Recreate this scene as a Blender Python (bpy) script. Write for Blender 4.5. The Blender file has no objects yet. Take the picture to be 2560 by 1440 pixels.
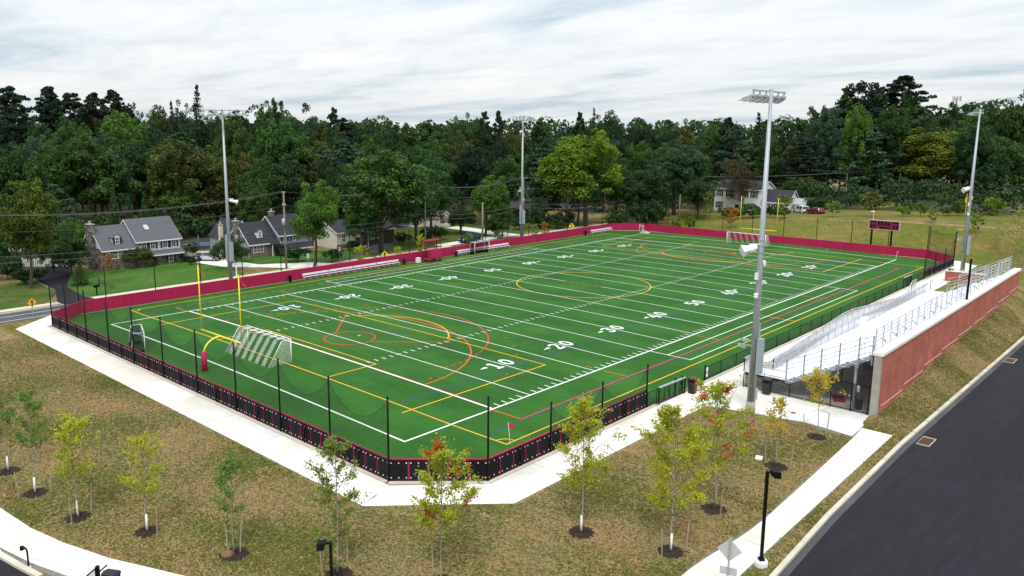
import bpy, math, random
import numpy as np
from mathutils import Vector, Matrix
R = math.radians
scene = bpy.context.scene
COL = scene.collection

# ---------------------------------------------------------------- camera
cam_data = bpy.data.cameras.new('camera')
cam = bpy.data.objects.new('camera', cam_data); COL.objects.link(cam)
scene.camera = cam
def aim(yaw, pitch, roll):
    f = Vector((math.cos(yaw)*math.cos(pitch), math.sin(yaw)*math.cos(pitch), -math.sin(pitch)))
    r = f.cross(Vector((0, 0, 1))).normalized(); u = r.cross(f)
    c, s = math.cos(roll), math.sin(roll)
    r, u = c*r+s*u, -s*r+c*u
    return Matrix((r, u, -f)).transposed()
cam.matrix_world = Matrix.Translation((-43.74994, -39.27703, 21.21918)) @ aim(0.76353, 0.17639, 0.00106).to_4x4()
cam_data.sensor_width = 36.0
cam_data.lens = 1988.21/2560*36
cam_data.shift_x = 107.74/2560
cam_data.shift_y = -38.97/2560
cam_data.clip_start = 0.5; cam_data.clip_end = 6000

# ---------------------------------------------------------------- sky and sun
SUN_EL, SUN_AZ = R(56), R(215)          # azimuth of the sun in the xy plane, from +x
world = bpy.data.worlds.new('World'); scene.world = world; world.use_nodes = True
wn, wl = world.node_tree.nodes, world.node_tree.links
wn.clear()
def W(t, **k):
    n = wn.new(t)
    for a, b in k.items(): setattr(n, a, b)
    return n
out = W('ShaderNodeOutputWorld'); bg = W('ShaderNodeBackground'); bg.inputs['Strength'].default_value = 0.1
sky = W('ShaderNodeTexSky', sky_type='NISHITA', sun_disc=False, sun_elevation=SUN_EL, sun_rotation=R(90)-SUN_AZ, air_density=1.0, dust_density=1.5, ozone_density=1.2)
tc = W('ShaderNodeTexCoord'); sep = W('ShaderNodeSeparateXYZ'); wl.new(tc.outputs['Generated'], sep.inputs[0])
def Wm(op, a, b=None, c=None):
    n = W('ShaderNodeMath', operation=op)
    for i, x in enumerate((a, b, c)):
        if x is None: continue
        if isinstance(x, (int, float)): n.inputs[i].default_value = x
        else: wl.new(x, n.inputs[i])
    return n.outputs[0]
zc = Wm('ADD', Wm('MAXIMUM', sep.outputs[2], 0.0), 0.09)
px, py = Wm('DIVIDE', sep.outputs[0], zc), Wm('DIVIDE', sep.outputs[1], zc)
comb = W('ShaderNodeCombineXYZ'); wl.new(px, comb.inputs[0]); wl.new(py, comb.inputs[1])
def Wnoise(scale, detail, rough, dist, off):
    mp = W('ShaderNodeMapping'); mp.inputs['Location'].default_value = off
    wl.new(comb.outputs[0], mp.inputs[0])
    mp.inputs['Rotation'].default_value = (0, 0, R(-44)); mp.inputs['Scale'].default_value = (1.0, 0.55, 1)
    n = W('ShaderNodeTexNoise'); n.inputs['Scale'].default_value = scale; n.inputs['Detail'].default_value = detail
    n.inputs['Roughness'].default_value = rough; n.inputs['Distortion'].default_value = dist
    wl.new(mp.outputs[0], n.inputs['Vector']); return n.outputs[0]
def Wramp(fac, stops):
    n = W('ShaderNodeValToRGB'); wl.new(fac, n.inputs[0]); e = n.color_ramp.elements
    while len(e) < len(stops): e.new(0.5)
    for el, (p, c) in zip(e, stops): el.position = p; el.color = (*c, 1)
    return n.outputs[0]
SKYK = 10.0
def sk(*c): return tuple(x for x in c)
cl = Wramp(Wnoise(0.75, 7, 0.58, 0.5, (3.1, 0.7, 0)), [(0.33, (.345, .41, .45)), (0.42, (.45, .495, .523)), (0.50, (.53, .552, .565)), (0.58, (.555, .565, .57)), (0.72, (.615, .615, .615))])
cl2 = Wramp(Wnoise(2.1, 6, 0.6, 0.4, (8.2, 4.4, 0)), [(0.36, (.84, .88, .91)), (0.52, (1, 1, 1))])
mul = W('ShaderNodeMix', data_type='RGBA', blend_type='MULTIPLY'); mul.inputs[0].default_value = 0.8
wl.new(cl, mul.inputs[6]); wl.new(cl2, mul.inputs[7])
vs = W('ShaderNodeVectorMath', operation='SCALE'); wl.new(mul.outputs[2], vs.inputs[0])
wl.new(Wm('MULTIPLY', Wm('ADD', Wm('MULTIPLY', Wm('MAXIMUM', sep.outputs[2], 0.0), 1.1), 1.0), SKYK), vs.inputs['Scale'])   # an overcast sky brightens smoothly towards the zenith
mixs = W('ShaderNodeMix', data_type='RGBA'); mixs.inputs[0].default_value = 0.93
wl.new(sky.outputs[0], mixs.inputs[6]); wl.new(vs.outputs[0], mixs.inputs[7])
wl.new(mixs.outputs[2], bg.inputs['Color']); wl.new(bg.outputs[0], out.inputs[0])

sun_d = bpy.data.lights.new('sun', 'SUN'); sun_d.energy = 1.5; sun_d.angle = R(14); sun_d.color = (1.0, 0.965, 0.91)
sun = bpy.data.objects.new('sun', sun_d); COL.objects.link(sun)
sdir = Vector((math.cos(SUN_AZ)*math.cos(SUN_EL), math.sin(SUN_AZ)*math.cos(SUN_EL), math.sin(SUN_EL)))
sun.location = sdir*300; sun.rotation_euler = sdir.to_track_quat('Z', 'Y').to_euler()
vs_ = scene.view_settings
vs_.view_transform = 'Standard'; vs_.look = 'None'; vs_.gamma = 1.0; vs_.exposure = 0.66; vs_.use_curve_mapping = False
scene.cycles.max_bounces = 6; scene.cycles.transparent_max_bounces = 12

# ---------------------------------------------------------------- materials
def bsdf(name):
    m = bpy.data.materials.new(name); m.use_nodes = True
    return m, m.node_tree.nodes, m.node_tree.links, m.node_tree.nodes['Principled BSDF']
def N(nt, t, **k):
    n = nt.new(t)
    for a, b in k.items():
        if a in n.inputs.keys(): n.inputs[a].default_value = b
        else: setattr(n, a, b)
    return n
def pm(name, c1, c2=None, scale=1.0, rough=0.8, metal=0.0, bump=0.0, detail=5, stretch=(1, 1, 1), coords='Object', objcol=0.0, spec=0.3, pos=(0.35, 0.65), fine=0.0, fscale=20):
    """Principled with a noise mix of two colours; objcol mixes the object's own colour tint in by MULTIPLY."""
    m, n, l, b = bsdf(name)
    b.inputs['Roughness'].default_value = rough; b.inputs['Metallic'].default_value = metal
    b.inputs['Specular IOR Level'].default_value = spec
    c2 = c2 or tuple(x*0.82 for x in c1)
    t = N(n, 'ShaderNodeTexCoord'); mp = N(n, 'ShaderNodeMapping'); mp.inputs['Scale'].default_value = stretch
    l.new(t.outputs[coords] if coords != 'World' else N(n, 'ShaderNodeNewGeometry').outputs['Position'], mp.inputs[0])
    no = N(n, 'ShaderNodeTexNoise', Scale=scale, Detail=detail, Roughness=0.6); l.new(mp.outputs[0], no.inputs['Vector'])
    rp = N(n, 'ShaderNodeValToRGB'); l.new(no.outputs[0], rp.inputs[0])
    e = rp.color_ramp.elements; e[0].position, e[1].position = pos; e[0].color = (*c1, 1); e[1].color = (*c2, 1)
    col = rp.outputs[0]
    if fine:
        n2 = N(n, 'ShaderNodeTexNoise', Scale=fscale, Detail=3, Roughness=0.7); l.new(mp.outputs[0], n2.inputs['Vector'])
        r2 = N(n, 'ShaderNodeValToRGB'); l.new(n2.outputs[0], r2.inputs[0])
        e2 = r2.color_ramp.elements; e2[0].position, e2[1].position = 0.3, 0.7; e2[0].color = (1-fine,)*3+(1,); e2[1].color = (1+fine,)*3+(1,)
        mx = N(n, 'ShaderNodeMix', data_type='RGBA', blend_type='MULTIPLY'); mx.inputs[0].default_value = 1
        l.new(col, mx.inputs[6]); l.new(r2.outputs[0], mx.inputs[7]); col = mx.outputs[2]
    if objcol:
        oi = N(n, 'ShaderNodeObjectInfo'); mx = N(n, 'ShaderNodeMix', data_type='RGBA', blend_type='MULTIPLY'); mx.inputs[0].default_value = objcol
        l.new(col, mx.inputs[6]); l.new(oi.outputs['Color'], mx.inputs[7]); col = mx.outputs[2]
    l.new(col, b.inputs['Base Color'])
    if bump:
        bp = N(n, 'ShaderNodeBump', Strength=bump, Distance=0.05)
        nb = N(n, 'ShaderNodeTexNoise', Scale=scale*6, Detail=4); l.new(mp.outputs[0], nb.inputs['Vector'])
        l.new(nb.outputs[0], bp.inputs['Height']); l.new(bp.outputs[0], b.inputs['Normal'])
    return m
def leaf_mat(name, c, trans=0.35, var=0.45, rough=0.65, lo=(.62, .68, .75), hi=(1.25, 1.2, .95)):
    """foliage: per-leaf colour spread round the object's own colour"""
    m, n, l, b = bsdf(name)
    oi = N(n, 'ShaderNodeObjectInfo'); ge = N(n, 'ShaderNodeNewGeometry')
    rp = N(n, 'ShaderNodeValToRGB'); l.new(ge.outputs['Random Per Island'], rp.inputs[0])
    e = rp.color_ramp.elements; e[0].position = 0; e[1].position = 1
    e[0].color = (1-var, 1-var, 1-var*0.6, 1); e[1].color = (1+var*1.1, 1+var*0.9, 1-var*0.3, 1)
    mx = N(n, 'ShaderNodeMix', data_type='RGBA', blend_type='MULTIPLY'); mx.inputs[0].default_value = 1
    l.new(oi.outputs['Color'], mx.inputs[6]); l.new(rp.outputs[0], mx.inputs[7])
    mx2 = N(n, 'ShaderNodeMix', data_type='RGBA', blend_type='MULTIPLY'); mx2.inputs[0].default_value = 1
    l.new(mx.outputs[2], mx2.inputs[6])
    no = N(n, 'ShaderNodeTexNoise', Scale=0.32, Detail=2); l.new(ge.outputs['Position'], no.inputs['Vector'])
    r2 = N(n, 'ShaderNodeValToRGB'); l.new(no.outputs[0], r2.inputs[0]); e = r2.color_ramp.elements
    e[0].position, e[1].position = .35, .68; e[0].color = (*lo, 1); e[1].color = (*hi, 1)
    l.new(r2.outputs[0], mx2.inputs[7])
    mx3 = N(n, 'ShaderNodeMix', data_type='RGBA', blend_type='MULTIPLY'); mx3.inputs[0].default_value = 1
    l.new(mx2.outputs[2], mx3.inputs[6]); mx3.inputs[7].default_value = (*c, 1)
    l.new(mx3.outputs[2], b.inputs['Base Color']); b.inputs['Roughness'].default_value = rough; b.inputs['Specular IOR Level'].default_value = 0.25
    tr = N(n, 'ShaderNodeBsdfTranslucent'); l.new(mx3.outputs[2], tr.inputs['Color'])
    ms = N(n, 'ShaderNodeMixShader'); ms.inputs[0].default_value = trans
    l.new(b.outputs[0], ms.inputs[1]); l.new(tr.outputs[0], ms.inputs[2]); l.new(ms.outputs[0], n['Material Output'].inputs[0])
    return m
def sheer(name, c, alpha):
    """a net too fine to resolve: part of the light goes through"""
    m, n, l, b = bsdf(name)
    b.inputs['Base Color'].default_value = (*c, 1); b.inputs['Roughness'].default_value = 0.9
    t = N(n, 'ShaderNodeTexCoord'); no = N(n, 'ShaderNodeTexNoise', Scale=1.5, Detail=2); l.new(t.outputs['Object'], no.inputs['Vector'])
    mr = N(n, 'ShaderNodeMapRange'); l.new(no.outputs[0], mr.inputs[0]); mr.inputs[3].default_value = alpha*0.85; mr.inputs[4].default_value = alpha*1.15
    l.new(mr.outputs[0], b.inputs['Alpha']); return m
def turf_mat():
    m, n, l, b = bsdf('turf fibres')
    ge = N(n, 'ShaderNodeNewGeometry'); b.inputs['Roughness'].default_value = 0.85; b.inputs['Specular IOR Level'].default_value = 0.15
    def noise(sc, st, lo, hi, a, c, det=4):
        mp = N(n, 'ShaderNodeMapping'); mp.inputs['Scale'].default_value = st; l.new(ge.outputs['Position'], mp.inputs[0])
        no = N(n, 'ShaderNodeTexNoise', Scale=sc, Detail=det, Roughness=0.65); l.new(mp.outputs[0], no.inputs['Vector'])
        r = N(n, 'ShaderNodeValToRGB'); l.new(no.outputs[0], r.inputs[0]); e = r.color_ramp.elements
        e[0].position, e[1].position = lo, hi; e[0].color = (*a, 1); e[1].color = (*c, 1); return r.outputs[0]
    def mul(a, c):
        mx = N(n, 'ShaderNodeMix', data_type='RGBA', blend_type='MULTIPLY'); mx.inputs[0].default_value = 1
        l.new(a, mx.inputs[6]); l.new(c, mx.inputs[7]); return mx.outputs[2]
    c = noise(0.11, (1, 1, 1), .35, .65, (.0165, .086, .0095), (.031, .122, .0155))
    c = mul(c, noise(1.0, (1.5, .25, 1), .3, .7, (.86, .88, .86), (1.12, 1.1, 1.1)))
    c = mul(c, noise(9.0, (1.6, .5, 1), .3, .7, (.7, .74, .7), (1.32, 1.26, 1.3), 3))
    sx = N(n, 'ShaderNodeSeparateXYZ'); l.new(ge.outputs['Position'], sx.inputs[0])
    pg = N(n, 'ShaderNodeMath', operation='PINGPONG'); l.new(sx.outputs[0], pg.inputs[0]); pg.inputs[1].default_value = 4.572
    r = N(n, 'ShaderNodeValToRGB'); dv = N(n, 'ShaderNodeMath', operation='DIVIDE'); l.new(pg.outputs[0], dv.inputs[0]); dv.inputs[1].default_value = 4.572; l.new(dv.outputs[0], r.inputs[0])
    e = r.color_ramp.elements; e[0].position, e[1].position = .49, .51; e[0].color = (.95, .955, .95, 1); e[1].color = (1.05, 1.045, 1.05, 1); c = mul(c, r.outputs[0])
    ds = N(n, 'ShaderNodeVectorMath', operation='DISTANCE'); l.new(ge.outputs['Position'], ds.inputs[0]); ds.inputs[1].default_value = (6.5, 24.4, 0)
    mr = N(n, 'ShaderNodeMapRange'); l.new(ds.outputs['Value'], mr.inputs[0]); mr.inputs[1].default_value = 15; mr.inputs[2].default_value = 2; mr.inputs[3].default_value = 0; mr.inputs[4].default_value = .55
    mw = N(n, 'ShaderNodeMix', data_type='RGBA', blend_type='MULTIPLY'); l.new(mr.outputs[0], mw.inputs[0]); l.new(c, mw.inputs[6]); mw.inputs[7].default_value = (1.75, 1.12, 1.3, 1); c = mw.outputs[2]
    l.new(c, b.inputs['Base Color'])
    bp = N(n, 'ShaderNodeBump', Strength=0.5, Distance=0.04); no = N(n, 'ShaderNodeTexNoise', Scale=30, Detail=3); l.new(ge.outputs['Position'], no.inputs['Vector'])
    l.new(no.outputs[0], bp.inputs['Height']); l.new(bp.outputs[0], b.inputs['Normal'])
    return m
def grass_mat(name, lush, mid, dry, bare, dryness=0.5, stretch=(1, .35, 1), rot=0):
    m, n, l, b = bsdf(name)
    ge = N(n, 'ShaderNodeNewGeometry'); b.inputs['Roughness'].default_value = 0.95; b.inputs['Specular IOR Level'].default_value = 0.1
    def noise(sc, st, det=6, rg=.65, off=(0, 0, 0)):
        mp = N(n, 'ShaderNodeMapping'); mp.inputs['Scale'].default_value = st; mp.inputs['Location'].default_value = off; mp.inputs['Rotation'].default_value = (0, 0, rot)
        l.new(ge.outputs['Position'], mp.inputs[0])
        no = N(n, 'ShaderNodeTexNoise', Scale=sc, Detail=det, Roughness=rg); l.new(mp.outputs[0], no.inputs['Vector']); return no.outputs[0]
    def ramp(f, st):
        r = N(n, 'ShaderNodeValToRGB'); l.new(f, r.inputs[0]); e = r.color_ramp.elements
        while len(e) < len(st): e.new(.5)
        for el, (p, c) in zip(e, st): el.position = p; el.color = (*c, 1)
        return r.outputs[0]
    def mixc(f, a, c, mode='MIX'):
        mx = N(n, 'ShaderNodeMix', data_type='RGBA', blend_type=mode)
        if isinstance(f, float): mx.inputs[0].default_value = f
        else: l.new(f, mx.inputs[0])
        for i, x in ((6, a), (7, c)):
            if isinstance(x, tuple): mx.inputs[i].default_value = (*x, 1)
            else: l.new(x, mx.inputs[i])
        return mx.outputs[2]
    d = dryness
    big = noise(0.22, stretch, 8, .7)
    col = ramp(big, [(.62-d*.42, lush), (.72-d*.42, mid), (.86-d*.42, dry)])
    col = mixc(ramp(noise(0.3, (1, 1, 1), 7, .75, (7, 3, 0)), [(.60, (0, 0, 0)), (.68, (1, 1, 1))]), col, bare)
    col = mixc(1.0, col, ramp(noise(1.6, (1, .7, 1), 5, .7), [(.3, (.68, .74, .7)), (.7, (1.34, 1.26, 1.3))]), 'MULTIPLY')
    col = mixc(1.0, col, ramp(noise(6.5, (1, .75, 1), 4, .75), [(.32, (.45, .52, .45)), (.68, (1.62, 1.5, 1.6))]), 'MULTIPLY')
    l.new(col, b.inputs['Base Color'])
    bp = N(n, 'ShaderNodeBump', Strength=0.8, Distance=0.08); l.new(noise(16, (1, 1, 1), 3), bp.inputs['Height']); l.new(bp.outputs[0], b.inputs['Normal'])
    return m
def brick_mat(name, c1, c2, mortar, bw=.203, bh=.068):
    m, n, l, b = bsdf(name)
    t = N(n, 'ShaderNodeTexCoord'); br = N(n, 'ShaderNodeTexBrick', Scale=1.0)
    br.inputs['Color1'].default_value = (*c1, 1); br.inputs['Color2'].default_value = (*c2, 1); br.inputs['Mortar'].default_value = (*mortar, 1)
    br.inputs['Brick Width'].default_value = bw; br.inputs['Row Height'].default_value = bh; br.inputs['Mortar Size'].default_value = .006; br.inputs['Bias'].default_value = 0
    sx = N(n, 'ShaderNodeSeparateXYZ'); l.new(t.outputs['Object'], sx.inputs[0]); cx = N(n, 'ShaderNodeCombineXYZ')
    ad = N(n, 'ShaderNodeMath', operation='ADD'); l.new(sx.outputs[0], ad.inputs[0]); l.new(sx.outputs[1], ad.inputs[1])
    l.new(ad.outputs[0], cx.inputs[0]); l.new(sx.outputs[2], cx.inputs[1]); l.new(cx.outputs[0], br.inputs['Vector'])
    no = N(n, 'ShaderNodeTexNoise', Scale=0.6, Detail=6); l.new(t.outputs['Object'], no.inputs['Vector'])
    r = N(n, 'ShaderNodeValToRGB'); l.new(no.outputs[0], r.inputs[0]); e = r.color_ramp.elements
    e[0].position, e[1].position = .3, .7; e[0].color = (.76, .78, .82, 1); e[1].color = (1.14, 1.12, 1.08, 1)
    mx = N(n, 'ShaderNodeMix', data_type='RGBA', blend_type='MULTIPLY'); mx.inputs[0].default_value = 1
    l.new(br.outputs[0], mx.inputs[6]); l.new(r.outputs[0], mx.inputs[7]); l.new(mx.outputs[2], b.inputs['Base Color'])
    b.inputs['Roughness'].default_value = .95; b.inputs['Specular IOR Level'].default_value = .08
    bp = N(n, 'ShaderNodeBump', Strength=.6, Distance=.01); bp.invert = True; l.new(br.outputs['Fac'], bp.inputs['Height']); l.new(bp.outputs[0], b.inputs['Normal'])
    return m
def stone_mat(name, c1, c2, mortar, scale=2.2):
    m, n, l, b = bsdf(name)
    t = N(n, 'ShaderNodeTexCoord'); mp = N(n, 'ShaderNodeMapping'); mp.inputs['Scale'].default_value = (1, 1, 1.7); l.new(t.outputs['Object'], mp.inputs[0])
    vo = N(n, 'ShaderNodeTexVoronoi', Scale=scale); l.new(mp.outputs[0], vo.inputs['Vector'])
    ve = N(n, 'ShaderNodeTexVoronoi', Scale=scale, feature='DISTANCE_TO_EDGE'); l.new(mp.outputs[0], ve.inputs['Vector'])
    sp = N(n, 'ShaderNodeSeparateColor'); l.new(vo.outputs['Color'], sp.inputs[0])
    r = N(n, 'ShaderNodeValToRGB'); l.new(sp.outputs[0], r.inputs[0]); e = r.color_ramp.elements; e[0].color = (*c1, 1); e[1].color = (*c2, 1)
    e[0].position, e[1].position = .2, .9
    r2 = N(n, 'ShaderNodeValToRGB'); l.new(ve.outputs['Distance'], r2.inputs[0]); e = r2.color_ramp.elements; e[0].position, e[1].position = .03, .08
    mx = N(n, 'ShaderNodeMix', data_type='RGBA'); l.new(r2.outputs[0], mx.inputs[0]); mx.inputs[6].default_value = (*mortar, 1); l.new(r.outputs[0], mx.inputs[7])
    l.new(mx.outputs[2], b.inputs['Base Color']); b.inputs['Roughness'].default_value = .9
    bp = N(n, 'ShaderNodeBump', Strength=.8, Distance=.04); l.new(ve.outputs['Distance'], bp.inputs['Height']); l.new(bp.outputs[0], b.inputs['Normal'])
    return m
def row_mat(name, c, h, dark=.6, rough=.8, axis=2):
    """lap siding / shingle courses: lines across the object's z (or slope) axis"""
    m, n, l, b = bsdf(name)
    t = N(n, 'ShaderNodeTexCoord'); sx = N(n, 'ShaderNodeSeparateXYZ'); l.new(t.outputs['Object'], sx.inputs[0])
    md = N(n, 'ShaderNodeMath', operation='PINGPONG'); l.new(sx.outputs[axis], md.inputs[0]); md.inputs[1].default_value = h/2
    r = N(n, 'ShaderNodeValToRGB'); l.new(md.outputs[0], r.inputs[0]); e = r.color_ramp.elements; e[0].position, e[1].position = 0, min(1, h*.25)
    e[0].color = tuple(x*dark for x in c)+(1,); e[1].color = (*c, 1)
    no = N(n, 'ShaderNodeTexNoise', Scale=3.0, Detail=6, Roughness=.7); l.new(t.outputs['Object'], no.inputs['Vector'])
    r2 = N(n, 'ShaderNodeValToRGB'); l.new(no.outputs[0], r2.inputs[0]); e = r2.color_ramp.elements; e[0].position, e[1].position = .3, .7
    e[0].color = (.78, .78, .8, 1); e[1].color = (1.2, 1.2, 1.18, 1)
    mx = N(n, 'ShaderNodeMix', data_type='RGBA', blend_type='MULTIPLY'); mx.inputs[0].default_value = 1
    l.new(r.outputs[0], mx.inputs[6]); l.new(r2.outputs[0], mx.inputs[7]); l.new(mx.outputs[2], b.inputs['Base Color']); b.inputs['Roughness'].default_value = rough
    return m

M = {}
M['turf'] = turf_mat()
M['white_line'] = pm('white turf fibre', (.74, .75, .73), (.62, .65, .62), 3, .9, bump=.2)
M['yellow_line'] = pm('yellow turf fibre', (.75, .44, .045), (.62, .36, .04), 3, .9)
M['orange_line'] = pm('orange turf fibre', (.62, .115, .02), (.48, .1, .02), 3, .9)
M['red_line'] = pm('red turf fibre', (.56, .05, .03), (.44, .05, .03), 3, .9)
M['blue_line'] = pm('blue turf fibre', (.018, .05, .17), (.02, .07, .13), 3, .9)
M['concrete'] = pm('broom finished concrete', (.72, .715, .70), (.62, .595, .52), .35, .9, bump=.15, coords='World', objcol=1.0, fine=.07, fscale=3.5)
M['kerb'] = pm('kerb concrete', (.56, .53, .44), (.46, .42, .33), .4, .9, bump=.2, coords='World')
M['joint'] = pm('joint sealant', (.20, .185, .165), (.15, .14, .125), 2, .95)
M['asphalt'] = pm('fresh asphalt', (.0105, .0102, .0150), (.0205, .020, .0265), .16, .85, bump=.3, coords='World', fine=.22, fscale=2.2, stretch=(.12, 1, 1), pos=(.3, .72), spec=.2)
M['old_asphalt'] = pm('worn asphalt', (.055, .056, .062), (.085, .085, .09), .3, .9, coords='World', fine=.15, fscale=4)
M['lawn'] = grass_mat('dry lawn', (.052, .084, .012), (.112, .102, .024), (.235, .175, .082), (.30, .195, .11), .74, (1, .22, 1))
M['green_lawn'] = grass_mat('green lawn', (.036, .105, .015), (.052, .130, .020), (.090, .135, .03), (.08, .11, .03), .5, (.3, 1, 1))
M['dull_lawn'] = grass_mat('dull lawn', (.045, .085, .016), (.075, .105, .022), (.14, .125, .035), (.15, .11, .04), .5, (.5, 1, 1))  # duller, browner greens than the green lawn
M['bank_grass'] = grass_mat('grass bank', (.085, .12, .018), (.125, .125, .026), (.19, .145, .05), (.2, .13, .06), .52, (.6, .25, 1))
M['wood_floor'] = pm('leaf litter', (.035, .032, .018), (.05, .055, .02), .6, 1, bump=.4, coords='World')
M['mulch'] = pm('bark mulch', (.028, .017, .014), (.055, .035, .028), 14, 1, bump=.9, detail=6)
M['soil'] = pm('bare red soil', (.22, .11, .055), (.16, .085, .045), 5, 1, bump=.6)
M['crimson'] = pm('crimson vinyl pad', (.385, .0115, .068), (.345, .0105, .06), .5, .55, spec=.3, objcol=1.0)
M['crimson_dark'] = pm('dark crimson vinyl', (.22, .012, .042), (.18, .01, .035), .5, .6)
M['black_board'] = pm('black pad backing', (.0055, .0055, .0075), (.009, .009, .012), 2, .7, spec=.12, objcol=1.0)
M['bolt'] = pm('white plastic washer', (.75, .75, .74), (.55, .55, .55), 10, .5)
M['black_metal'] = pm('black powder coat', (.004, .004, .0045), (.006, .006, .0065), 3, .55, spec=.15)
M['galv'] = pm('galvanised steel', (.34, .375, .40), (.42, .455, .48), 1.5, .5, .35, fine=.06, fscale=6, stretch=(3, 3, .4))
M['galv_box'] = pm('grey painted box', (.27, .32, .35), (.31, .36, .39), 2, .5)
M['alu'] = pm('mill aluminium', (.80, .81, .84), (.70, .71, .75), 1.2, .45, .15, fine=.05, fscale=4)
M['alu_rail'] = pm('anodised rail', (.50, .52, .56), (.58, .6, .64), 2, .4, .4)
M['steel_grey'] = pm('grey steel beam', (.21, .25, .27), (.25, .29, .31), 1.5, .6)
M['brick'] = brick_mat('red brick', (.27, .050, .034), (.50, .118, .075), (.50, .33, .27))
M['cap'] = pm('cast stone cap', (.74, .72, .69), (.66, .63, .58), .6, .8)
M['pier'] = pm('raw concrete pier', (.36, .34, .30), (.28, .26, .22), 1.2, .9, bump=.3)
M['goal_yellow'] = pm('yellow powder coat', (.80, .66, .02), (.74, .6, .02), 1, .4, spec=.5)
M['white_paint'] = pm('white paint', (.80, .80, .79), (.70, .70, .69), 2, .5)
M['white_cord'] = pm('white net cord', (.75, .76, .74), (.6, .62, .6), 3, .9)
M['black_cord'] = pm('black net cord', (.03, .035, .03), (.02, .02, .02), 3, .9)
M['netting'] = sheer('black ball netting', (.004, .008, .006), .24)
M['chain'] = sheer('black chain link mesh', (.006, .008, .008), .42)
M['windscreen'] = sheer('light mesh infill', (.42, .42, .44), .45)
M['lax_net'] = sheer('white lacrosse net', (.78, .78, .76), .75)
M['dark_net'] = sheer('black goal net', (.006, .012, .008), .5)
M['bin_brown'] = pm('dark brown bin plastic', (.022, .019, .018), (.03, .026, .024), 4, .5)
M['bin_grey'] = pm('grey barrel plastic', (.05, .055, .06), (.07, .075, .08), 4, .6)
M['bin_blue'] = pm('blue barrel plastic', (.05, .09, .16), (.04, .07, .12), 4, .6)
M['wood_pole'] = pm('weathered pole wood', (.29, .25, .20), (.21, .18, .145), 2, .9, stretch=(4, 4, .5), bump=.3)
M['stake'] = pm('stake wood', (.36, .30, .23), (.27, .22, .17), 3, .9, stretch=(4, 4, .5))
M['wire'] = pm('overhead cable', (.10, .10, .105), (.08, .08, .085), 3, .6)
M['bark'] = pm('grey brown bark', (.085, .07, .055), (.05, .042, .034), 4, 1, stretch=(3, 3, .6), bump=.6)
M['pale_bark'] = pm('pale sapling bark', (.33, .30, .25), (.20, .17, .14), 5, .9, stretch=(2, 2, 3))
M['guard'] = pm('white trunk guard', (.78, .77, .75), (.7, .68, .66), 6, .6)
M['red_flag'] = pm('red flag cloth', (.62, .03, .05), (.5, .03, .04), 4, .8)
M['ribbon'] = pm('orange wind ribbon', (.62, .09, .04), (.5, .08, .04), 4, .8)
M['sign_yellow'] = pm('yellow sign face', (.75, .62, .02), (.7, .55, .02), 2, .5)
M['sign_amber'] = pm('amber sign face', (.75, .42, .02), (.7, .4, .02), 2, .5)
M['sign_back'] = pm('bare aluminium sign back', (.50, .49, .47), (.44, .43, .41), 2, .6)
M['fade_green'] = pm('green turf edge', (.02, .22, .07), (.02, .18, .06), 2, .9)
M['glass'] = pm('dark window glass', (.03, .038, .045), (.05, .06, .07), 1.5, .12, spec=.6)
M['curtain_glass'] = pm('window glass over curtain', (.12, .20, .19), (.05, .07, .075), 1.0, .2, spec=.5)
M['white_trim'] = pm('white trim paint', (.74, .74, .75), (.68, .68, .69), 2, .6)
M['pale_siding'] = row_mat('pale lap siding', (.60, .60, .66), .2, .8)
M['grey_siding'] = row_mat('grey lap siding', (.26, .27, .30), .2, .75)
M['white_siding'] = row_mat('white lap siding', (.66, .66, .66), .2, .8)
M['cream_siding'] = row_mat('cream siding', (.58, .55, .47), .2, .85)
M['brown_shingle'] = row_mat('brown wood shingle', (.075, .055, .045), .25, .6)
M['roof_grey'] = row_mat('grey roof shingle', (.088, .092, .106), .28, .8)
M['roof_dark'] = row_mat('dark roof shingle', (.017, .019, .029), .28, .75)
M['roof_brown'] = row_mat('mottled brown roof shingle', (.17, .14, .13), .3, .6)
M['roof_pale'] = row_mat('pale roof', (.34, .35, .36), .3, .85)
M['shutter'] = pm('dark blue shutter', (.016, .018, .03), (.022, .024, .036), 4, .6)
M['shutter_blue'] = pm('blue shutter', (.02, .06, .12), (.02, .05, .1), 4, .6)
M['stone'] = stone_mat('field stone', (.075, .06, .05), (.26, .235, .20), (.10, .09, .08), 2.0)
M['stone_warm'] = stone_mat('warm field stone', (.11, .085, .06), (.25, .2, .15), (.15, .13, .1), 2.6)
M['red_brick_small'] = brick_mat('chimney brick', (.3, .07, .05), (.36, .1, .07), (.4, .3, .25))
M['door_yellow'] = pm('yellow door paint', (.42, .36, .10), (.4, .34, .1), 2, .5)
M['tyre'] = pm('tyre rubber', (.012, .012, .012), (.018, .018, .018), 4, .8)
M['rim'] = pm('alloy rim', (.45, .46, .47), (.4, .4, .41), 4, .3, .8)
M['lamp_red'] = pm('red lamp lens', (.4, .015, .015), (.35, .01, .01), 4, .2)
M['lamp_clear'] = pm('clear lamp lens', (.6, .62, .64), (.5, .52, .54), 4, .15)
M['score_panel'] = pm('scoreboard maroon', (.24, .014, .042), (.21, .012, .038), 1, .5)
M['score_digit'] = pm('unlit digit window', (.012, .006, .012), (.016, .008, .016), 2, .3)
M['cart_red'] = pm('crimson cart frame', (.28, .012, .02), (.22, .01, .02), 2, .5)
M['cart_pad'] = pm('crimson cart cover', (.43, .016, .085), (.4, .014, .075), 1, .6)
M['blade'] = leaf_mat('grass blade', (1, 1, 1), .3, .16, .9, (.82, .95, .85), (1.2, 1.02, 1.12))
M['leaf'] = leaf_mat('leaf', (1, 1, 1))
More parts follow.
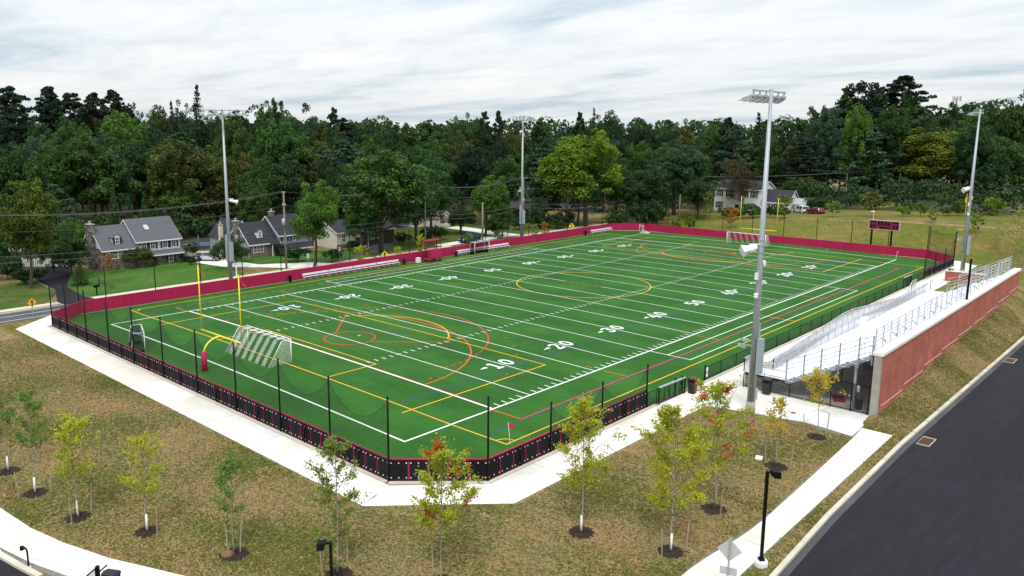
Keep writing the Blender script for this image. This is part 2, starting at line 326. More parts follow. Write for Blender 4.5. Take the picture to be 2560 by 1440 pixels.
M['young_leaf'] = leaf_mat('young leaf', (1, 1, 1), .5, .25, .6, (.9, .92, .95), (1.1, 1.08, .98))
M['needle'] = leaf_mat('needle', (1, 1, 1), .12, .4, .7)
M['rust'] = pm('rusty grate', (.10, .04, .025), (.16, .07, .04), 6, .9)
M['umbrella'] = pm('blue canvas', (.07, .11, .15), (.06, .09, .13), 3, .8)

# ---------------------------------------------------------------- helpers
def tag(o, label=None, cat=None, group=None, kind=None):
    if label: o['label'] = label
    if cat: o['category'] = cat
    if group: o['group'] = group
    if kind: o['kind'] = kind
    return o
def thing(name, label, cat, loc=(0, 0, 0), rz=0.0, group=None):
    o = bpy.data.objects.new(name, None); COL.objects.link(o)
    o.empty_display_size = 0.2; o.location = loc; o.rotation_euler = (0, 0, rz)
    return tag(o, label, cat, group)
def link(name, me, mat=None, parent=None, loc=None, rz=0.0, color=None):
    if mat is not None and not me.materials: me.materials.append(M[mat] if isinstance(mat, str) else mat)
    o = bpy.data.objects.new(name, me); COL.objects.link(o)
    if parent is not None: o.parent = parent
    if loc is not None: o.location = loc
    if rz: o.rotation_euler = (0, 0, rz)
    if color is not None: o.color = (*color, 1)
    return o
def dup(root, loc=None, rz=None, label=None, group=None, scale=None, parent=None):
    c = root.copy(); COL.objects.link(c)
    if parent is not None: c.parent = parent
    if loc is not None: c.location = loc
    if rz is not None: c.rotation_euler = (0, 0, rz)
    if scale is not None: c.scale = scale
    if label: c['label'] = label
    if group: c['group'] = group
    for ch in list(root.children): dup(ch, parent=c)
    return c
class MB:
    def __init__(s): s.v = []; s.f = []
    def add(s, vs, fs):
        b = len(s.v); s.v.extend([tuple(x) for x in vs]); s.f.extend([tuple(b+i for i in f) for f in fs]); return s
    def box(s, x0, y0, z0, x1, y1, z1):
        return s.add([(x0, y0, z0), (x1, y0, z0), (x1, y1, z0), (x0, y1, z0), (x0, y0, z1), (x1, y0, z1), (x1, y1, z1), (x0, y1, z1)],
                     [(0, 3, 2, 1), (4, 5, 6, 7), (0, 1, 5, 4), (1, 2, 6, 5), (2, 3, 7, 6), (3, 0, 4, 7)])
    def cbox(s, c, sx, sy, sz): return s.box(c[0]-sx/2, c[1]-sy/2, c[2]-sz/2, c[0]+sx/2, c[1]+sy/2, c[2]+sz/2)
    def beam(s, p, q, w, h=None, up=(0, 0, 1)):
        h = w if h is None else h
        p, q = Vector(p), Vector(q); d = (q-p).normalized(); u = Vector(up)
        if abs(d.dot(u)) > .99: u = Vector((0, 1, 0))
        r = d.cross(u).normalized()*(w/2); t = r.cross(d).normalized()*(h/2)
        vs = [a+b+c for a in (p, q) for b, c in ((-r, -t), (r, -t), (r, t), (-r, t))]
        return s.add(vs, [(0, 1, 2, 3), (7, 6, 5, 4), (0, 4, 5, 1), (1, 5, 6, 2), (2, 6, 7, 3), (3, 7, 4, 0)])
    def cone(s, p, q, r0, r1, n=8, caps=True):
        p, q = Vector(p), Vector(q); d = (q-p).normalized(); u = Vector((0, 0, 1)) if abs(d.z) < .95 else Vector((1, 0, 0))
        a = d.cross(u).normalized(); b = d.cross(a)
        vs = []
        for c, r in ((p, r0), (q, r1)):
            for i in range(n):
                t = 2*math.pi*i/n; vs.append(c+a*(r*math.cos(t))+b*(r*math.sin(t)))
        fs = [(i, (i+1) % n, n+(i+1) % n, n+i) for i in range(n)]
        if caps: fs += [tuple(range(n))[::-1], tuple(range(n, 2*n))]
        return s.add(vs, fs)
    def tube(s, pts, r, n=6, closed=False, caps=True):
        pts = [Vector(p) for p in pts]; k = len(pts); rs = r if isinstance(r, (list, tuple)) else [r]*k
        base = len(s.v); prev = None
        for i, p in enumerate(pts):
            if closed: d = (pts[(i+1) % k]-pts[i-1]).normalized()
            else: d = (pts[min(i+1, k-1)]-pts[max(i-1, 0)]).normalized()
            if prev is None: u = Vector((0, 0, 1)) if abs(d.z) < .9 else Vector((1, 0, 0)); a = d.cross(u).normalized()
            else: a = (prev-d*prev.dot(d)).normalized()
            prev = a; b = d.cross(a)
            for j in range(n):
                t = 2*math.pi*j/n; s.v.append(tuple(p+a*(rs[i]*math.cos(t))+b*(rs[i]*math.sin(t))))
        for i in range(k if closed else k-1):
            o1, o2 = base+i*n, base+((i+1) % k)*n
            for j in range(n): s.f.append((o1+j, o1+(j+1) % n, o2+(j+1) % n, o2+j))
        if caps and not closed: s.f += [tuple(base+j for j in range(n))[::-1], tuple(base+(k-1)*n+j for j in range(n))]
        return s
    def prism(s, poly, z0, z1):
        n = len(poly)
        return s.add([(x, y, z0) for x, y in poly]+[(x, y, z1) for x, y in poly],
                     [tuple(range(n))[::-1], tuple(range(n, 2*n))]+[(i, (i+1) % n, n+(i+1) % n, n+i) for i in range(n)])
    def extrude(s, poly3, off):
        """closed solid from a planar polygon and an offset vector"""
        n = len(poly3); o = Vector(off); P = [Vector(p) for p in poly3]
        return s.add(P+[p+o for p in P], [tuple(range(n))[::-1], tuple(range(n, 2*n))]+[(i, (i+1) % n, n+(i+1) % n, n+i) for i in range(n)])
    def lathe(s, prof, c=(0, 0, 0), n=12):
        b = len(s.v)
        for r, z in prof:
            for j in range(n):
                t = 2*math.pi*j/n; s.v.append((c[0]+r*math.cos(t), c[1]+r*math.sin(t), c[2]+z))
        for i in range(len(prof)-1):
            for j in range(n): s.f.append((b+i*n+j, b+i*n+(j+1) % n, b+(i+1)*n+(j+1) % n, b+(i+1)*n+j))
        s.f += [tuple(b+j for j in range(n))[::-1], tuple(b+(len(prof)-1)*n+j for j in range(n))]
        return s
    def sphere(s, c, r, n=10, m=6, sz=1.0):
        return s.lathe([(max(r*math.sin(math.pi*i/m), 1e-3), -r*sz*math.cos(math.pi*i/m)) for i in range(m+1)], c, n)
    def mesh(s, name, smooth=False):
        me = bpy.data.meshes.new(name); me.from_pydata(s.v, [], s.f); me.update()
        if smooth: me.polygons.foreach_set('use_smooth', [True]*len(me.polygons))
        return me
    def build(s, name, mat, parent=None, smooth=False, loc=None, rz=0.0, color=None):
        return link(name, s.mesh(name, smooth), mat, parent, loc, rz, color)
def np_mesh(name, V, F):
    me = bpy.data.meshes.new(name); k = F.shape[1]
    me.vertices.add(len(V)); me.loops.add(F.size); me.polygons.add(len(F))
    me.vertices.foreach_set('co', np.ascontiguousarray(V, np.float32).ravel())
    me.loops.foreach_set('vertex_index', np.ascontiguousarray(F, np.int32).ravel())
    me.polygons.foreach_set('loop_start', np.arange(0, F.size, k, dtype=np.int32))
    me.update(calc_edges=True); return me
def rnd(seed): return random.Random(seed)
# ---------------------------------------------------------------- terrain
def smooth(t):
    t = np.clip(t, 0, 1); return t*t*(3-2*t)
def ground(x, y):
    """height of the land: flat round the field, a grass bank beyond the far end and along the back of the brick wall"""
    x, y = np.asarray(x, float), np.asarray(y, float)
    crest = np.interp(y, [-60, -5, 5, 12, 20, 27, 34, 41, 48, 56], [4.7, 4.7, 4.6, 4.3, 3.9, 3.3, 2.4, 1.3, .5, 0])
    crest2 = np.interp(y, [-60, -5, 5, 12, 20, 30, 45, 56, 72], [4.7, 4.7, 4.6, 4.3, 3.9, 3.0, 2.0, 1.5, 0])
    s = smooth((x-116)/16); crest = crest*(1-s)+crest2*s
    bank = crest*smooth((x-107)/17)
    back = 0
    zb = np.interp(x, [16, 19, 24, 32, 43, 55, 68, 80, 95, 110], [0, .2, .4, 1.0, 1.5, 1.75, 2.4, 2.9, 3.6, 4.5])
    strip = np.where((y < -21.7) & (y > -40), zb*smooth((y+25.0)/2.9), 0)
    hill = np.where((x > 70.4) & (y > -21.7), zb*smooth((-11.8-y)/9)*smooth((x-70.4)/3), 0)
    hill = np.where((x > 70.4) & (y <= -21.7), np.maximum(strip, zb*smooth((y+25)/2.9)), hill)
    far = np.where(x > 96, smooth((x-100)/10)*bank, 0)
    return np.maximum.reduce([far+back, strip, hill])-0.03
def gz(x, y): return float(ground(x, y))
def lines(parts):
    s = set()
    for a, b, d in parts:
        k = max(1, int(round((b-a)/d)))
        for i in range(k+1): s.add(round(a+(b-a)*i/k, 3))
    return np.array(sorted(s))
gx = lines([(-2500, -200, 400), (-200, -50, 25), (-50, 14, 4), (14, 72, 1.0), (72, 130, 1.0), (130, 220, 6), (220, 500, 40), (500, 3000, 500)])
gy = lines([(-2500, -200, 400), (-200, -40, 20), (-40, -27, 3), (-27, -19, .35), (-19, -8, .8), (-8, 60, 3), (60, 220, 10), (220, 500, 40), (500, 3000, 500)])
GX, GY = np.meshgrid(gx, gy); GZ = ground(GX, GY)
nx, ny = len(gx), len(gy)
idx = np.arange(nx*ny).reshape(ny, nx)
me = np_mesh('ground', np.stack([GX, GY, GZ], -1).reshape(-1, 3), np.stack([idx[:-1, :-1], idx[:-1, 1:], idx[1:, 1:], idx[1:, :-1]], -1).reshape(-1, 4))
me.polygons.foreach_set('use_smooth', [True]*len(me.polygons))
tag(link('ground', me, 'lawn'), 'dry brown green grass ground spreading round the sports field', kind='structure')

def sheet(name, poly, z, mat, label, kind='structure', sub=0):
    """a flat laid surface; with sub, follows the land at that height above it"""
    mb = MB()
    if not sub: mb.add([(x, y, z) for x, y in poly], [tuple(range(len(poly)))])
    else:
        (x0, y0), (x1, y1) = poly
        nx, ny = max(1, int((x1-x0)/sub)), max(1, int((y1-y0)/sub))
        for j in range(ny+1):
            for i in range(nx+1):
                x, y = x0+(x1-x0)*i/nx, y0+(y1-y0)*j/ny; mb.v.append((x, y, gz(x, y)+z))
        for j in range(ny):
            for i in range(nx): k = j*(nx+1)+i; mb.f.append((k, k+1, k+nx+2, k+nx+1))
    return tag(mb.build(name, mat, smooth=bool(sub)), label, kind=kind)
sheet('grass_bank', ((106.2, -24), (176, 56)), .02, 'bank_grass', 'mown olive grass bank rising behind the far end wall', sub=2)
sheet('grass_bank', ((70.6, -24.9), (106.2, -11.6)), .02, 'bank_grass', 'grass slope between the grandstand end and the far fence', sub=1)
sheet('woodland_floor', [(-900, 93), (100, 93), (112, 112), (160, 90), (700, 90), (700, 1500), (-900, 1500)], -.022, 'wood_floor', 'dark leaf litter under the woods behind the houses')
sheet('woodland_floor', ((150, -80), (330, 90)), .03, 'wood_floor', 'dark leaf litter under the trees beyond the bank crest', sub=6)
sheet('front_lawn', [(-5.2, 66), (18, 66), (19.2, 74), (18, 84.2), (3, 84.2), (.2, 86), (-4.6, 75)], -.012, 'green_lawn', 'bright green front lawn before the grey roofed stone house')
sheet('front_lawn', [(24, 66), (47, 66), (45, 75), (38, 79.2), (26.4, 79.2), (24, 84), (23, 73)], -.012, 'green_lawn', 'bright green front lawn before the dark roofed house')
sheet('front_lawn', [(-60, 65.6), (-10.3, 65.6), (-6.6, 72), (-6, 84), (-60, 84)], -.014, 'dull_lawn', 'dull lawn at the driveway edge by the bend in the road')
sheet('front_lawn', [(47.4, 67.6), (110, 67.6), (110, 92), (47.4, 92)], -.016, 'dull_lawn', 'shaded yard grass under the big maples along the road')
sheet('street', [(-220, 57.9), (118, 57.9), (132, 70), (150, 110), (142, 112), (124, 76), (112, 63.4), (-10, 63.0), (-220, 62.5)], -.012, 'old_asphalt', 'two lane street running behind the crimson wall')
sheet('driveway', [(-9.9, 63.0), (-4.6, 63.0), (-5.3, 66.6), (-4.4, 75), (.3, 86.5), (2.2, 93.5), (-2.9, 93.5), (-5.5, 84), (-6.3, 74), (-8.6, 66.6)], -.002, 'asphalt', 'narrow black driveway leading up to the white picket fence')
sheet('driveway', [(27.5, 63.2), (34, 63.4), (31, 68.3), (24, 72.5), (22.6, 82.5), (17.8, 82.5), (19.0, 74), (23, 69.5)], -.004, 'concrete', 'pale concrete drive with the silver hatchback parked on it')
sheet('driveway', [(37, 67.0), (46.8, 67.6), (52, 73.5), (62, 78.5), (60, 80.5), (50, 77), (43, 71)], -.003, 'old_asphalt', 'grey driveway curving through the shaded yard')
sheet('driveway', [(59, 65.6), (82, 66), (84, 86), (79.5, 86), (77.5, 69.5), (59, 68.2)], -.003, 'concrete', 'pale driveway before the cream garage')
mb = MB()
for x0, x1, y in ((-220, 110, 61.15), (-220, 110, 58.75)): mb.add([(x0, y-.06, -.005), (x1, y-.06, -.005), (x1, y+.06, -.005), (x0, y+.06, -.005)], [(0, 1, 2, 3)])
for k, o in enumerate((0, 1)):
    pass
tag(mb.build('street_marking', 'white_line'), 'white lane lines on the street', kind='structure')
mb = MB()
for a, b in ((-220, -9.0), (-4.9, 28.5), (33.5, 60), (80, 112)): mb.box(a, 63.05, -.05, b, 63.25, .1); mb.box(a, 64.1, -.05, b, 65.4, .03)
mb.box(-12, 57.75, -.05, 118, 57.9, .08)
tag(mb.build('street_kerb', 'kerb'), 'pale kerb and narrow walk along the street', kind='structure')

# ---------------------------------------------------------------- turf and its markings
W_ = 48.768; CY = W_/2; YD = .9144
def zt(y): return .236*max(0.0, 1-((y-CY)/CY)**2)
OCT = [(-13.75, -4.0), (-9.7, -8.2), (100.6, -8.2), (105.1, -3.4), (105.1, 51.8), (100.8, 56.3), (-9.6, 56.3), (-13.75, 52.2)]
def oct_x(y):
    a, b = OCT[0][0], OCT[3][0]
    if y < -4: a = -13.75+(-4-y)/4.2*4.05; b = 105.1-(-3.4-y)/4.8*4.5
    if y > 52: a = -13.75+(y-52.2)/4.1*4.15; b = 105.1-(y-51.8)/4.5*4.3
    return max(a, -13.75), min(b, 105.1)
ys = sorted(set([-8.2, -4, -3.4, 51.8, 52.2, 56.3]+[round(CY+i*1.2192, 4) for i in range(-20, 21)]))
mb = MB()
for y in ys:
    a, b = oct_x(y)
    for i in range(13): mb.v.append((a+(b-a)*i/12, y, zt(y)))
for j in range(len(ys)-1):
    for i in range(12): k = j*13+i; mb.f.append((k, k+1, k+14, k+13))
turf = tag(mb.build('turf_field', 'turf'), 'green artificial turf football field painted with lines of several sports', kind='structure')
LZ = {'white_line': .016, 'yellow_line': .012, 'orange_line': .008, 'red_line': .0105, 'blue_line': .0045}
def line(name, pts, w, mat, closed=False, dz=0, step=1.2):
    """a painted ribbon along pts that hugs the crowned turf"""
    P = []
    pts = [Vector((x, y)) for x, y in pts]
    if closed: pts.append(pts[0])
    for a, b in zip(pts[:-1], pts[1:]):
        n = max(1, int((b-a).length/step))
        for i in range(n): P.append(a+(b-a)*(i/n))
    P.append(pts[-1])
    mb = MB(); k = len(P); z = LZ[mat]+dz
    for i, p in enumerate(P):
        if closed and i in (0, k-1): d1, d2 = (P[1]-P[0]).normalized(), (P[-1]-P[-2]).normalized()
        else: d1 = (P[min(i+1, k-1)]-P[min(i, k-2)]).normalized(); d2 = (P[max(i, 1)]-P[max(i-1, 0)]).normalized()
        d = (d1+d2).normalized(); nrm = Vector((-d.y, d.x)); m = max(.5, d.dot(d1))
        for s in (1, -1):
            q = p+nrm*(s*w/2/m); mb.v.append((q.x, q.y, zt(q.y)+z))
    for i in range(k-1): mb.f.append((2*i, 2*i+1, 2*i+3, 2*i+2))
    return mb.build(name, mat, turf)
def arc(cx, cy, r, a0, a1, n=40): return [(cx+r*math.cos(R(a0+(a1-a0)*i/n)), cy+r*math.sin(R(a0+(a1-a0)*i/n))) for i in range(n+1)]
def dashes(name, a, b, w, mat, on, off, dz=0):
    a, b = Vector(a), Vector(b); L = (b-a).length; d = (b-a)/L; t = 0
    while t < L:
        line(name, [tuple(a+d*t), tuple(a+d*min(t+on, L))], w, mat, dz=dz); t += on+off
# football
line('field_border', [(-9.144, 0), (100.584, 0), (100.584, W_), (-9.144, W_)], .17, 'white_line', closed=True, dz=.0005)
for i in range(0, 21):
    x = i*5*YD
    if i == 10:
        line('yard_line', [(x, .12), (x, 21.4)], .11, 'white_line'); line('yard_line', [(x, 27.3), (x, W_-.12)], .11, 'white_line')
        dashes('halfway_dash', (x, 21.8), (x, 27.1), .12, 'orange_line', .7, .35)
    else: line('goal_line' if i in (0, 20) else 'yard_line', [(x, .12), (x, W_-.12)], .2 if i in (0, 20) else .11, 'white_line')
hm = None
for i in range(1, 100):
    if i % 5 == 0:
        for y in (16.26, 32.51): line('hash_cross', [(i*YD-.3, y), (i*YD+.3, y)], .11, 'white_line', dz=.0006)
        continue
    for y in (16.26, 32.51):
        line('hash_mark', [(i*YD, y-.305), (i*YD, y+.305)], .11, 'white_line')
    for y in (.45, W_-.45): line('sideline_tick', [(i*YD, y-.3), (i*YD, y+.3)], .11, 'white_line')
# yard numbers: slab digits drawn as thick strokes, 1.83 m tall
def ell(cx, cy, rx, ry, a0, a1, n=14): return [(cx+rx*math.cos(R(a0+(a1-a0)*i/n)), cy+ry*math.sin(R(a0+(a1-a0)*i/n))) for i in range(n+1)]
DIG = {
 '0': [ell(.61, .915, .40, .72, 0, 360, 22)],
 '1': [[(.62, .12), (.62, 1.66)], [(.22, .12), (1.02, .12)], [(.62, 1.66), (.25, 1.36)]],
 '2': [ell(.60, 1.28, .38, .38, 170, -20, 12)+[(.85, .95), (.24, .14)], [(.16, .14), (1.06, .14)], [(1.0, .1), (1.0, .42)]],
 '3': [ell(.58, 1.30, .37, .34, 165, -90, 12), ell(.58, .52, .42, .38, 90, -165, 14)],
 '4': [[(.84, .1), (.84, 1.7), (.14, .62), (1.14, .62)], [(.55, .1), (1.12, .1)]],
 '5': [[(1.02, 1.66), (.30, 1.66), (.26, .96)], ell(.58, .62, .43, .46, 110, -150, 14)],
}
def digit_mesh(ch, x0, y0, fx, fy, parent_name):
    """one painted digit; (x0,y0) its lower corner, fx fy the signs of its own axes on the field"""
    mb = MB()
    for st in DIG[ch]:
        closed = st[0] == st[-1] or (Vector(st[0])-Vector(st[-1])).length < 1e-6
        P = [Vector(p) for p in st]; k = len(P)
        b = len(mb.v)
        for i, p in enumerate(P):
            d1 = (P[min(i+1, k-1)]-P[min(i, k-2)]).normalized(); d2 = (P[max(i, 1)]-P[max(i-1, 0)]).normalized()
            if closed and i in (0, k-1): d1, d2 = (P[1]-P[0]).normalized(), (P[-1]-P[-2]).normalized()
            d = (d1+d2).normalized(); nr = Vector((-d.y, d.x)); mm = max(.6, d.dot(d1))
            for s in (1, -1):
                q = p+nr*(s*.145/mm); X, Y = x0+fx*q.x, y0+fy*q.y; mb.v.append((X, Y, zt(Y)+.0195))
        for i in range(k-1):
            f = (b+2*i, b+2*i+1, b+2*i+3, b+2*i+2); mb.f.append(f if fx*fy > 0 else f[::-1])
    return mb
for side in (0, 1):
    for n in range(10, 100, 10):
        lab = str(n if n <= 50 else 100-n); x = n*YD
        fx, fy, y0 = (1, 1, 6.45) if side == 0 else (-1, -1, W_-6.45)
        # tens digit to the reader's left of the line, zero to the right
        for k, ch in enumerate(lab):
            xl = x+fx*(-.22-1.22) if k == 0 else x+fx*.22
            digit_mesh(ch, xl, y0, fx, fy, 'n').build('number_digit', 'white_line', turf)
        if n != 50:
            s = -1 if n < 50 else 1
            ax = x+s*1.72; yc = y0+fy*1.05; mb = MB()
            mb.add([(ax, yc-.24, zt(yc)+.0195), (ax, yc+.24, zt(yc)+.0195), (ax+s*.95, yc-.06*fy, zt(yc)+.0195)], [(0, 1, 2)]); mb.build('number_arrow', 'white_line', turf)
# team boxes
for y1, y2, s in ((-2.0, -4.37, -1), (W_+1.95, W_+4.0, 1)):
    line('team_box_line', [(22.86, y1), (68.58, y1)], .12, 'white_line'); line('team_box_line', [(22.86, s*.1+(0 if s < 0 else W_)), (22.86, y2), (68.58, y2), (68.58, s*.1+(0 if s < 0 else W_))], .12, 'white_line', dz=.0004)
# soccer
XA, XB = -4.6, 96.04
line('soccer_border', [(XA, -5.38), (XB, -5.38), (XB, 54.1), (XA, 54.1)], .12, 'yellow_line', closed=True, dz=.0003)
for x, s in ((XA, 1), (XB, -1)):
    line('soccer_box', [(x-s*1.0, 4.28), (x+s*16.5, 4.28), (x+s*16.5, 44.4), (x-s*1.0, 44.4)], .12, 'yellow_line')
    line('soccer_goal_area', [(x, 15.3), (x+s*5.6, 15.3), (x+s*5.6, 33.6), (x, 33.6)], .12, 'yellow_line', dz=.0006)
    a = arc(x+s*11, CY, 9.2, -53, 53) if s > 0 else arc(x-11, CY, 9.2, 127, 233)
    line('penalty_arc', a, .12, 'yellow_line', dz=.0009, step=.9)
    for y, a0 in ((-5.38, 0), (54.1, -90)):
        sg = {(1, 0): (0, 90), (1, -90): (-90, 0), (-1, 0): (90, 180), (-1, -90): (180, 270)}[(s, a0)]
        line('corner_arc', arc(x, y, .95, *sg, 12), .11, 'yellow_line', dz=.0012, step=.4)
line('center_circle', arc(45.72, CY, 9.22, 0, 360, 80)[:-1], .12, 'yellow_line', closed=True, dz=.0006, step=.9)
for y in ((-5.38, -1.1), (54.1, W_+1.1)): line('soccer_halfway', [(45.2, y[0]), (45.2, y[1])], .11, 'yellow_line', dz=.0013)
line('penalty_mark', [(6.3, CY+.15), (6.3, CY-.15)], .3, 'yellow_line', dz=.0016)
# field hockey (orange) and lacrosse (red, blue)
for y, s in ((-3.02, -1), (51.8, 1)):
    if s < 0:
        line('hockey_sideline', [(-.25, y), (91.69, y)], .13, 'red_line'); line('lacrosse_sideline', [(-4.4, y-.14), (95.8, y-.14)], .13, 'blue_line')
    else:
        dashes('hockey_dash', (-.25, y), (91.69, y), .12, 'orange_line', .75, .75); line('lacrosse_sideline', [(-4.4, y+.14), (95.8, y+.14)], .12, 'blue_line')
for x in (-.18, 91.62):
    line('hockey_end_line', [(x, -3.02), (x, -.1)], .13, 'orange_line', dz=.0025); line('hockey_end_line', [(x, W_+.1), (x, 51.8)], .13, 'orange_line', dz=.0025)
    line('hockey_end_line', [(x+(.32 if x < 9 else -.32), .1), (x+(.32 if x < 9 else -.32), W_-.1)], .1, 'red_line', dz=.0018)
for x in (14.3, 31.5, 60, 77.1):
    for y in ((-3.0, -.4), (.75, 1.45), (W_+.4, 51.7)): line('hockey_side_mark', [(x, y[0]), (x, y[1])], .12, 'orange_line', dz=.0032)
dashes('hockey_dash', (31.5, -5.3), (31.5, -3.2), .11, 'orange_line', .6, .4, dz=.0034)
for gx_, s in ((0, 1), (91.44, -1)):
    t1, t2 = CY-1.83, CY+1.83
    if s > 0:
        line('striking_circle', arc(0, t1, 14.63, -90, 0, 30)+arc(0, t2, 14.63, 0, 40, 14), .13, 'orange_line', dz=.0005)
        for a in range(42, 90, 5): line('striking_circle_dash', arc(0, t2, 14.63, a, a+3, 3), .12, 'orange_line', dz=.0005)
    else: line('striking_circle', arc(91.44, t1, 14.63, 270, 180, 30)+arc(91.44, t2, 14.63, 180, 90, 30), .13, 'orange_line', dz=.0005)
    c = (5.05, CY) if s > 0 else (86.39, CY)
    line('goal_circle', arc(*c, 2.6, 0, 360, 40)[:-1], .14, 'red_line', closed=True, dz=.0008, step=.4)
    for sg in (1, -1):
        line('fan_line', [(c[0]+s*(.3 if sg > 0 else .55), c[1]+sg*2.75), (c[0]+s*5.85, c[1]+sg*8.35)], .15, 'red_line', dz=.0004)
    a0 = 55
    line('fan_arc', arc(*c, 10.3, -a0, a0-40, 30) if s > 0 else arc(*c, 10.3, 180-a0, 180+a0, 40), .14, 'red_line', dz=.0012)
    if s > 0:
        for a in range(16, 56, 4): line('fan_arc_dash', arc(*c, 10.3, a, a+2.6, 3), .14, 'orange_line', dz=.0012)
        line('outer_fan', arc(*c, 14.25, -62, 12, 40), .14, 'red_line', dz=.0016)
        for a in list(range(14, 92, 4)): line('outer_fan_dash', arc(*c, 14.25, a, a+2.6, 3), .13, 'orange_line', dz=.0016)
        for a in range(-92, -63, 4): line('outer_fan_dash', arc(*c, 14.25, a, a+2.6, 3), .13, 'red_line', dz=.0016)
    else:
        for a in range(92, 268, 4): line('outer_fan_dash', arc(*c, 14.25, a, a+2.6, 3), .13, 'orange_line', dz=.0016)
    for q in ((11.35, -11.4), (9.55, -14.0), (7.4, -16.2), (2.3, -19.4), (11.35, 11.4), (9.55, 14.0), (7.4, 16.2), (-3.4, -15.6)):
        line('fan_hash', [(c[0]+s*q[0]-.15, c[1]+q[1]), (c[0]+s*q[0]+.15, c[1]+q[1])], .16, 'orange_line', dz=.002)
    cb = (9.85, CY+.35) if s > 0 else (91.44-9.85, CY)
    line('crease_circle', arc(*cb, 2.75, 0, 360, 40)[:-1], .12, 'blue_line', closed=True, dz=.0006, step=.4)
for y in (6.0, W_-6.0): line('lacrosse_alley', [(-4.1, y), (95.5, y)], .15, 'blue_line')
for x, y in ((-.1, 10.9), (-.1, 13.3), (-.1, 38)): line('hockey_end_tick', [(x+.2, y), (x+.5, y)], .12, 'red_line', dz=.003)

# ---------------------------------------------------------------- paving
rg = rnd(11)
def paving(name, label, base_poly):
    mb = MB(); mb.prism(base_poly, -.14, -.018)
    return tag(mb.build(name, 'joint'), label, kind='structure')
def slab(parent, poly, name='slab'):
    k = rg.uniform(.88, 1.04); w = rg.uniform(-.015, .03)
    cx = sum(p[0] for p in poly)/len(poly); cy = sum(p[1] for p in poly)/len(poly); q = []
    for x, y in poly:
        d = math.hypot(x-cx, y-cy); q.append((x-(x-cx)/d*.024, y-(y-cy)/d*.024))
    MB().prism(q, -.10, rg.uniform(-.001, .001)).build(name, 'concrete', parent, color=(k+w, k, k-w*1.6))
walk = paving('walkway', 'wide pale concrete walkway along the near end fence', [(-17.2, -5.4), (-10.9, -11.5), (19, -11.5), (19, -8.4), (-9.8, -8.45), (-14.0, -4.1), (-14.0, 52.4), (-9.7, 57.4), (-12.2, 58.4), (-17.2, 54.2)])
ycuts = [54.2-.0, 49.9, 43.8, 37.7, 31.6, 25.5, 19.4, 13.3, 7.2, 1.1, -4.9]
slab(walk, [(-17.2, 54.2), (-14.6, 52.6), (-10.0, 57.3), (-12.2, 58.4)])
for a, b in zip(ycuts[:-1], ycuts[1:]): slab(walk, [(-17.2, b), (-14.35, b), (-14.35, a if a < 54 else 52.5), (-17.2, a)])
slab(walk, [(-17.2, -5.4), (-14.35, -4.35), (-14.35, -4.9+.0), (-17.2, -4.9)][::-1])
slab(walk, [(-17.2, -5.4), (-14.35, -4.5), (-11.1, -7.6), (-12.9, -9.55)]); slab(walk, [(-12.9, -9.55), (-11.1, -7.6), (-9.9, -8.75), (-10.9, -11.5)])
xc = [-10.9, -5.8, -.4, 4.0, 8.6, 12.2, 18.9]
for i, (a, b) in enumerate(zip(xc[:-1], xc[1:])): slab(walk, [(a, -11.5), (b, -11.5), (b, -8.72), (a if i else -9.9, -8.72)])
kerb = MB()
kerb.prism([(-14.33, -4.0), (-14.05, -4.0), (-14.05, 52.3), (-14.33, 52.3)], -.1, .05); kerb.prism([(-14.33, -4.3), (-9.95, -8.72), (-9.75, -8.5), (-14.05, -4.1)], -.1, .052)
kerb.prism([(-9.9, -8.7), (9.5, -8.7), (9.5, -8.45), (-9.8, -8.45)], -.1, .05); kerb.prism([(17.6, -8.7), (100.5, -8.7), (100.5, -8.45), (17.6, -8.45)], -.1, .05)
kerb.prism([(-14.3, 52.6), (-9.75, 57.05), (-9.6, 56.85), (-14.05, 52.3)], -.1, .05)
for a in ((-9.6, 56.36, 100.8, 56.6), ): kerb.box(a[0], a[1], -.1, a[2], a[3], .06)
kerb.box(105.15, -3.4, -.1, 105.4, 51.8, .06)
kerb.prism([(100.8, 56.36), (105.15, 51.8), (105.35, 51.9), (100.9, 56.6)], -.1, .061); kerb.prism([(100.6, -8.3), (105.15, -3.4), (105.4, -3.5), (100.7, -8.6)], -.1, .061)
tag(kerb.build('turf_kerb', 'kerb'), 'low concrete kerb edging the turf under the fences', kind='structure')
plaza = paving('plaza', 'pale concrete forecourt before the grandstand end', [(12.2, -11.5), (19, -11.5), (19, -21.5), (18.6, -21.9), (15.5, -21.95), (13.35, -22.3), (12.9, -20.6), (13.9, -18.5)])
slab(plaza, [(12.2, -11.5), (18.9, -11.5), (18.9, -15.2), (13.2, -15.2)]); slab(plaza, [(13.2, -15.2), (18.9, -15.2), (18.9, -18.5), (13.9, -18.5)])
slab(plaza, [(13.9, -18.5), (18.9, -18.5), (18.9, -21.6), (15.5, -21.95), (13.45, -22.0), (13.75, -20.2)])
conc = paving('concourse', 'concrete concourse strip between low fence and grandstand', [(18.9, -8.7), (101, -8.7), (105.6, -3.9), (107.4, -7.2), (103.3, -11.3), (84, -11.4), (84, -21.6), (18.9, -21.6)])
xs_ = [18.9+i*6.1 for i in range(14)]
for a, b in zip(xs_[:-1], xs_[1:]): slab(conc, [(a, -11.4), (b, -11.4), (b, -8.72), (a, -8.72)]); slab(conc, [(a, -21.5), (b, -21.5), (b, -11.4), (a, -11.4)])
slab(conc, [(98.2, -11.35), (103.3, -11.3), (107.4, -7.2), (105.6, -4.1), (101.0, -8.72), (98.2, -8.72)])
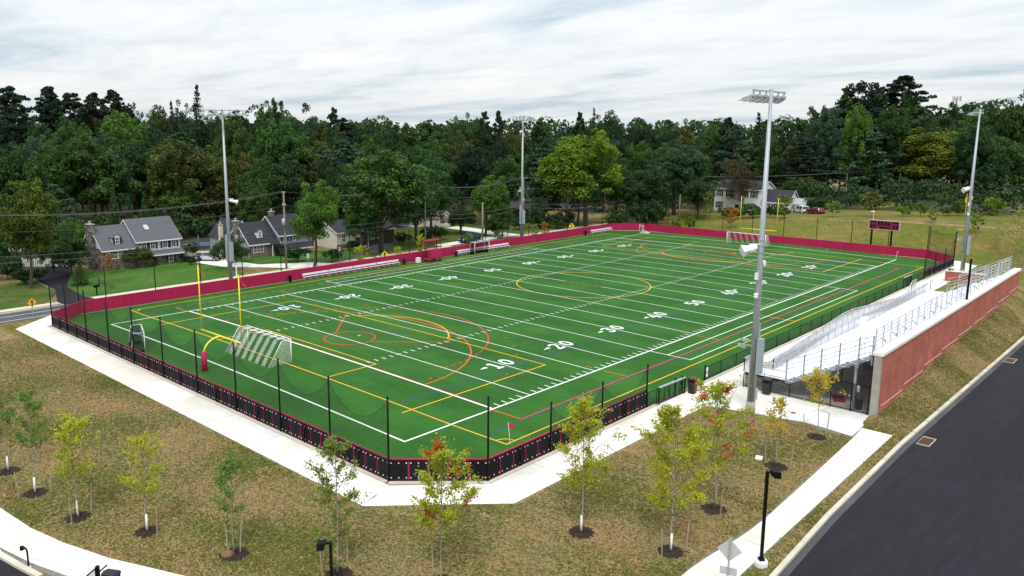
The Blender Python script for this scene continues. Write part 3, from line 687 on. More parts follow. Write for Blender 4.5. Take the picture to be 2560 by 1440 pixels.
mb = MB(); mb.beam((103.2, -11.5, .03), (107.5, -7.3, .03), .3, .06); mb.beam((107.5, -7.2, .03), (105.6, -3.9, .03), .3, .06); mb.beam((103.2, -11.5, .028), (97, -11.6, .028), .3, .06)
tag(mb.build('turf_edge', 'fade_green'), 'bright green edging strip round the far slab', kind='structure')
side = paving('sidewalk', 'pale sidewalk of square slabs beside the black road', [(15.6, -21.95), (15.7, -24.05), (-8, -24.35), (-14, -24.8), (-14.8, -22.6), (-9.5, -22.15), (-3, -22.68), (3, -22.4), (12.9, -22.2)])
def side_l(x): return float(np.interp(x, [-40, -22, -14.8, -11.2, -9, -5, -2.9, 4, 12.9, 15.6], [-22.9, -22.9, -22.75, -22.2, -22.3, -22.68, -22.72, -22.5, -22.15, -21.95]))
def side_r(x): return float(np.interp(x, [-40, -22, -14, -9, 15.7], [-26.4, -25.6, -24.8, -24.32, -24.03]))
x = 15.65
while x > -22:
    a, b = x-1.52, x; slab(side, [(a, side_r(a)), (b, side_r(b)), (b, side_l(b)), (a, side_l(a))], 'paving_slab'); x = a
mb = MB()
rk = [(-40, -30), (-22, -26.9), (-12, -25.75), (-8, -25.42), (0, -25.05), (14, -24.85), (54, -25.35), (100, -25.9), (160, -27)]
for (x0, y0), (x1, y1) in zip(rk[:-1], rk[1:]):
    n = max(1, int(abs(x1-x0)/3.05))
    for i in range(n):
        a, b = i/n, (i+1)/n-.004; mb.beam((x0+(x1-x0)*a, y0+(y1-y0)*a-.12, .02), (x0+(x1-x0)*b, y0+(y1-y0)*b-.12, .02), .26, .24)
tag(mb.build('road_kerb', 'kerb'), 'long pale kerb between grass strip and black road', kind='structure')
sheet('road', [(x, y-.2) for x, y in rk]+[(160, -60), (-40, -60)], -.008, 'asphalt', 'fresh black asphalt road beside the sidewalk')
sheet('gutter', [(x, y-.24) for x, y in rk]+[(x, y-.62) for x, y in rk[::-1]], -.003, 'old_asphalt', 'slightly paler asphalt gutter along the kerb')
# curved walk at the lower corner
cw = [(-31.2, 19.0), (-31.55, 12), (-31.65, 9.3), (-31.25, 5.6), (-30.6, 2.6), (-29.6, -.6), (-28.6, -2.9), (-27.7, -5.0), (-26.4, -9.4), (-25.3, -14)]
left = paving('curved_walk', 'curving pale walk at the lower corner by the lamp', [(x, y) for x, y in cw]+[(x-2.2, y-.9) for x, y in cw[::-1]])
def cwp(t):
    i = min(int(t), len(cw)-2); f = t-i; return (cw[i][0]+(cw[i+1][0]-cw[i][0])*f, cw[i][1]+(cw[i+1][1]-cw[i][1])*f)
for i in range(18):
    a, b = cwp(i*.5), cwp((i+1)*.5); wd = 1.9 if i < 11 else 2.6
    slab(left, [a, b, (b[0]-wd, b[1]-wd*.45), (a[0]-wd, a[1]-wd*.45)], 'paving_slab')
MB().prism([(-32.1, -1.9), (-30.9, -2.6), (-30.3, -4.2), (-31.6, -3.4)], -.02, .012).build('tactile_panel', 'rust', left)
sheet('road', [(-33.3, 12), (-33.6, 4.2), (-32.8, .4), (-33.6, -4), (-60, -4), (-60, 12)], -.006, 'asphalt', 'corner of black asphalt by the curved kerb')
mb = MB(); kk = [(-33.1, 14), (-33.3, 6), (-33.35, 3.6), (-33.0, 1.6), (-32.65, -.1)]
for a, b in zip(kk[:-1], kk[1:]): mb.beam((*a, .03), (*b, .03), .3, .22)
tag(mb.build('corner_kerb', 'kerb'), 'pale kerb at the lower corner beside the curved walk', kind='structure')
# ---------------------------------------------------------------- perimeter fences
PADH = 1.42
def local(p0, p1):
    d = Vector((p1[0]-p0[0], p1[1]-p0[1])); return d.length, math.atan2(d.y, d.x)
MESHES = {}
def shared(key, fn):
    if key not in MESHES: MESHES[key] = fn()
    return MESHES[key]
def post_mesh(h, r):
    def f():
        mb = MB(); mb.cone((0, 0, -.05), (0, 0, h), r, r, 8); mb.cone((0, 0, h), (0, 0, h+.07), r*1.25, r*.5, 8); return mb.mesh('post', True)
    return shared(('post', h, r), f)
def black_fence(label, p0, p1, posts, inner=1, nets=True, mids=True, group='padded black fences round the field', ends=(True, True), npan=5):
    """run of fence seen from outside: black pad backs with white washers, crimson gaps and crimson cap; local x along the run"""
    L, a = local(p0, p1); t = thing('padded_fence', label, 'fence', (*p0, 0), a, group)
    for d, h in posts: link('post', post_mesh(h, .065), 'black_metal', t, (d, 0, 0))
    ds = [d for d, h in posts]; wash = MB()
    cuts = sorted(set([0.0]+ds+[L])); cuts = [c for i, c in enumerate(cuts) if i == 0 or c-cuts[i-1] > .3]
    for c0, c1 in zip(cuts[:-1], cuts[1:]):
        n = max(1, round((c1-c0)/1.19)); w = (c1-c0)/n
        if mids and c1-c0 > 4: link('short_post', post_mesh(1.36, .045), 'black_metal', t, ((c0+c1)/2, -inner*.02, 0))
        for i in range(n):
            x0 = c0+i*w; key = round(w, 3)
            bd = link('pad_backing', shared(('bk', key, inner), lambda: MB().box(.055, .0 if inner > 0 else -.03, .13, w-.055, .03 if inner > 0 else 0, 1.30).mesh('pad_backing')), 'black_board', t, (x0, inner*.05, 0), color=(lambda k: (k, k, k))(rg.uniform(.75, 1.5)))
            y0, y1 = (inner*.05-.014, inner*.05) if inner > 0 else (inner*.05, inner*.05+.014)
            for xx in (.14, w/2, w-.14):
                for zz in (.24, 1.2):
                    wash.add([(x0+xx+.042*math.cos(q*math.pi/4), yy, zz+.042*math.sin(q*math.pi/4)) for yy in ((y0, y1) if inner > 0 else (y1, y0)) for q in range(8)],
                             [tuple(range(8)), tuple(range(8, 16))]+[(q, (q+1) % 8, 8+(q+1) % 8, 8+q) for q in range(8)])
            link('pad', shared(('pd', key, inner), lambda: MB().box(.004, .0 if inner > 0 else -.07, .04, w-.004, .07 if inner > 0 else 0, PADH-.03).mesh('pad')), 'crimson', t, (x0, inner*.082, 0))
    tag(wash.build('washer', 'bolt', t), kind='stuff')
    MB().tube([(0, inner*.10, PADH), (L, inner*.10, PADH)], .055, 8).build('cap_roll', 'crimson', t, True)
    mb = MB(); mb.beam((0, inner*.03, 1.34), (L, inner*.03, 1.34), .04); mb.beam((0, inner*.03, .08), (L, inner*.03, .08), .04); mb.build('rail', 'black_metal', t)
    MB().box(0, min(inner*.03, inner*.08), .02, L, max(inner*.03, inner*.08), .115).build('kick_strip', 'crimson_dark', t)
    if nets:
        P = sorted(posts)
        for (d0, h0), (d1, h1) in zip(P[:-1], P[1:]):
            mb = MB(); n = 12
            for i in range(n+1):
                u = i/n; x = d0+(d1-d0)*u; z = (h0-.25)*(1-u)+(h1-.25)*u-min(1.7, (d1-d0)*.27)*4*u*(1-u)
                mb.v += [(x, 0, 1.36), (x, 0, max(z, 1.5))]
            for i in range(n): mb.f.append((2*i, 2*i+2, 2*i+3, 2*i+1))
            mb.build('netting', 'netting', t)
            MB().tube([mb.v[2*i+1] for i in range(n+1)], .012, 4).build('net_rope', 'black_metal', t)
    return t
ypost = [52.3, 48.0, 42.7, 37.25, 31.7, 25.85, 19.8, 13.75, 7.75, 1.85, -4.07]
black_fence('long black padded fence with crimson seams along the near goal end', (-14.05, 52.3), (-14.05, -4.07), [(52.3-y, 5.4) for y in ypost], 1)
black_fence('short angled black padded fence across the near corner of the field', (-14.05, -4.07), (-9.82, -8.44), [(6.08, 5.4)], 1, nets=False, mids=False)
L_, a_ = local((-14.05, -4.07), (-9.82, -8.44))
black_fence('black padded fence run ending at the sliding gate', (-9.82, -8.44), (8.43, -8.42), [(6.2, 3.5), (12.2, 3.5), (18.25, 3.5)], 1)
black_fence('distant black padded fence behind the far end of the grandstand', (84.2, -8.42), (100.45, -8.5), [(0, 3.4), (5.4, 3.4), (10.8, 3.4), (16.2, 5.4)], 1, nets=True)
def red_wall(label, p0, p1, posts, post_h=5.4, netted=()):
    """crimson pads seen from the field; local y points away from the field"""
    L, a = local(p0, p1); t = thing('padded_wall', label, 'wall', (*p0, 0), a, 'crimson padded walls round the field')
    n = max(1, round(L/1.22)); w = L/n
    for i in range(n):
        k = rg.uniform(.93, 1.06)
        link('pad', shared(('rp', round(w, 3)), lambda: MB().extrude([(.006, .02, .05), (.03, 0, .05), (w-.03, 0, .05), (w-.006, .02, .05), (w-.006, .09, .05), (.006, .09, .05)], (0, 0, 1.5)).mesh('pad')), 'crimson', t, (i*w, 0, 0), color=(k, k, k))
    MB().tube([(0, .06, 1.565), (L, .06, 1.565)], .045, 6).build('cap_roll', 'crimson', t, True)
    MB().box(0, .1, .05, L, .13, 1.5).build('backing', 'black_board', t)
    for d in posts: link('post', post_mesh(post_h, .06), 'black_metal', t, (d, .2, 0))
    for d0, d1 in netted:
        mb = MB(); nn = 10
        for i in range(nn+1):
            u = i/nn; x = d0+(d1-d0)*u; mb.v += [(x, .2, 1.55), (x, .2, post_h-.3-(.25*4*u*(1-u)))]
        for i in range(nn): mb.f.append((2*i, 2*i+2, 2*i+3, 2*i+1))
        mb.build('netting', 'netting', t)
    return t
lw0, lw1 = (-9.5, 56.35), (100.8, 56.35)
red_wall('long crimson padded wall behind the white team benches', lw0, lw1, [3.05+i*6.1 for i in range(18)])
red_wall('short angled crimson wall at the street end of the near goal line', (-13.95, 52.35), (-9.5, 56.35), [6.0])
red_wall('angled crimson wall at the distant street corner behind the lacrosse goal', (100.8, 56.35), (105.2, 51.8), [3.0])
red_wall('crimson padded wall across the far end below the grass bank', (105.2, 51.8), (105.2, -3.4), [.1+i*6.12 for i in range(10)])
red_wall('angled crimson wall at the far corner by the scoreboard side', (105.2, -3.4), (100.6, -8.3), [0.1, 6.6], netted=((.1, 6.6),))

# low chain link fence along the grandstand
def chain_fence(label, p0, p1, h, every, name='chain_link_fence', mat='chain', group='low black chain link fences'):
    L, a = local(p0, p1); t = thing(name, label, 'fence', (*p0, 0), a, group)
    n = max(1, round(L/every))
    for i in range(n+1): link('post', post_mesh(h, .035), 'black_metal', t, (L*i/n, 0, 0))
    MB().beam((0, 0, h), (L, 0, h), .045).build('top_rail', 'black_metal', t); MB().beam((0, 0, .07), (L, 0, .07), .03).build('bottom_rail', 'black_metal', t)
    mb = MB(); mb.add([(0, .012, .05), (L, .012, .05), (L, .012, h), (0, .012, h)], [(0, 1, 2, 3)]); mb.build('mesh', mat, t)
    return t
chain_fence('short chain link panel between padded fence and sliding gate', (8.55, -8.45), (9.95, -8.45), 1.2, 1.4)
f = chain_fence('long low black chain link fence before the grandstand', (17.88, -8.42), (74.4, -8.35), 1.2, 3.05)
link('end_post', post_mesh(1.36, .07), 'black_metal', f, (0, 0, 0))
mb = MB(); mb.box(.18, -.03, .72, .48, -.012, 1.16); mb.box(.18, -.03, .3, .48, -.012, .66); mb.build('notice', 'white_paint', f)
mb = MB(); mb.box(.24, -.036, .74, .42, -.03, .80); mb.box(.23, -.036, .58, .43, -.03, .62); mb.build('notice_print', 'black_metal', f)
chain_fence('low chain link fence between the two far gates', (78.2, -8.36), (84.1, -8.4), 1.2, 3.0)
def gate(label, p0, p1, h, leafs=1):
    L, a = local(p0, p1); t = thing('gate', label, 'gate', (*p0, 0), a, 'black metal gates in the low fence')
    for x in (0, L): MB().beam((x, 0, 0), (x, 0, h), .09).build('gate_post', 'black_metal', t)
    mb = MB(); nb = max(2, round(L/.75))
    for i in range(1, nb): mb.beam((L*i/nb, 0, .12), (L*i/nb, 0, h-.05), .045)
    mb.beam((L*.27, 0, h-.1), (L*.45, 0, .15), .04); mb.beam((L*.8, 0, h-.1), (L*.93, 0, .4), .04); mb.beam((0, 0, .12), (L, 0, .12), .06)
    mb.build('gate_frame', 'black_metal', t)
    MB().box(-.02, -.07, h-.05, L+.02, .07, h+.05).build('top_track', 'galv', t)
    mb = MB(); mb.add([(0, .015, .1), (L, .015, .1), (L, .015, h), (0, .015, h)], [(0, 1, 2, 3)]); mb.build('mesh', 'chain', t)
    for x in (L*.66, L*.93): mb = MB(); mb.cone((x, .1, 0), (x, .1, h+.14), .07, .07, 8); mb.sphere((x, .1, h+.14), .08, 8, 5); mb.build('roller_post', 'black_metal', t)
    return t
gate('black sliding gate with pale top track beside the brown bin', (9.95, -8.62), (13.75, -8.78), 1.34)
gate('distant black double gate in the low fence near the far stairs', (74.5, -8.35), (78.1, -8.36), 1.5)

# ---------------------------------------------------------------- grandstand
gs = thing('grandstand', 'long white aluminium grandstand with grey guard rails and ramps', 'grandstand', (18.8, 0, 0))
GL = 49.4; NR = 8; Y0 = -15.05; RUN = .785; RISE = .415; DZ = 1.33
def deckbox(x0, y0, x1, y1, z, name='deck_plank', mat='alu', th=.05): return MB().box(x0, min(y0, y1), z-th, x1, max(y0, y1), z).build(name, mat, gs)
for k in range(6): deckbox(0 if k < 3 else 0, -13.05-.33*k, GL, -13.05-.33*(k+1)+.012, DZ)      # front walkway planks
for k in range(5): deckbox(0, -11.45-.32*k, 2.0, -11.45-.32*(k+1)+.012, DZ)
for k in range(5): deckbox(23.2, -11.45-.32*k, 26.2, -11.45-.32*(k+1)+.012, DZ); deckbox(47.3, -11.45-.32*k, GL, -11.45-.32*(k+1)+.012, DZ)
for i in range(NR):
    y = Y0-RUN*i; z = DZ+RISE*i
    deckbox(0, y, GL, y-.235, z, 'foot_plank'); deckbox(0, y-.245, GL, y-.48, z, 'foot_plank')
    MB().box(0, y-.515, z, GL, y-.495, z+RISE-.02).build('riser_plank', 'alu', gs)
    deckbox(0, y-.53, GL, y-.785, z+RISE+.02, 'seat_plank', th=.04)
    mb = MB()
    for x in [.1+j*1.83 for j in range(27)]: mb.beam((x, y-.66, z-.05), (x, y-.66, z+RISE-.02), .05); mb.beam((x, y-.05, z-.05), (x, y-.75, z-.05), .05)
    mb.build('seat_bracket', 'steel_grey', gs)
for j in range(9):
    x = .12+j*6.14; yb, zb_ = Y0-RUN*NR, DZ+RISE*NR
    MB().beam((x, Y0+.3, DZ-.30), (x, yb, zb_-.16), .16, .30).build('stringer', 'steel_grey', gs)
    mb = MB(); mb.beam((x, Y0+1.6, DZ-.95), (x, Y0+.0, DZ-.2), .12, .16); mb.build('knee_brace', 'steel_grey', gs)
    for cy_, ch_, cw_ in ((-20.2, 3.6, .16), (-17.2, 2.0, .16), (-13.2, DZ-.1, .09), (-11.6, DZ-.1, .07)): MB().beam((x+.05, cy_, 0), (x+.05, cy_, ch_), cw_).build('column', 'steel_grey', gs)
    if j in (0, 3, 4, 8):
        mb = MB(); mb.beam((x, -11.6, .1), (x, -12.9, DZ-.15), .05); mb.beam((x, -13.3, .3), (x, -14.8, DZ-.1), .06); mb.build('cross_brace', 'alu_rail', gs)
mb = MB(); mb.beam((0, -17.3, 2.05), (GL, -17.3, 2.05), .16, .26); mb.beam((0, -20.2, 3.62), (GL, -20.2, 3.62), .16, .26); mb.build('girder', 'steel_grey', gs)
MB().box(.0, -15.0, DZ-.2, .05, -11.5, DZ-.06).build('deck_edge', 'black_metal', gs)
MB().box(0.1, -11.62, .02, GL-.1, -11.58, DZ-.12).build('front_skirt', 'windscreen', gs)
# guard rails
def guard(name, pts, h, every, rails=(1.0, .55, .12), infill=None, r=.03, post='guard_post'):
    """pts: foot line (x,y,z) of the guard"""
    seg = [(Vector(a), Vector(b)) for a, b in zip(pts[:-1], pts[1:])]
    for a, b in seg:
        n = max(1, round((b-a).length/every))
        for i in range(n+1):
            if i == n and (a, b) is not seg[-1]: continue
            p = a+(b-a)*(i/n); MB().beam(p, p+Vector((0, 0, h)), .06).build(post, 'alu_rail', gs)
    for k in rails:
        mb = MB()
        for a, b in seg: mb.beam(a+Vector((0, 0, h*k)), b+Vector((0, 0, h*k)), r*2)
        mb.build(name, 'alu_rail', gs)
    if infill:
        mb = MB()
        for a, b in seg:
            v = [a+Vector((0, .01, .12)), b+Vector((0, .01, .12)), b+Vector((0, .01, h*.97)), a+Vector((0, .01, h*.97))]; mb.add(v, [(0, 1, 2, 3)])
        mb.build('infill_mesh', infill, gs)
ZT = DZ+RISE*NR
guard('back_rail', [(0, -21.42, 4.72), (GL, -21.42, 4.72)], 1.95, 1.83, (1.0, .84, .68, .52, .36, .2, .06), None, .02)
for x in (0.0, GL):
    pp = [(x, -15.0, DZ), (x, -16.35, DZ+.55), (x, -17.64, DZ+1.24), (x, -18.97, DZ+1.94), (x, -20.34, DZ+2.67), (x, -21.3, ZT-.2)]
    hh = [1.71, 1.86, 1.91, 1.92, 1.9, 1.72]
    for p, h in zip(pp, hh): MB().beam((p[0], p[1], p[2]-.55), (p[0], p[1], p[2]+h), .085).build('end_guard_post', 'steel_grey', gs)
    for off in (1.72, 1.3, .95, .5, .02):
        mb = MB()
        for a, b in zip(pp[:-1], pp[1:]): mb.beam((a[0], a[1], a[2]+off), (b[0], b[1], b[2]+off), .045)
        mb.build('end_guard_rail', 'alu_rail', gs)
guard('end_guard', [(0, -11.45, DZ), (0, -15.0, DZ)], 1.15, 1.8, (1.0, .6, .1))
guard('front_guard', [(0, -11.45, DZ), (2.0, -11.45, DZ)], 1.15, 1.0, (1.0, .6, .1), 'windscreen')
IN = -13.07
guard('walkway_guard', [(2.0, IN, DZ), (23.6, IN, DZ)], 1.12, 1.83, (1.0, .82, .1), 'windscreen')
guard('walkway_guard', [(26.2, IN, DZ), (48.2, IN, DZ)], 1.12, 1.83, (1.0, .82, .1), 'windscreen')
guard('ramp_guard', [(7.0, -11.45, .08), (23.2, -11.45, DZ), (26.1, -11.45, DZ), (43.0, -11.45, .1)], 1.1, 1.83, (1.0, .8, .1), 'windscreen')
guard('stair_guard', [(47.6, -11.45, DZ), (45.4, -11.45, .25)], 1.15, 1.1, (1.0, .85)); guard('stair_guard', [(47.6, -11.45, DZ), (GL+.3, -11.45, DZ)], 1.2, 1.2, (1.0, .85), 'windscreen')
guard('stair_guard', [(2.0, -11.45, DZ), (4.3, -11.45, .1)], 1.0, 1.2, (1.0, .7)); guard('stair_guard', [(2.0, IN, DZ), (4.3, IN, .1)], 1.0, 1.2, (1.0, .5))
for a, b in (((7.0, .06), (23.2, DZ)), ((43.0, .06), (26.2, DZ))):
    mb = MB(); mb.extrude([(a[0], -11.45, a[1]), (b[0], -11.45, b[1]), (b[0], -13.0, b[1]), (a[0], -13.0, a[1])], (0, 0, -.06)); mb.build('ramp_deck', 'alu', gs)
for i in range(7):
    z = DZ-.19*(i+1)
    for x0, s in ((2.0, 1), (47.3, -1)): MB().box(min(x0+s*.3*i, x0+s*.3*(i+1)), -13.0, z-.04, max(x0+s*.3*i, x0+s*.3*(i+1)), -11.5, z).build('stair_tread', 'alu', gs)
for j, x in enumerate((6.5, 15.0, 25.0, 33.5, 42.5)):
    for k in (1, 3, 5):
        y = Y0-RUN*k+.2; z = DZ+RISE*k; mb = MB()
        mb.tube([(x, y, z), (x, y, z+1.25), (x, y-.85, z+1.25+RISE), (x, y-.85, z+RISE)], .022, 6); mb.beam((x, y, z+.75), (x, y-.85, z+.75+RISE), .03); mb.build('aisle_rail', 'alu_rail', gs)
for x in (.6, 9.5, 21, 30, 39, 47.5):
    mb = MB(); y = Y0-RUN*6.7; z = DZ+RISE*7; mb.tube([(x, y, z), (x, y, z+1.0), (x+.8, y, z+1.0), (x+.8, y, z)], .02, 6); mb.build('seat_back_rail', 'alu_rail', gs)
for i in range(18):
    x = 1.4+i*2.75; mb = MB(); mb.box(x, -20.9, 4.96+.02, x+.28, -20.6, 5.0); mb.box(x, -20.93, 4.78, x+.28, -20.9, 5.0); mb.build('seat_number_plate', 'steel_grey', gs)
MB().box(48.6, -11.47, 2.0, 48.95, -11.44, 2.3).build('caution_sign', 'sign_yellow', gs)
g2 = [(GL+.2, -13.2, .02), (GL+7, -13.2, .02)]
guard('far_ramp_rail', [(GL+.4, -13.0, DZ), (GL+1.5, -13.0, DZ)], 1.1, 1.1, (1.0, .85)); guard('far_ramp_rail', [(GL-.2, -16.2, DZ+.5), (GL+.1, -21.4, 4.7)], 1.9, 1.6, (1.0, .85))
mb = MB(); mb.beam((GL+7.0, -11.5, 0), (GL+7.0, -11.5, 1.25), .07); mb.build('end_bollard', 'rust', gs)

# brick wall behind the grandstand
bw = thing('brick_wall', 'tall red brick wall with white cap behind the grandstand', 'wall', (18.62, -21.5, 0))
MB().box(.35, -.52, -.6, 51.6, -.02, 4.74).build('brick_face', 'brick', bw)
MB().box(-.02, -.5, -.3, .35, .0, 4.74).build('concrete_pier', 'pier', bw)
xx = -.06
while xx < 51.7:
    x2 = min(xx+2.44, 51.75); MB().box(xx, -.62, 4.742, x2-.008, .12, 4.96).build('cap_stone', 'cap', bw, color=(1, 1, 1)); xx = x2
for i in range(9):
    x0 = .8+i*5.7; z = gz(18.62+x0+3.2, -22.03)+.38
    MB().box(x0, -.545, z, x0+5.3, -.522, z+.026).build('flashing', 'cap', bw)
p = thing('post', 'tall black steel post standing on the brick wall cap', 'post', (45.25, -21.75, 4.962)); p.name = 'steel_post'
MB().beam((0, 0, 0), (0, 0, 4.05), .17).build('shaft', 'black_metal', p); mb = MB(); mb.cbox((0, 0, .02), .3, .3, .04); mb.build('base_plate', 'black_metal', p)
sw = thing('brick_wall', 'low red brick wall with white cap beside the far light pole', 'wall', (85.0, -10.9, 0))
MB().box(0, -5.2, -.1, .4, 0, 1.42).build('brick_face', 'brick', sw); MB().box(-.05, -5.25, 1.422, .45, .05, 1.55).build('cap_stone', 'cap', sw)
mb = MB(); mb.sphere((0, 0, .12), .2, 8, 5, .6); mb.sphere((.3, -.3, .1), .16, 8, 5, .6); tag(mb.build('bag', 'black_metal', loc=(85.2, -11.4, 1.552)), 'small black bags lying on the low brick wall cap', 'bag')
# fence and clutter under the near end of the stand
uf = thing('under_stand_fence', 'black chain link screen closing the open end under the grandstand', 'fence', (18.72, 0, 0), 0, 'low black chain link fences')
prof = [(-11.5, 1.1), (-13.4, 1.1), (-15.4, 1.05), (-17.2, 1.95), (-18.6, 2.2), (-20.1, 2.2), (-21.35, 2.2)]
for y, h in prof: link('post', post_mesh(h, .04), 'black_metal', uf, (0, y, 0))
for (ya, ha), (yb, hb) in zip(prof[:-1], prof[1:]):
    mb = MB(); mb.beam((0, ya, .12), (0, yb, .12), .06); mb.beam((0, ya, ha), (0, yb, hb), .045); mb.build('rail', 'black_metal', uf)
    mb = MB(); mb.add([(0, ya, .08), (0, yb, .08), (0, yb, hb), (0, ya, ha)], [(0, 1, 2, 3)]); mb.build('mesh', 'chain', uf)
mb = MB(); mb.lathe([(.26, 0), (.30, .85), (.33, .86), (.33, .93), (.29, .93), (.27, .85)], n=14); b = thing('barrel_bin', 'dark grey barrel bin under the stand by the brick wall', 'bin', (19.6, -20.4, 0)); mb.build('barrel', 'bin_grey', b, True)
MB().cbox((0, 0, 0), .26, .16, .5).build('electrical_box', 'white_paint', loc=(19.2, -20.42, 1.75)); tag(bpy.data.objects['electrical_box'], 'white electrical box on a column under the grandstand', 'box')
mb = MB(); mb.box(0, 0, 0, 1.8, .9, .06); tag(mb.build('mat', 'cart_pad', loc=(20.4, -19.2, .005), rz=.4), 'red mat lying on the floor under the grandstand', 'mat')

# ---------------------------------------------------------------- goals
def goal_post(label, x, y, s):
    """slingshot football goal; s = +1 when the field lies towards +x"""
    t = thing('goal_post', label, 'goal post', (x, y, 0), 0 if s > 0 else math.pi, 'yellow football goal posts')
    MB().cone((0, 0, 0), (0, 0, 1.95), .27, .27, 14).build('base_pad', 'crimson', t, True)
    pts = [(0, 0, 1.7)]+[(1.55-1.55*math.cos(R(a)), 0, 1.75+1.3*math.sin(R(a))) for a in range(0, 91, 9)]+[(1.72, 0, 3.05)]
    MB().tube(pts, .085, 10).build('gooseneck', 'goal_yellow', t, True)
    MB().tube([(1.74, -3.56, 3.05), (1.74, 3.56, 3.05)], .075, 10).build('crossbar', 'goal_yellow', t, True)
    for sg in (1, -1):
        u = MB().tube([(1.74, sg*3.53, 2.99), (1.74, sg*3.53, 9.1)], .052, 8).build('upright', 'goal_yellow', t, True)
        mb = MB(); pts = [(1.74, sg*3.53-.03, 9.05), (1.77, sg*3.53-.3, 8.7), (1.8, sg*3.53-.55, 8.33), (1.85, sg*3.53-.95, 8.22)] if s > 0 else [(1.74, sg*3.53+.03, 9.05), (1.7, sg*3.53+.25, 8.9), (1.66, sg*3.53+.5, 8.62)]
        for i, p in enumerate(pts): mb.v += [(p[0], p[1], p[2]-.06), (p[0], p[1], p[2]+.06)]
        for i in range(len(pts)-1): mb.f.append((2*i, 2*i+2, 2*i+3, 2*i+1))
        mb.build('wind_ribbon', 'ribbon', u)
    return t
goal_post('yellow football goal post with crimson base pad at the near end', -10.88, 24.6, 1)
goal_post('yellow football goal post rising before the far grass bank', 102.32, 24.0, -1)
def net_grid(mb, a, b, c, d, nu, nv, r, pick):
    """cords across the patch a-b-c-d"""
    a, b, c, d = map(Vector, (a, b, c, d))
    def P(u, v): return (a*(1-u)+b*u)*(1-v)+(d*(1-u)+c*u)*v
    for i in range(nu+1):
        if pick(i/nu): mb.beam(P(i/nu, 0), P(i/nu, 1), r)
    for j in range(nv+1):
        for i in range(nu):
            if pick((i+.5)/nu): mb.beam(P(i/nu, j/nv), P((i+1)/nu, j/nv), r)
def soccer_goal(label, x, y, s):
    t = thing('soccer_goal', label, 'soccer goal', (x, y, 0), 0 if s > 0 else math.pi, 'white soccer goals')
    w, h, dt, db = 3.72, 2.44, .95, 2.55
    for sg in (1, -1):
        MB().tube([(0, sg*w, 0), (0, sg*w, h)], .055, 8).build('upright', 'white_paint', t, True)
        MB().tube([(0, sg*w, h), (-dt, sg*w, h-.02), (-db, sg*w, .05)], .035, 8).build('side_stay', 'white_paint', t, True)
        MB().tube([(0, sg*w, .04), (-db, sg*w, .04)], .04, 8).build('side_bar', 'white_paint', t, True)
    MB().tube([(0, -w-.05, h), (0, w+.05, h)], .055, 8).build('crossbar', 'white_paint', t, True)
    MB().tube([(-db, -w, .04), (-db, w, .04)], .04, 8).build('ground_bar', 'white_paint', t, True)
    stripe = lambda u: (int(u*12.999) % 2) == 1
    for nm, mat, pk, rr in (('striped_net', 'white_cord', stripe, .019), ('dark_net', 'black_cord', lambda u: not stripe(u), .008)):
        mb = MB(); net_grid(mb, (-.02, -w, h), (-.02, w, h), (-dt, w, h-.03), (-dt, -w, h-.03), 52, 6, rr, pk)
        net_grid(mb, (-dt, -w, h-.03), (-dt, w, h-.03), (-db+.55, w, .95), (-db+.55, -w, .95), 52, 10, rr, pk)
        net_grid(mb, (-db+.55, -w, .95), (-db+.55, w, .95), (-db, w, .06), (-db, -w, .06), 52, 6, rr, pk)
        mb.build(nm, mat, t)
    for sg in (1, -1):
        mb = MB(); net_grid(mb, (-.03, sg*w, .05), (-db, sg*w, .06), (-dt, sg*w, h-.03), (-.03, sg*w, h), 14, 14, .012, lambda u: True); mb.build('side_net', 'white_cord', t)
    return t
soccer_goal('white framed soccer goal with striped net beside the near goal post', -4.1, 24.95, 1)
soccer_goal('white framed soccer goal standing before the far crimson wall', 97.9, 25.0, -1)
def hockey_goal(label, x, y, rz):
    t = thing('hockey_goal', label, 'hockey goal', (x, y, 0), rz, 'field hockey cages')
    w, h, d = 1.83, 2.14, 1.25
    mb = MB()
    for sg in (1, -1): mb.tube([(0, sg*w, 0), (0, sg*w, h)], .045, 8)
    mb.tube([(0, -w, h), (0, w, h)], .045, 8); mb.build('front_frame', 'white_paint', t, True)
    mb = MB()
    for sg in (1, -1): mb.tube([(0, sg*w, h), (-.95, sg*w, h), (-d, sg*w, .3), (-d, sg*w, 0)], .032, 8)
    mb.tube([(-.95, -w, h), (-.95, w, h)], .032, 8); mb.build('rear_frame', 'white_paint', t, True)
    mb = MB(); mb.box(-d-.02, -w, 0, -d+.02, w, .46)
    for sg in (1, -1): mb.box(-d, sg*w-.02, 0, -.05, sg*w+.02, .46)
    mb.build('backboard', 'black_board', t)
    mb = MB(); mb.add([(0, -w, h), (0, w, h), (-.95, w, h), (-.95, -w, h), (-d, w, .46), (-d, -w, .46), (0, w, .46), (0, -w, .46)], [(0, 1, 2, 3), (3, 2, 4, 5), (1, 6, 4, 2), (0, 3, 5, 7)]); mb.build('net', 'dark_net', t)
    return t
hockey_goal('white framed field hockey cage inside the near fence', -11.2, 36.1, -.35)
hockey_goal('white framed hockey cage before the benches by the street wall', 57.3, 54.3, -math.pi/2)
t = thing('lacrosse_goal', 'white netted lacrosse goal in the far street corner', 'lacrosse goal', (101.3, 49.4, 0), R(145))
mb = MB(); mb.tube([(0, -.91, 0), (0, -.91, 1.83), (0, .91, 1.83), (0, .91, 0)], .05, 8); mb.tube([(0, -.91, .03), (-2.1, 0, .03), (0, .91, .03)], .04, 6); mb.build('frame', 'white_paint', t, True)
mb = MB(); n = 8
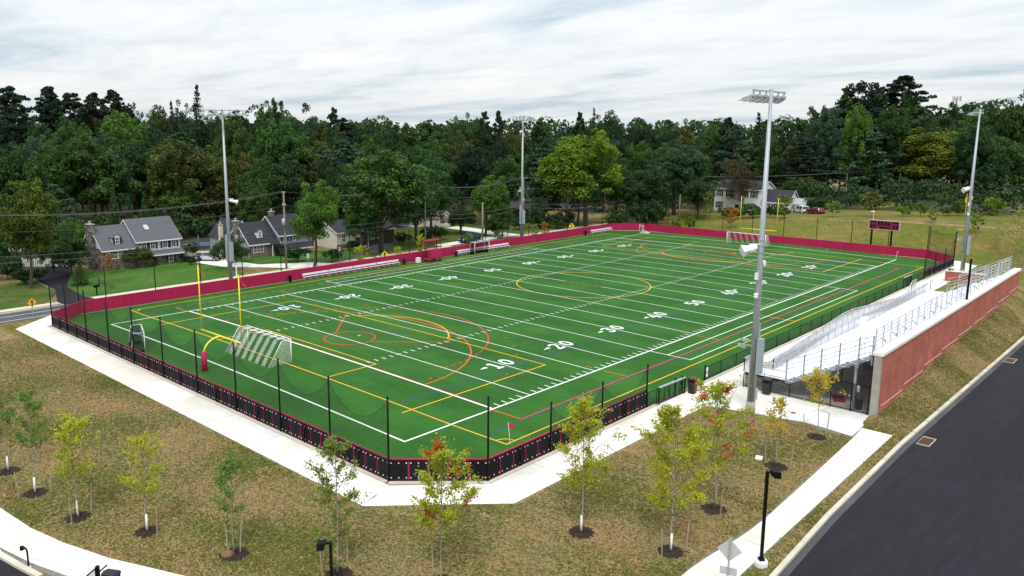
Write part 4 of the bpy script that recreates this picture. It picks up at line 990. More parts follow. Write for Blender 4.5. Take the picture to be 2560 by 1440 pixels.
for i in range(n+1):
    u = i/n; y = -.91+1.82*u; mb.v += [(0, y, 1.83), (-.25, y*.85, 1.2), (-.75, y*.55, .5), (-2.05*(1-abs(2*u-1)), y if i in (0, n) else y*.3, .04)]
for i in range(n):
    for j in range(3): k = i*4+j; mb.f.append((k, k+1, k+5, k+4))
mb.build('net', 'lax_net', t)
def flag(label, x, y, lean, fl):
    t = thing('corner_flag', label, 'flag', (x, y, 0), 0, 'red corner flags')
    top = Vector((lean[0], lean[1], 1.55)); MB().tube([(0, 0, 0), top], .022, 6).build('pole', 'white_paint', t)
    mb = MB(); v = []
    for i in range(5):
        u = i/4; v += [(top.x+fl[0]*u, top.y+fl[1]*u+.04*math.sin(u*6), top.z-.02-.1*u), (top.x+fl[0]*u*.8, top.y+fl[1]*u*.8+.04*math.sin(u*6), top.z-.42+.02*u)]
    mb.add(v, [(2*i, 2*i+2, 2*i+3, 2*i+1) for i in range(4)]); mb.build('flag_cloth', 'red_flag', t)
flag('red corner flag just inside the angled near fence', -4.4, -5.55, (-.1, .1), (.32, -.30)); flag('red corner flag at the far corner before the crimson wall', 100.6, 0, (.15, -.1), (.35, -.35)); flag('red corner flag beside the white lacrosse goal', 100.6, W_, (0, 0), (.25, -.3))
# ---------------------------------------------------------------- benches, cart, bins
def bench(label, x, y, L):
    t = thing('team_bench', label, 'bench', (x, y, 0), 0, 'white team benches along the crimson wall')
    MB().box(0, -.14, .42, L, .14, .46).build('seat', 'alu', t); MB().box(0, .26, .62, L, .30, .90).build('backrest', 'alu', t)
    for i in range(5):
        xx = .12+(L-.24)*i/4; mb = MB(); mb.beam((xx, -.12, 0), (xx, -.12, .42), .05); mb.beam((xx, .28, 0), (xx, .28, .88), .05); mb.beam((xx, -.14, .40), (xx, .28, .40), .05); mb.build('leg', 'alu_rail', t)
for i, w in enumerate(('first', 'second', 'third', 'fourth')): bench(f'white backed bench, {w} of four counted from the slim black bin', 21.1+i*4.62, 55.75, 4.5)
for i, w in enumerate(('first past the hockey cage', 'in the middle of its three', 'last before the bare wall')): bench(f'white bench beyond the red cart, {w}', 52.6+i*4.62, 55.75, 4.5)
for i, w in enumerate(('beside the black bin', 'closer to the lacrosse goal')): bench(f'white bench near the distant street corner, {w}', 92.4+i*3.9, 55.75, 3.8)
c = thing('sideline_cart', 'crimson sideline cart with open roof frame and padded counter', 'cart', (45.4, 54.6, 0), .05)
mb = MB()
for x in (-1.5, 1.5):
    for y in (-.7, .7): mb.beam((x, y, .35), (x, y, 3.5), .07)
for y in (-.7, .7): mb.beam((-1.5, y, 2.2 if y > 0 else 1.5), (1.5, y, 2.2 if y > 0 else 1.5), .06); mb.beam((-1.5, y, .4), (1.5, y, .4), .1)
mb.build('frame', 'cart_red', c)
MB().box(-1.6, -.85, 3.5, 1.65, .85, 3.6).build('roof', 'cart_red', c)
MB().box(-.75, -.88, .75, 1.55, -.1, 2.05).build('padded_counter', 'cart_pad', c); MB().box(-1.5, -.1, .5, 1.5, .8, .56).build('floor', 'cart_red', c)
for x in (-.7, 1.35):
    for y in (-.75, .65): mb = MB(); mb.cone((x, y-.06, .17), (x, y+.06, .17), .17, .17, 12); mb.build('wheel', 'tyre', c)
mb = MB(); mb.beam((-.5, -.8, .6), (.3, -.8, .3), .08); mb.beam((.3, -.8, .3), (1.2, -.8, .6), .08); mb.build('scissor_link', 'cart_red', c)
MB().cbox((-2.1, .3, .42), .7, .5, .8).build('equipment_box', 'white_paint', loc=(45.2, 55.0, 0)); tag(bpy.data.objects['equipment_box'], 'white equipment box standing beside the crimson cart', 'box')
def square_bin(label, x, y, rz):
    t = thing('litter_bin', label, 'bin', (x, y, 0), rz, 'dark brown litter bins')
    mb = MB(); mb.extrude([(-.25, -.25, 0), (.25, -.25, 0), (.25, .25, 0), (-.25, .25, 0)], (0, 0, .02))
    v = [(-.25, -.25, 0), (.25, -.25, 0), (.25, .25, 0), (-.25, .25, 0), (-.31, -.31, .95), (.31, -.31, .95), (.31, .31, .95), (-.31, .31, .95)]
    mb.add(v, [(0, 1, 5, 4), (1, 2, 6, 5), (2, 3, 7, 6), (3, 0, 4, 7), (4, 5, 6, 7)]); mb.build('body', 'bin_brown', t)
    mb = MB(); mb.box(-.33, -.33, .955, .33, .33, 1.0)
    for x0 in (-.33, .27):
        for y0 in (-.33, .27): mb.box(x0, y0, 1.0, x0+.06, y0+.06, 1.2)
    mb.box(-.34, -.34, 1.2, .34, .34, 1.32); mb.build('hood', 'bin_brown', t)
    MB().box(-.25, -.25, 1.0, .25, .25, 1.195).build('opening', 'black_metal', t)  # solid black block stands in for the shade under the hood
square_bin('dark brown litter bin standing beside the sliding gate', 14.2, -9.25, .05); square_bin('dark brown litter bin at the foot of the grandstand end', 18.2, -13.75, .05)
def barrel(label, x, y, mat, r=.3, h=.9):
    t = thing('barrel_bin', label, 'bin', (x, y, 0), 0, 'round bins along the crimson wall')
    MB().lathe([(r*.85, 0), (r, h), (r*1.08, h+.01), (r*1.08, h+.07)], n=12).build('barrel', mat, t, True); MB().lathe([(r*.9, h+.071), (r*.9, h+.08)], n=12).build('liner', 'black_metal', t)
barrel('blue grey barrel bin at the end of the four benches', 40.4, 55.7, 'bin_blue'); barrel('blue grey barrel bin between hockey cage and wall', 52.0, 55.4, 'bin_blue')
barrel('slim black bin against the crimson wall before the four benches', 19.0, 56.0, 'black_metal', .2, .85); barrel('slim black bin against the crimson wall near the distant bench', 90.6, 56.0, 'black_metal', .2, .9)
mb = MB(); mb.sphere((0, 0, .11), .11, 10, 6); tag(mb.build('ball', 'white_paint', smooth=True, loc=(103.1, 12.1, 0)), 'small white ball lying near the far crimson wall', 'ball')
# scoreboard
t = thing('scoreboard', 'maroon scoreboard with dark digit windows on two black posts', 'scoreboard', (106.9, 4.1, gz(106.9, 4.1)))
z0 = 4.2-gz(106.9, 4.1)
for y in (2.05-.1, -1.3): MB().beam((.12, y, -.3), (.12, y, z0+.1), .26).build('post', 'black_metal', t)
MB().box(0, -2.45, z0, .25, 2.45, z0+1.5).build('panel', 'score_panel', t); mb = MB(); mb.box(-.03, -2.52, z0+1.5, .28, 2.52, z0+1.57); mb.box(-.03, -2.52, z0-.06, .28, 2.52, z0)
mb.box(-.03, -2.52, z0, .28, -2.45, z0+1.5); mb.box(-.03, 2.45, z0, .28, 2.52, z0+1.5); mb.build('border', 'sign_back', t)
for y0, y1, a, b in ((1.35, 2.35, 1.12, 1.4), (-2.35, -1.35, 1.12, 1.4), (1.9, 2.25, .15, .85), (1.4, 1.75, .15, .85), (-1.75, -1.4, .15, .85), (-2.25, -1.9, .15, .85), (.62, 1.02, .68, 1.38), (.15, .55, .68, 1.38), (-.42, -.02, .68, 1.38), (-.9, -.5, .68, 1.38), (-.38, .72, .15, .5), (-.82, -.5, .15, .5)):
    MB().box(-.02, y0, z0+a, -.002, y1, z0+b).build('digit_window', 'score_digit', t)
mb = MB(); mb.beam((.1, 1.9, z0+1.57), (.1, 1.9, z0+3.0), .06); mb.sphere((.05, 1.9, z0+3.05), .18, 8, 5, .6); mb.box(-.35, 1.75, z0+2.98, .15, 2.3, z0+3.08); mb.build('antenna', 'white_paint', t)
# ---------------------------------------------------------------- floodlight masts
def mast(label, x, y, H=24.1, arm=5.4, n=6, sleeve=True, boxside=1, speaker=0, arm_rz=0.0, r0=.30):
    t = thing('floodlight_mast', label, 'light pole', (x, y, gz(x, y)+.03), 0, 'floodlight masts round the field')
    MB().cone((0, 0, .9 if sleeve else -.05), (0, 0, H), r0, .115, 14).build('shaft', 'galv', t, True)
    if sleeve: MB().cone((0, 0, -.1), (0, 0, 1.02), r0+.045, r0+.035, 14).build('concrete_sleeve', 'pier', t, True)
    mb = MB(); mb.cone((0, 0, H), (0, 0, H+.08), .14, .1, 12); mb.build('cap', 'galv', t)
    ca, sa = math.cos(arm_rz), math.sin(arm_rz)
    P = lambda u, v, z: (u*ca-v*sa, u*sa+v*ca, z)
    a = MB().beam(P(-arm/2, .12, H-.12), P(arm/2, .12, H-.12), .11).build('crossarm', 'galv', t)
    for i in range(n):
        u = -arm/2+.15+(arm-.3)*i/(n-1)
        mb = MB(); mb.beam(P(u, .14, H-.15), P(u, .14, H-.42), .07); mb.cone(P(u, .02, H-.5), P(u, .28, H-.5), .13, .17, 10); mb.build('lamp_bracket', 'galv_box', t)
        yaw = (i-(n-1)/2)*.22; d = Vector((math.sin(yaw), 1.0, -.42)).normalized(); c = Vector((u, .3, H-.55)); up = Vector((0, .4, 1)).normalized()
        q = c+d*.62; mb = MB(); mb.beam(P(*c), P(*q), .46, .26)
        e = q+d*.28+Vector((0, 0, .06)); mb.beam(P(*q), P(*e), .5, .05); mb.build('floodlight', 'galv', t)
    mb = MB(); s = boxside; mb.box(s*(r0)-.02 if s > 0 else -r0-.22, -.14, 3.3, s*(r0)+.24 if s > 0 else -r0+.02, .14, 7.0); mb.build('control_box', 'galv_box', t)
    mb = MB(); mb.box(-.26, -r0-.34, 3.3, .26, -r0+.02, 6.0); mb.build('ballast_box', 'galv_box', t)
    return t
def spk(t, z, dx, dy, r):
    """horn loudspeaker on a bracket"""
    d = Vector((dx, dy, -.25)).normalized(); c = Vector((0, 0, z))+Vector((dx, dy, 0)).normalized()*.85
    mb = MB(); mb.beam((0, 0, z+.35), c+Vector((0, 0, .35)), .08); mb.beam(c+Vector((0, 0, .4)), c, .06)
    mb.cone(c-d*.55, c-d*.25, r*.3, r*.58, 14); mb.cone(c-d*.25, c+d*.15, r*.58, r*.58, 14); mb.cone(c+d*.15, c+d*.6, r*.58, r*.95, 4); mb.build('loudspeaker', 'white_paint', t, False)
def gadgets(t, side=1):
    for z, dx, dy, nm in ((11.6, .42, -.1, 'antenna_disc'), (9.5, .35, .2, 'security_camera'), (9.3, -.4, -.05, 'security_camera'), (10.7, -.34, .05, 'junction_box')):
        mb = MB()
        if nm == 'antenna_disc': mb.cone((dx, dy-.1, z), (dx, dy+.1, z), .22, .22, 12); mb.beam((0, 0, z), (dx, dy, z), .06)
        elif nm == 'junction_box': mb.cbox((dx, dy, z), .2, .2, .5)
        else: mb.beam((0, 0, z), (dx, dy, z), .07); mb.sphere((dx*1.15, dy*1.15, z-.12), .15, 10, 6); mb.cone((dx*1.1, dy, z+.02), (dx*1.1, dy, z+.14), .17, .14, 10)
        mb.build(nm, 'white_paint', t)
    for z in (12.4, 12.9, 13.3): MB().cone((0, 0, z), (0, 0, z+.06), .235, .235, 14).build('band', 'steel_grey', t)
    mb = MB(); mb.beam((0, 0, 5.35), (-.55, .55, 5.45), .08); mb.beam((-.55, .55, 5.3), (-.9, .8, 5.5), .3, .24); mb.beam((.0, .45, 5.7), (-.4, .85, 5.8), .3, .2); mb.build('area_floodlight', 'galv', t)
lp = mast('tall grey floodlight mast beside the grandstand with white loudspeaker and boxes', 12.77, -14.83, speaker=1)
spk(lp, 12.7, -.75, .66, .52); gadgets(lp)
mb = MB(); mb.box(.38, -.2, 1.05, .66, .2, 1.9); mb.beam((.5, 0, 1.05), (.42, -.1, 0), .06); mb.build('meter_box', 'sign_back', lp)
lp = mast('grey floodlight mast at the street side behind the near goal post', 12.3, 60.5, 24.0, 6.4, 7, False, -1, arm_rz=math.pi); spk(lp, 11.6, .75, -.6, .36)
mast('grey floodlight mast at the street side by the dark shingled house', 75.3, 60.4, 23.9, 6.4, 7, False, -1, arm_rz=math.pi)
lp = mast('grey floodlight mast beyond the grandstand near the low brick wall', 91.0, -11.75, 24.3, 5.4, 6); spk(lp, 12.9, -.85, .5, .5)
mb = MB(); mb.box(-.55, .3, 9.2, -.48, .36, 12.3); mb.box(-.8, .25, 10.9, -.5, .45, 11.7); mb.build('side_bracket', 'sign_amber', lp); gadgets(lp)

# ---------------------------------------------------------------- utility poles and wires
def upole(label, x, y, ztop, arm=0.0, low=None, transformer=False, r=.16, az=None):
    g = gz(x, y); t = thing('utility_pole', label, 'utility pole', (x, y, g), 0, 'wooden utility poles along the street'); h = ztop-g
    MB().cone((0, 0, -.3), (0, 0, h), r, r*.65, 10).build('shaft', 'wood_pole', t, True)
    if arm:
        d = (.15, 1.0); mb = MB(); mb.beam((-d[0]*arm, -d[1]*arm, h-.25), (d[0]*arm, d[1]*arm, h-.25), .1, .12)
        for s in (-1, -.55, .55, 1): mb.cone((d[0]*arm*s, d[1]*arm*s, h-.18), (d[0]*arm*s, d[1]*arm*s, h), .045, .03, 6)
        mb.build('crossarm', 'wood_pole', t)
    if low:
        mb = MB(); mb.beam((-.15*low[1], -low[1], low[0]-g), (.15*low[1], low[1], low[0]-g), .09)
        for s in (-1, 1): mb.cone((.15*low[1]*s, low[1]*s, low[0]-g-.02), (.15*low[1]*s, low[1]*s, low[0]-g+.25), .06, .04, 6)
        mb.build('lower_arm', 'sign_back', t)
    if transformer: MB().lathe([(.05, 1.05), (.22, .95), (.28, .85), (.28, 0)], (-.35, -.25, h-5.2), 10).build('transformer', 'sign_back', t, True)
    return t
UP = {'a': (-17, 68.4, 11.4), 'b': (25.2, 66.3, 12.0), 'c': (52.5, 63.6, 11.9), 'd': (77.5, 61.9, 12.3), 'e': (119.6, 60.8, 11.1), 'f': (182, 23, 12.0), 'g': (215, -30, 13.0)}
for k, lab, kw in (('a', 'wooden utility pole beyond the driveway bend', dict(arm=1.0)), ('b', 'wooden utility pole with transformer before the dark roofed house', dict(arm=.6, low=(9.9, .55), transformer=True)), ('c', 'wooden utility pole rising behind the crimson cart', dict(arm=1.1, low=(9.9, .9))),
                   ('d', 'wooden utility pole close to the second street floodlight', dict(arm=1.1, transformer=True)), ('e', 'slim pale utility pole behind the lacrosse goal', dict(arm=.7)), ('f', 'utility pole on the crest beyond the scoreboard', dict(arm=.6)), ('g', 'utility pole among trees past the far mast', dict(arm=.6))):
    upole(lab, *UP[k], **kw)
upole('short cut off wooden pole behind the hockey cage benches', 70.4, 66.3, 7.4, r=.2); upole('short bare pole at the wood edge by the grass bank', 122.2, 52.3, 6.8, r=.15); upole('thin grey pole beyond the grass bank crest', 170, 32, 10.5, r=.15)
tb = thing('meter_cabinet', 'pale meter cabinet at the pole foot by the lacrosse goal', 'cabinet', (119.0, 59.6, 0)); MB().box(-.5, -.3, 0, .5, .3, 1.9).build('housing', 'sign_back', tb); MB().box(-.56, -.36, 1.9, .56, .36, 1.98).build('lid', 'sign_back', tb)
t = thing('mobile_mast', 'pale lattice mobile phone mast poking over the skyline trees', 'mast', (292, 37, 0))
MB().cone((0, 0, 0), (0, 0, 33.2), .4, .3, 8).build('shaft', 'galv', t)
mb = MB()
for q in range(9): a = q*.698; mb.beam((1.3*math.cos(a), 1.3*math.sin(a), 32.0), (1.3*math.cos(a), 1.3*math.sin(a), 33.8), .24)
mb.tube([(1.3*math.cos(q*.698), 1.3*math.sin(q*.698), 32.9) for q in range(9)], .06, 4, True); mb.build('antenna_ring', 'sign_back', t)
wire_no = [0]
def span(label, a, b, sag, r=.022, n=14):
    a, b = Vector(a), Vector(b); pts = []
    for i in range(n+1):
        u = i/n; p = a+(b-a)*u; p.z -= sag*4*u*(1-u); pts.append(p)
    tag(MB().tube(pts, r, 4, caps=False).build('overhead_wire', 'wire'), label, 'wire', 'overhead wires along the street')
order = 'abcdefg'
desc = {'ab': 'past the near houses', 'bc': 'before the tall maples', 'cd': 'towards the second street floodlight', 'de': 'under the yellow green tree', 'ef': 'over the white colonial house', 'fg': 'past the far floodlight mast'}
for p, q in zip(order[:-1], order[1:]):
    A, B = UP[p], UP[q]
    for off, nm in ((-.9, 'field side top'), (0, 'middle top'), (.9, 'house side top')): span(f'{nm} power wire {desc[p+q]}', (A[0], A[1]+off*.8, A[2]-.05), (B[0], B[1]+off*.8, B[2]-.05), 1.15)
    for dz, nm in ((2.2, 'upper'), (5.2, 'thick middle'), (6.0, 'lowest')):
        if p in 'abcd' or dz < 3: span(f'{nm} cable of the lower bundle {desc[p+q]}', (A[0], A[1]-.2, A[2]-dz), (B[0], B[1]-.2, B[2]-dz), .9, .03 if dz > 3 else .018)

# ---------------------------------------------------------------- houses
def window(parent, x, y, z, w, h, shutter=None, glass='glass', muntin=True, face='y'):
    """window in a wall that faces local -y (or -x with face='x'); the frame stands proud, pane and muntins are its pieces"""
    T = (lambda a, b, c: (a, b, c)) if face == 'y' else (lambda a, b, c: (b, -a, c))
    def bx(x0, y0, z0, x1, y1, z1):
        p, q = T(x0, y0, z0), T(x1, y1, z1); return (min(p[0], q[0]), min(p[1], q[1]), min(p[2], q[2]), max(p[0], q[0]), max(p[1], q[1]), max(p[2], q[2]))
    mb = MB(); f = .09
    for a in ((x-w/2-f, y-.05, z-f, x-w/2, y, z+h+f), (x+w/2, y-.05, z-f, x+w/2+f, y, z+h+f), (x-w/2, y-.05, z-f, x+w/2, y, z), (x-w/2, y-.05, z+h, x+w/2, y, z+h+f)): mb.box(*bx(*a))
    mb.box(*bx(x-w/2, y-.045, z+h/2-.03, x+w/2, y-.012, z+h/2+.03))
    if muntin:
        mb.box(*bx(x-.02, y-.03, z, x+.02, y-.012, z+h))
    fr = mb.build('window', 'white_trim', parent)
    MB().box(*bx(x-w/2, y-.012, z, x+w/2, y-.006, z+h)).build('pane', glass, fr)
    if shutter:
        for s in (-1, 1): MB().box(*bx(x+s*(w/2+f+.02)-(0 if s > 0 else .34), y-.035, z-.04, x+s*(w/2+f+.02)+(.34 if s > 0 else 0), y-.004, z+h+.04)).build('shutter', shutter, parent)
    return fr
def gable(parent, x0, x1, y0, y1, z0, ze, zr, wall, roof, over=.28, trim='white_trim', gable_wall=None):
    """walls with gable ends at x0 and x1, ridge along x"""
    ym = (y0+y1)/2; MB().box(x0, y0, z0, x1, y1, ze).build('wall', wall, parent)
    for x, s in ((x0, 1), (x1, -1)): MB().extrude([(x, y0, ze), (x, y1, ze), (x, ym, zr-.04)], (s*.12, 0, 0)).build('gable_wall', gable_wall or wall, parent)
    k = (zr-ze)/(ym-y0); zo = ze-over*k
    r = None
    for s in (-1, 1):
        ye = y0-over if s < 0 else y1+over
        MB().extrude([(x0-over, ye, zo), (x1+over, ye, zo), (x1+over, ym, zr), (x0-over, ym, zr)], (0, 0, .13)).build('roof', roof, parent)
    mb = MB(); mb.box(x0-over, y0-over-.05, zo-.12, x1+over, y0-over+.0, zo+.08)
    for x in (x0-over-.03, x1+over): 
        for ye, s in ((y0-over, 1), (y1+over, -1)): mb.extrude([(x, ye, zo-.1), (x, ye, zo+.1), (x, ym, zr+.1), (x, ym, zr-.1)], (.03, 0, 0))
    mb.build('trim_board', trim, parent)
def chimney(parent, x, y, z0, z1, sx, sy, mat, cap='pier', pot=True):
    c = MB().box(x-sx/2, y-sy/2, z0, x+sx/2, y+sy/2, z1).build('chimney', mat, parent)
    MB().box(x-sx/2-.08, y-sy/2-.08, z1, x+sx/2+.08, y+sy/2+.08, z1+.12).build('chimney_cap', cap, c)
    if pot: MB().lathe([(.14, z1+.12), (.12, z1+.42), (.22, z1+.45), (.22, z1+.52)], (x, y, 0), 8).build('chimney_pot', 'sign_back', c)
def dormer(parent, x, y, z, w, h, d, wall, roof, shutter=None):
    MB().box(x-w/2, y, z, x+w/2, y+d, z+h).build('dormer_wall', wall, parent)
    MB().extrude([(x-w/2, y, z+h), (x+w/2, y, z+h), (x, y, z+h+w*.42)], (0, d, 0)).build('dormer_gable', wall, parent)
    for s in (-1, 1): MB().extrude([(x+s*(w/2+.12), y-.12, z+h-.1), (x, y-.12, z+h+w*.42+.02), (x, y+d, z+h+w*.42+.02), (x+s*(w/2+.12), y+d, z+h-.1)], (0, 0, .09)).build('dormer_roof', roof, parent)
    window(parent, x, y-.004, z+.18, w*.36, h*.8, shutter)
# grey roofed split level
def gable_y(parent, x0, x1, y0, y1, z0, ze, zr, wall, roof, over=.25):
    """gable ends facing local -y and +y, ridge along y"""
    xm = (x0+x1)/2; MB().box(x0, y0, z0, x1, y1, ze).build('wall', wall, parent)
    for y, s in ((y0, 1), (y1, -1)): MB().extrude([(x0, y, ze), (x1, y, ze), (xm, y, zr-.04)], (0, s*.1, 0)).build('gable_wall', wall, parent)
    k = (zr-ze)/(xm-x0); zo = ze-over*k
    for s in (-1, 1):
        xe = x0-over if s < 0 else x1+over
        MB().extrude([(xe, y0-over, zo), (xe, y1+over, zo), (xm, y1+over, zr), (xm, y0-over, zr)], (0, 0, .12)).build('roof', roof, parent)
    mb = MB()
    for xe in (x0-over, x1+over): mb.extrude([(xe, y0-over-.03, zo-.1), (xe, y0-over-.03, zo+.1), (xm, y0-over-.03, zr+.1), (xm, y0-over-.03, zr-.1)], (0, .03, 0))
    mb.build('trim_board', 'white_trim', parent)
h = thing('house', 'stone and pale siding house with grey roof, shuttered dormer and skylight', 'house', (4.3, 84.0, 0))
gable(h, 0, 5.5, 0, 7.6, -.3, 3.25, 6.4, 'stone', 'roof_grey', gable_wall='pale_siding')
gable(h, 5.4, 12.5, .2, 8.0, -.3, 4.05, 7.1, 'pale_siding', 'roof_grey')
MB().box(5.6, .0, -.3, 12.4, .19, 1.75).build('stone_base', 'stone', h)
MB().extrude([(5.4, -.75, 1.62), (12.7, -.75, 1.62), (12.7, .19, 2.2), (5.4, .19, 2.2)], (0, 0, .1)).build('pent_roof', 'roof_grey', h); MB().box(5.4, -.8, 1.5, 12.7, -.74, 1.7).build('trim_board', 'white_trim', h)
dormer(h, 2.5, .55, 3.75, 1.35, 1.15, 2.6, 'pale_siding', 'roof_grey', 'shutter')
window(h, 1.6, -.02, 1.75, 1.15, 1.2, None, 'curtain_glass', False); window(h, .65, -.02, 1.75, .42, 1.2, None); window(h, 2.55, -.02, 1.75, .42, 1.2, None)
for x in (6.5, 7.9, 9.95, 11.4): window(h, x, .195, 2.6, .66, 1.15, 'shutter')
window(h, 10.7, -.02, .3, .65, 1.15, 'shutter'); MB().box(7.4, -.04, -.1, 8.3, -.002, 1.45).build('door', 'shutter', h)
k = (7.1-4.05)/3.9; y = 1.9; z = 4.05+k*(y-.2)+.14
MB().extrude([(7.6, y, z), (8.3, y, z), (8.3, y+.8, z+k*.8), (7.6, y+.8, z+k*.8)], (0, 0, .1)).build('skylight', 'sign_back', h)
chimney(h, -.4, 3.2, -.2, 6.9, .8, 1.5, 'stone')
# dark roofed house
h = thing('house', 'grey sided house with dark roof, stone chimney and yellow door', 'house', (26.5, 79.0, 0))
gable(h, 0, 5.7, 0, 7.0, -.2, 2.4, 5.55, 'stone_warm', 'roof_dark', gable_wall='grey_siding')
MB().box(-.02, .2, 0, -.003, 6.8, 2.38).build('siding', 'grey_siding', h)
gable(h, 5.6, 11.5, -.3, 7.2, -.2, 3.45, 6.4, 'grey_siding', 'roof_dark')
MB().extrude([(5.6, -1.7, .95), (11.8, -1.7, .95), (11.8, -.3, 1.7), (5.6, -.3, 1.7)], (0, 0, .1)).build('pent_roof', 'roof_dark', h); MB().box(5.6, -1.76, .83, 11.8, -1.7, 1.0).build('trim_board', 'white_trim', h)
MB().extrude([(3.7, -.9, 1.95), (5.5, -.9, 1.95), (5.5, .4, 2.75), (3.7, .4, 2.75)], (0, 0, .1)).build('porch_roof', 'roof_dark', h)
mb = MB(); mb.beam((3.9, -.8, -.1), (3.9, -.8, 1.98), .12); mb.build('porch_post', 'white_trim', h); MB().box(4.2, -.03, .0, 4.85, .02, 1.75).build('door', 'door_yellow', h)
dormer(h, 2.4, .7, 3.15, 1.05, 1.1, 2.2, 'white_trim', 'roof_dark')
for x in (.95, 1.6, 2.25): window(h, x, -.02, .85, .52, 1.1)
for x in (6.7, 8.6): window(h, x, -.32, 2.2, .58, .95, 'shutter_blue')
window(h, -.03, -1.6, .8, .5, 1.0, None, face='x'); window(h, -.03, -2.4, 3.1, .5, .9, None, face='x')
MB().cbox((-.14, 2.4, 2.85), .3, .5, .3).build('window_unit', 'white_trim', h)
chimney(h, -.42, 3.5, -.2, 6.0, .75, 1.0, 'stone'); chimney(h, 6.6, 3.5, 5.6, 7.1, .8, .7, 'stone_warm')
gable_y(h, .3, 5.2, 7.0, 14, -.2, 2.7, 5.5, 'grey_siding', 'roof_dark'); chimney(h, -.15, 9.2, -.2, 4.9, .6, .6, 'cream_siding')
# ranch under the maples
h = thing('house', 'low cream ranch house half hidden under the big maples', 'house', (43.1, 77.0, 0))
gable(h, 0, 5.6, 0, 7, -.2, 3.0, 4.7, 'cream_siding', 'roof_dark'); gable(h, 5.6, 14, .4, 7.4, -.2, 2.7, 4.4, 'brown_shingle', 'roof_dark'); MB().box(-.05, -.06, -.2, 5.6, -.005, .75).build('stone_base', 'stone_warm', h)
MB().box(4.2, -.08, 0, 5.3, -.062, 1.7).build('door', 'shutter', h); window(h, 1.5, -.02, 1.2, .8, 1.2); window(h, 8.6, .38, 1.0, .7, 1.2, None, 'curtain_glass'); window(h, 10.3, .38, 1.0, .7, 1.2)
mb = MB(); mb.tube([(7.4, .2, 2.6), (7.4, .2, .35), (5.9, -1.6, .1)], .06, 6); mb.build('downpipe', 'white_trim', h)
h = thing('house', 'small cream outbuilding with brown roof and white gable', 'house', (78.4, 87.0, 0))
gable_y(h, 0, 4.1, 0, 8, -.2, 2.1, 3.65, 'cream_siding', 'roof_brown'); MB().box(-3.5, 4.5, -.2, -.35, 10, 5.0).build('upper_block', 'white_siding', h)
MB().box(.6, -.03, .9, 1.7, .0, 1.5).build('arched_vent', 'rust', h); MB().box(-3.8, 4.2, 5.0, -.1, 10.3, 5.2).build('flat_roof', 'roof_brown', h)
# dark shingled house
h = thing('house', 'brown shingled house with mottled roof and small red chimney', 'house', (105.7, 84.0, 0))
gable_y(h, 0, 3.5, 0, 9.5, -.2, 2.6, 4.7, 'brown_shingle', 'roof_brown'); gable(h, 4.0, 11, 10.5, 17, -.2, 2.9, 5.6, 'brown_shingle', 'roof_brown', trim='brown_shingle')
for x in (1.0, 2.6): window(h, x, -.02, .7, .5, 1.5)
chimney(h, 1.9, 1.6, 4.4, 5.3, .6, .6, 'red_brick_small', pot=False)
h = thing('house', 'pale roofed white house behind the brown shingled one', 'house', (117.6, 101.0, 0))
gable(h, 0, 4.5, 0, 4.4, 0, 5.0, 6.1, 'white_siding', 'roof_pale'); gable(h, 4.5, 12, 1.5, 7, 0, 4.8, 6.4, 'white_siding', 'roof_pale'); window(h, 1.4, -.02, 2.6, .7, 1.1)
# white colonial
h = thing('house', 'white colonial house with black shutters beyond the grass bank', 'house', (143.0, 54.4, 1.2), -math.pi/2)
gable(h, .1, 11.9, 0, 8, -1.5, 6.1, 7.9, 'white_siding', 'roof_dark')
gable(h, 11.9, 18.5, .5, 7, -1.5, 3.4, 6.0, 'white_siding', 'roof_dark')
for x in (1.5, 4.0, 8.0, 10.3): window(h, x, -.02, 4.1, .9, 1.5, 'shutter')
for x in (1.5, 9.6): window(h, x, -.02, 1.2, .95, 1.5, 'shutter')
for x in (13.2, 16.0): window(h, x, .48, 1.5, .85, 1.3, 'shutter')
MB().box(5.6, -.04, 0, 6.6, -.002, 2.2).build('door', 'shutter', h)
sh = thing('shed', 'small pale garden shed beside the white colonial house', 'shed', (145.2, 35.0, gz(145, 35)), -math.pi/2); gable(sh, 0, 2.4, 0, 2.4, -.5, 1.9, 2.8, 'white_siding', 'roof_pale')
h = thing('house', 'yellow tinted house barely showing behind the roadside trees', 'house', (-16, 99, 0)); gable(h, 0, 8, 0, 7, 0, 3.4, 5.8, 'cream_siding', 'roof_brown')
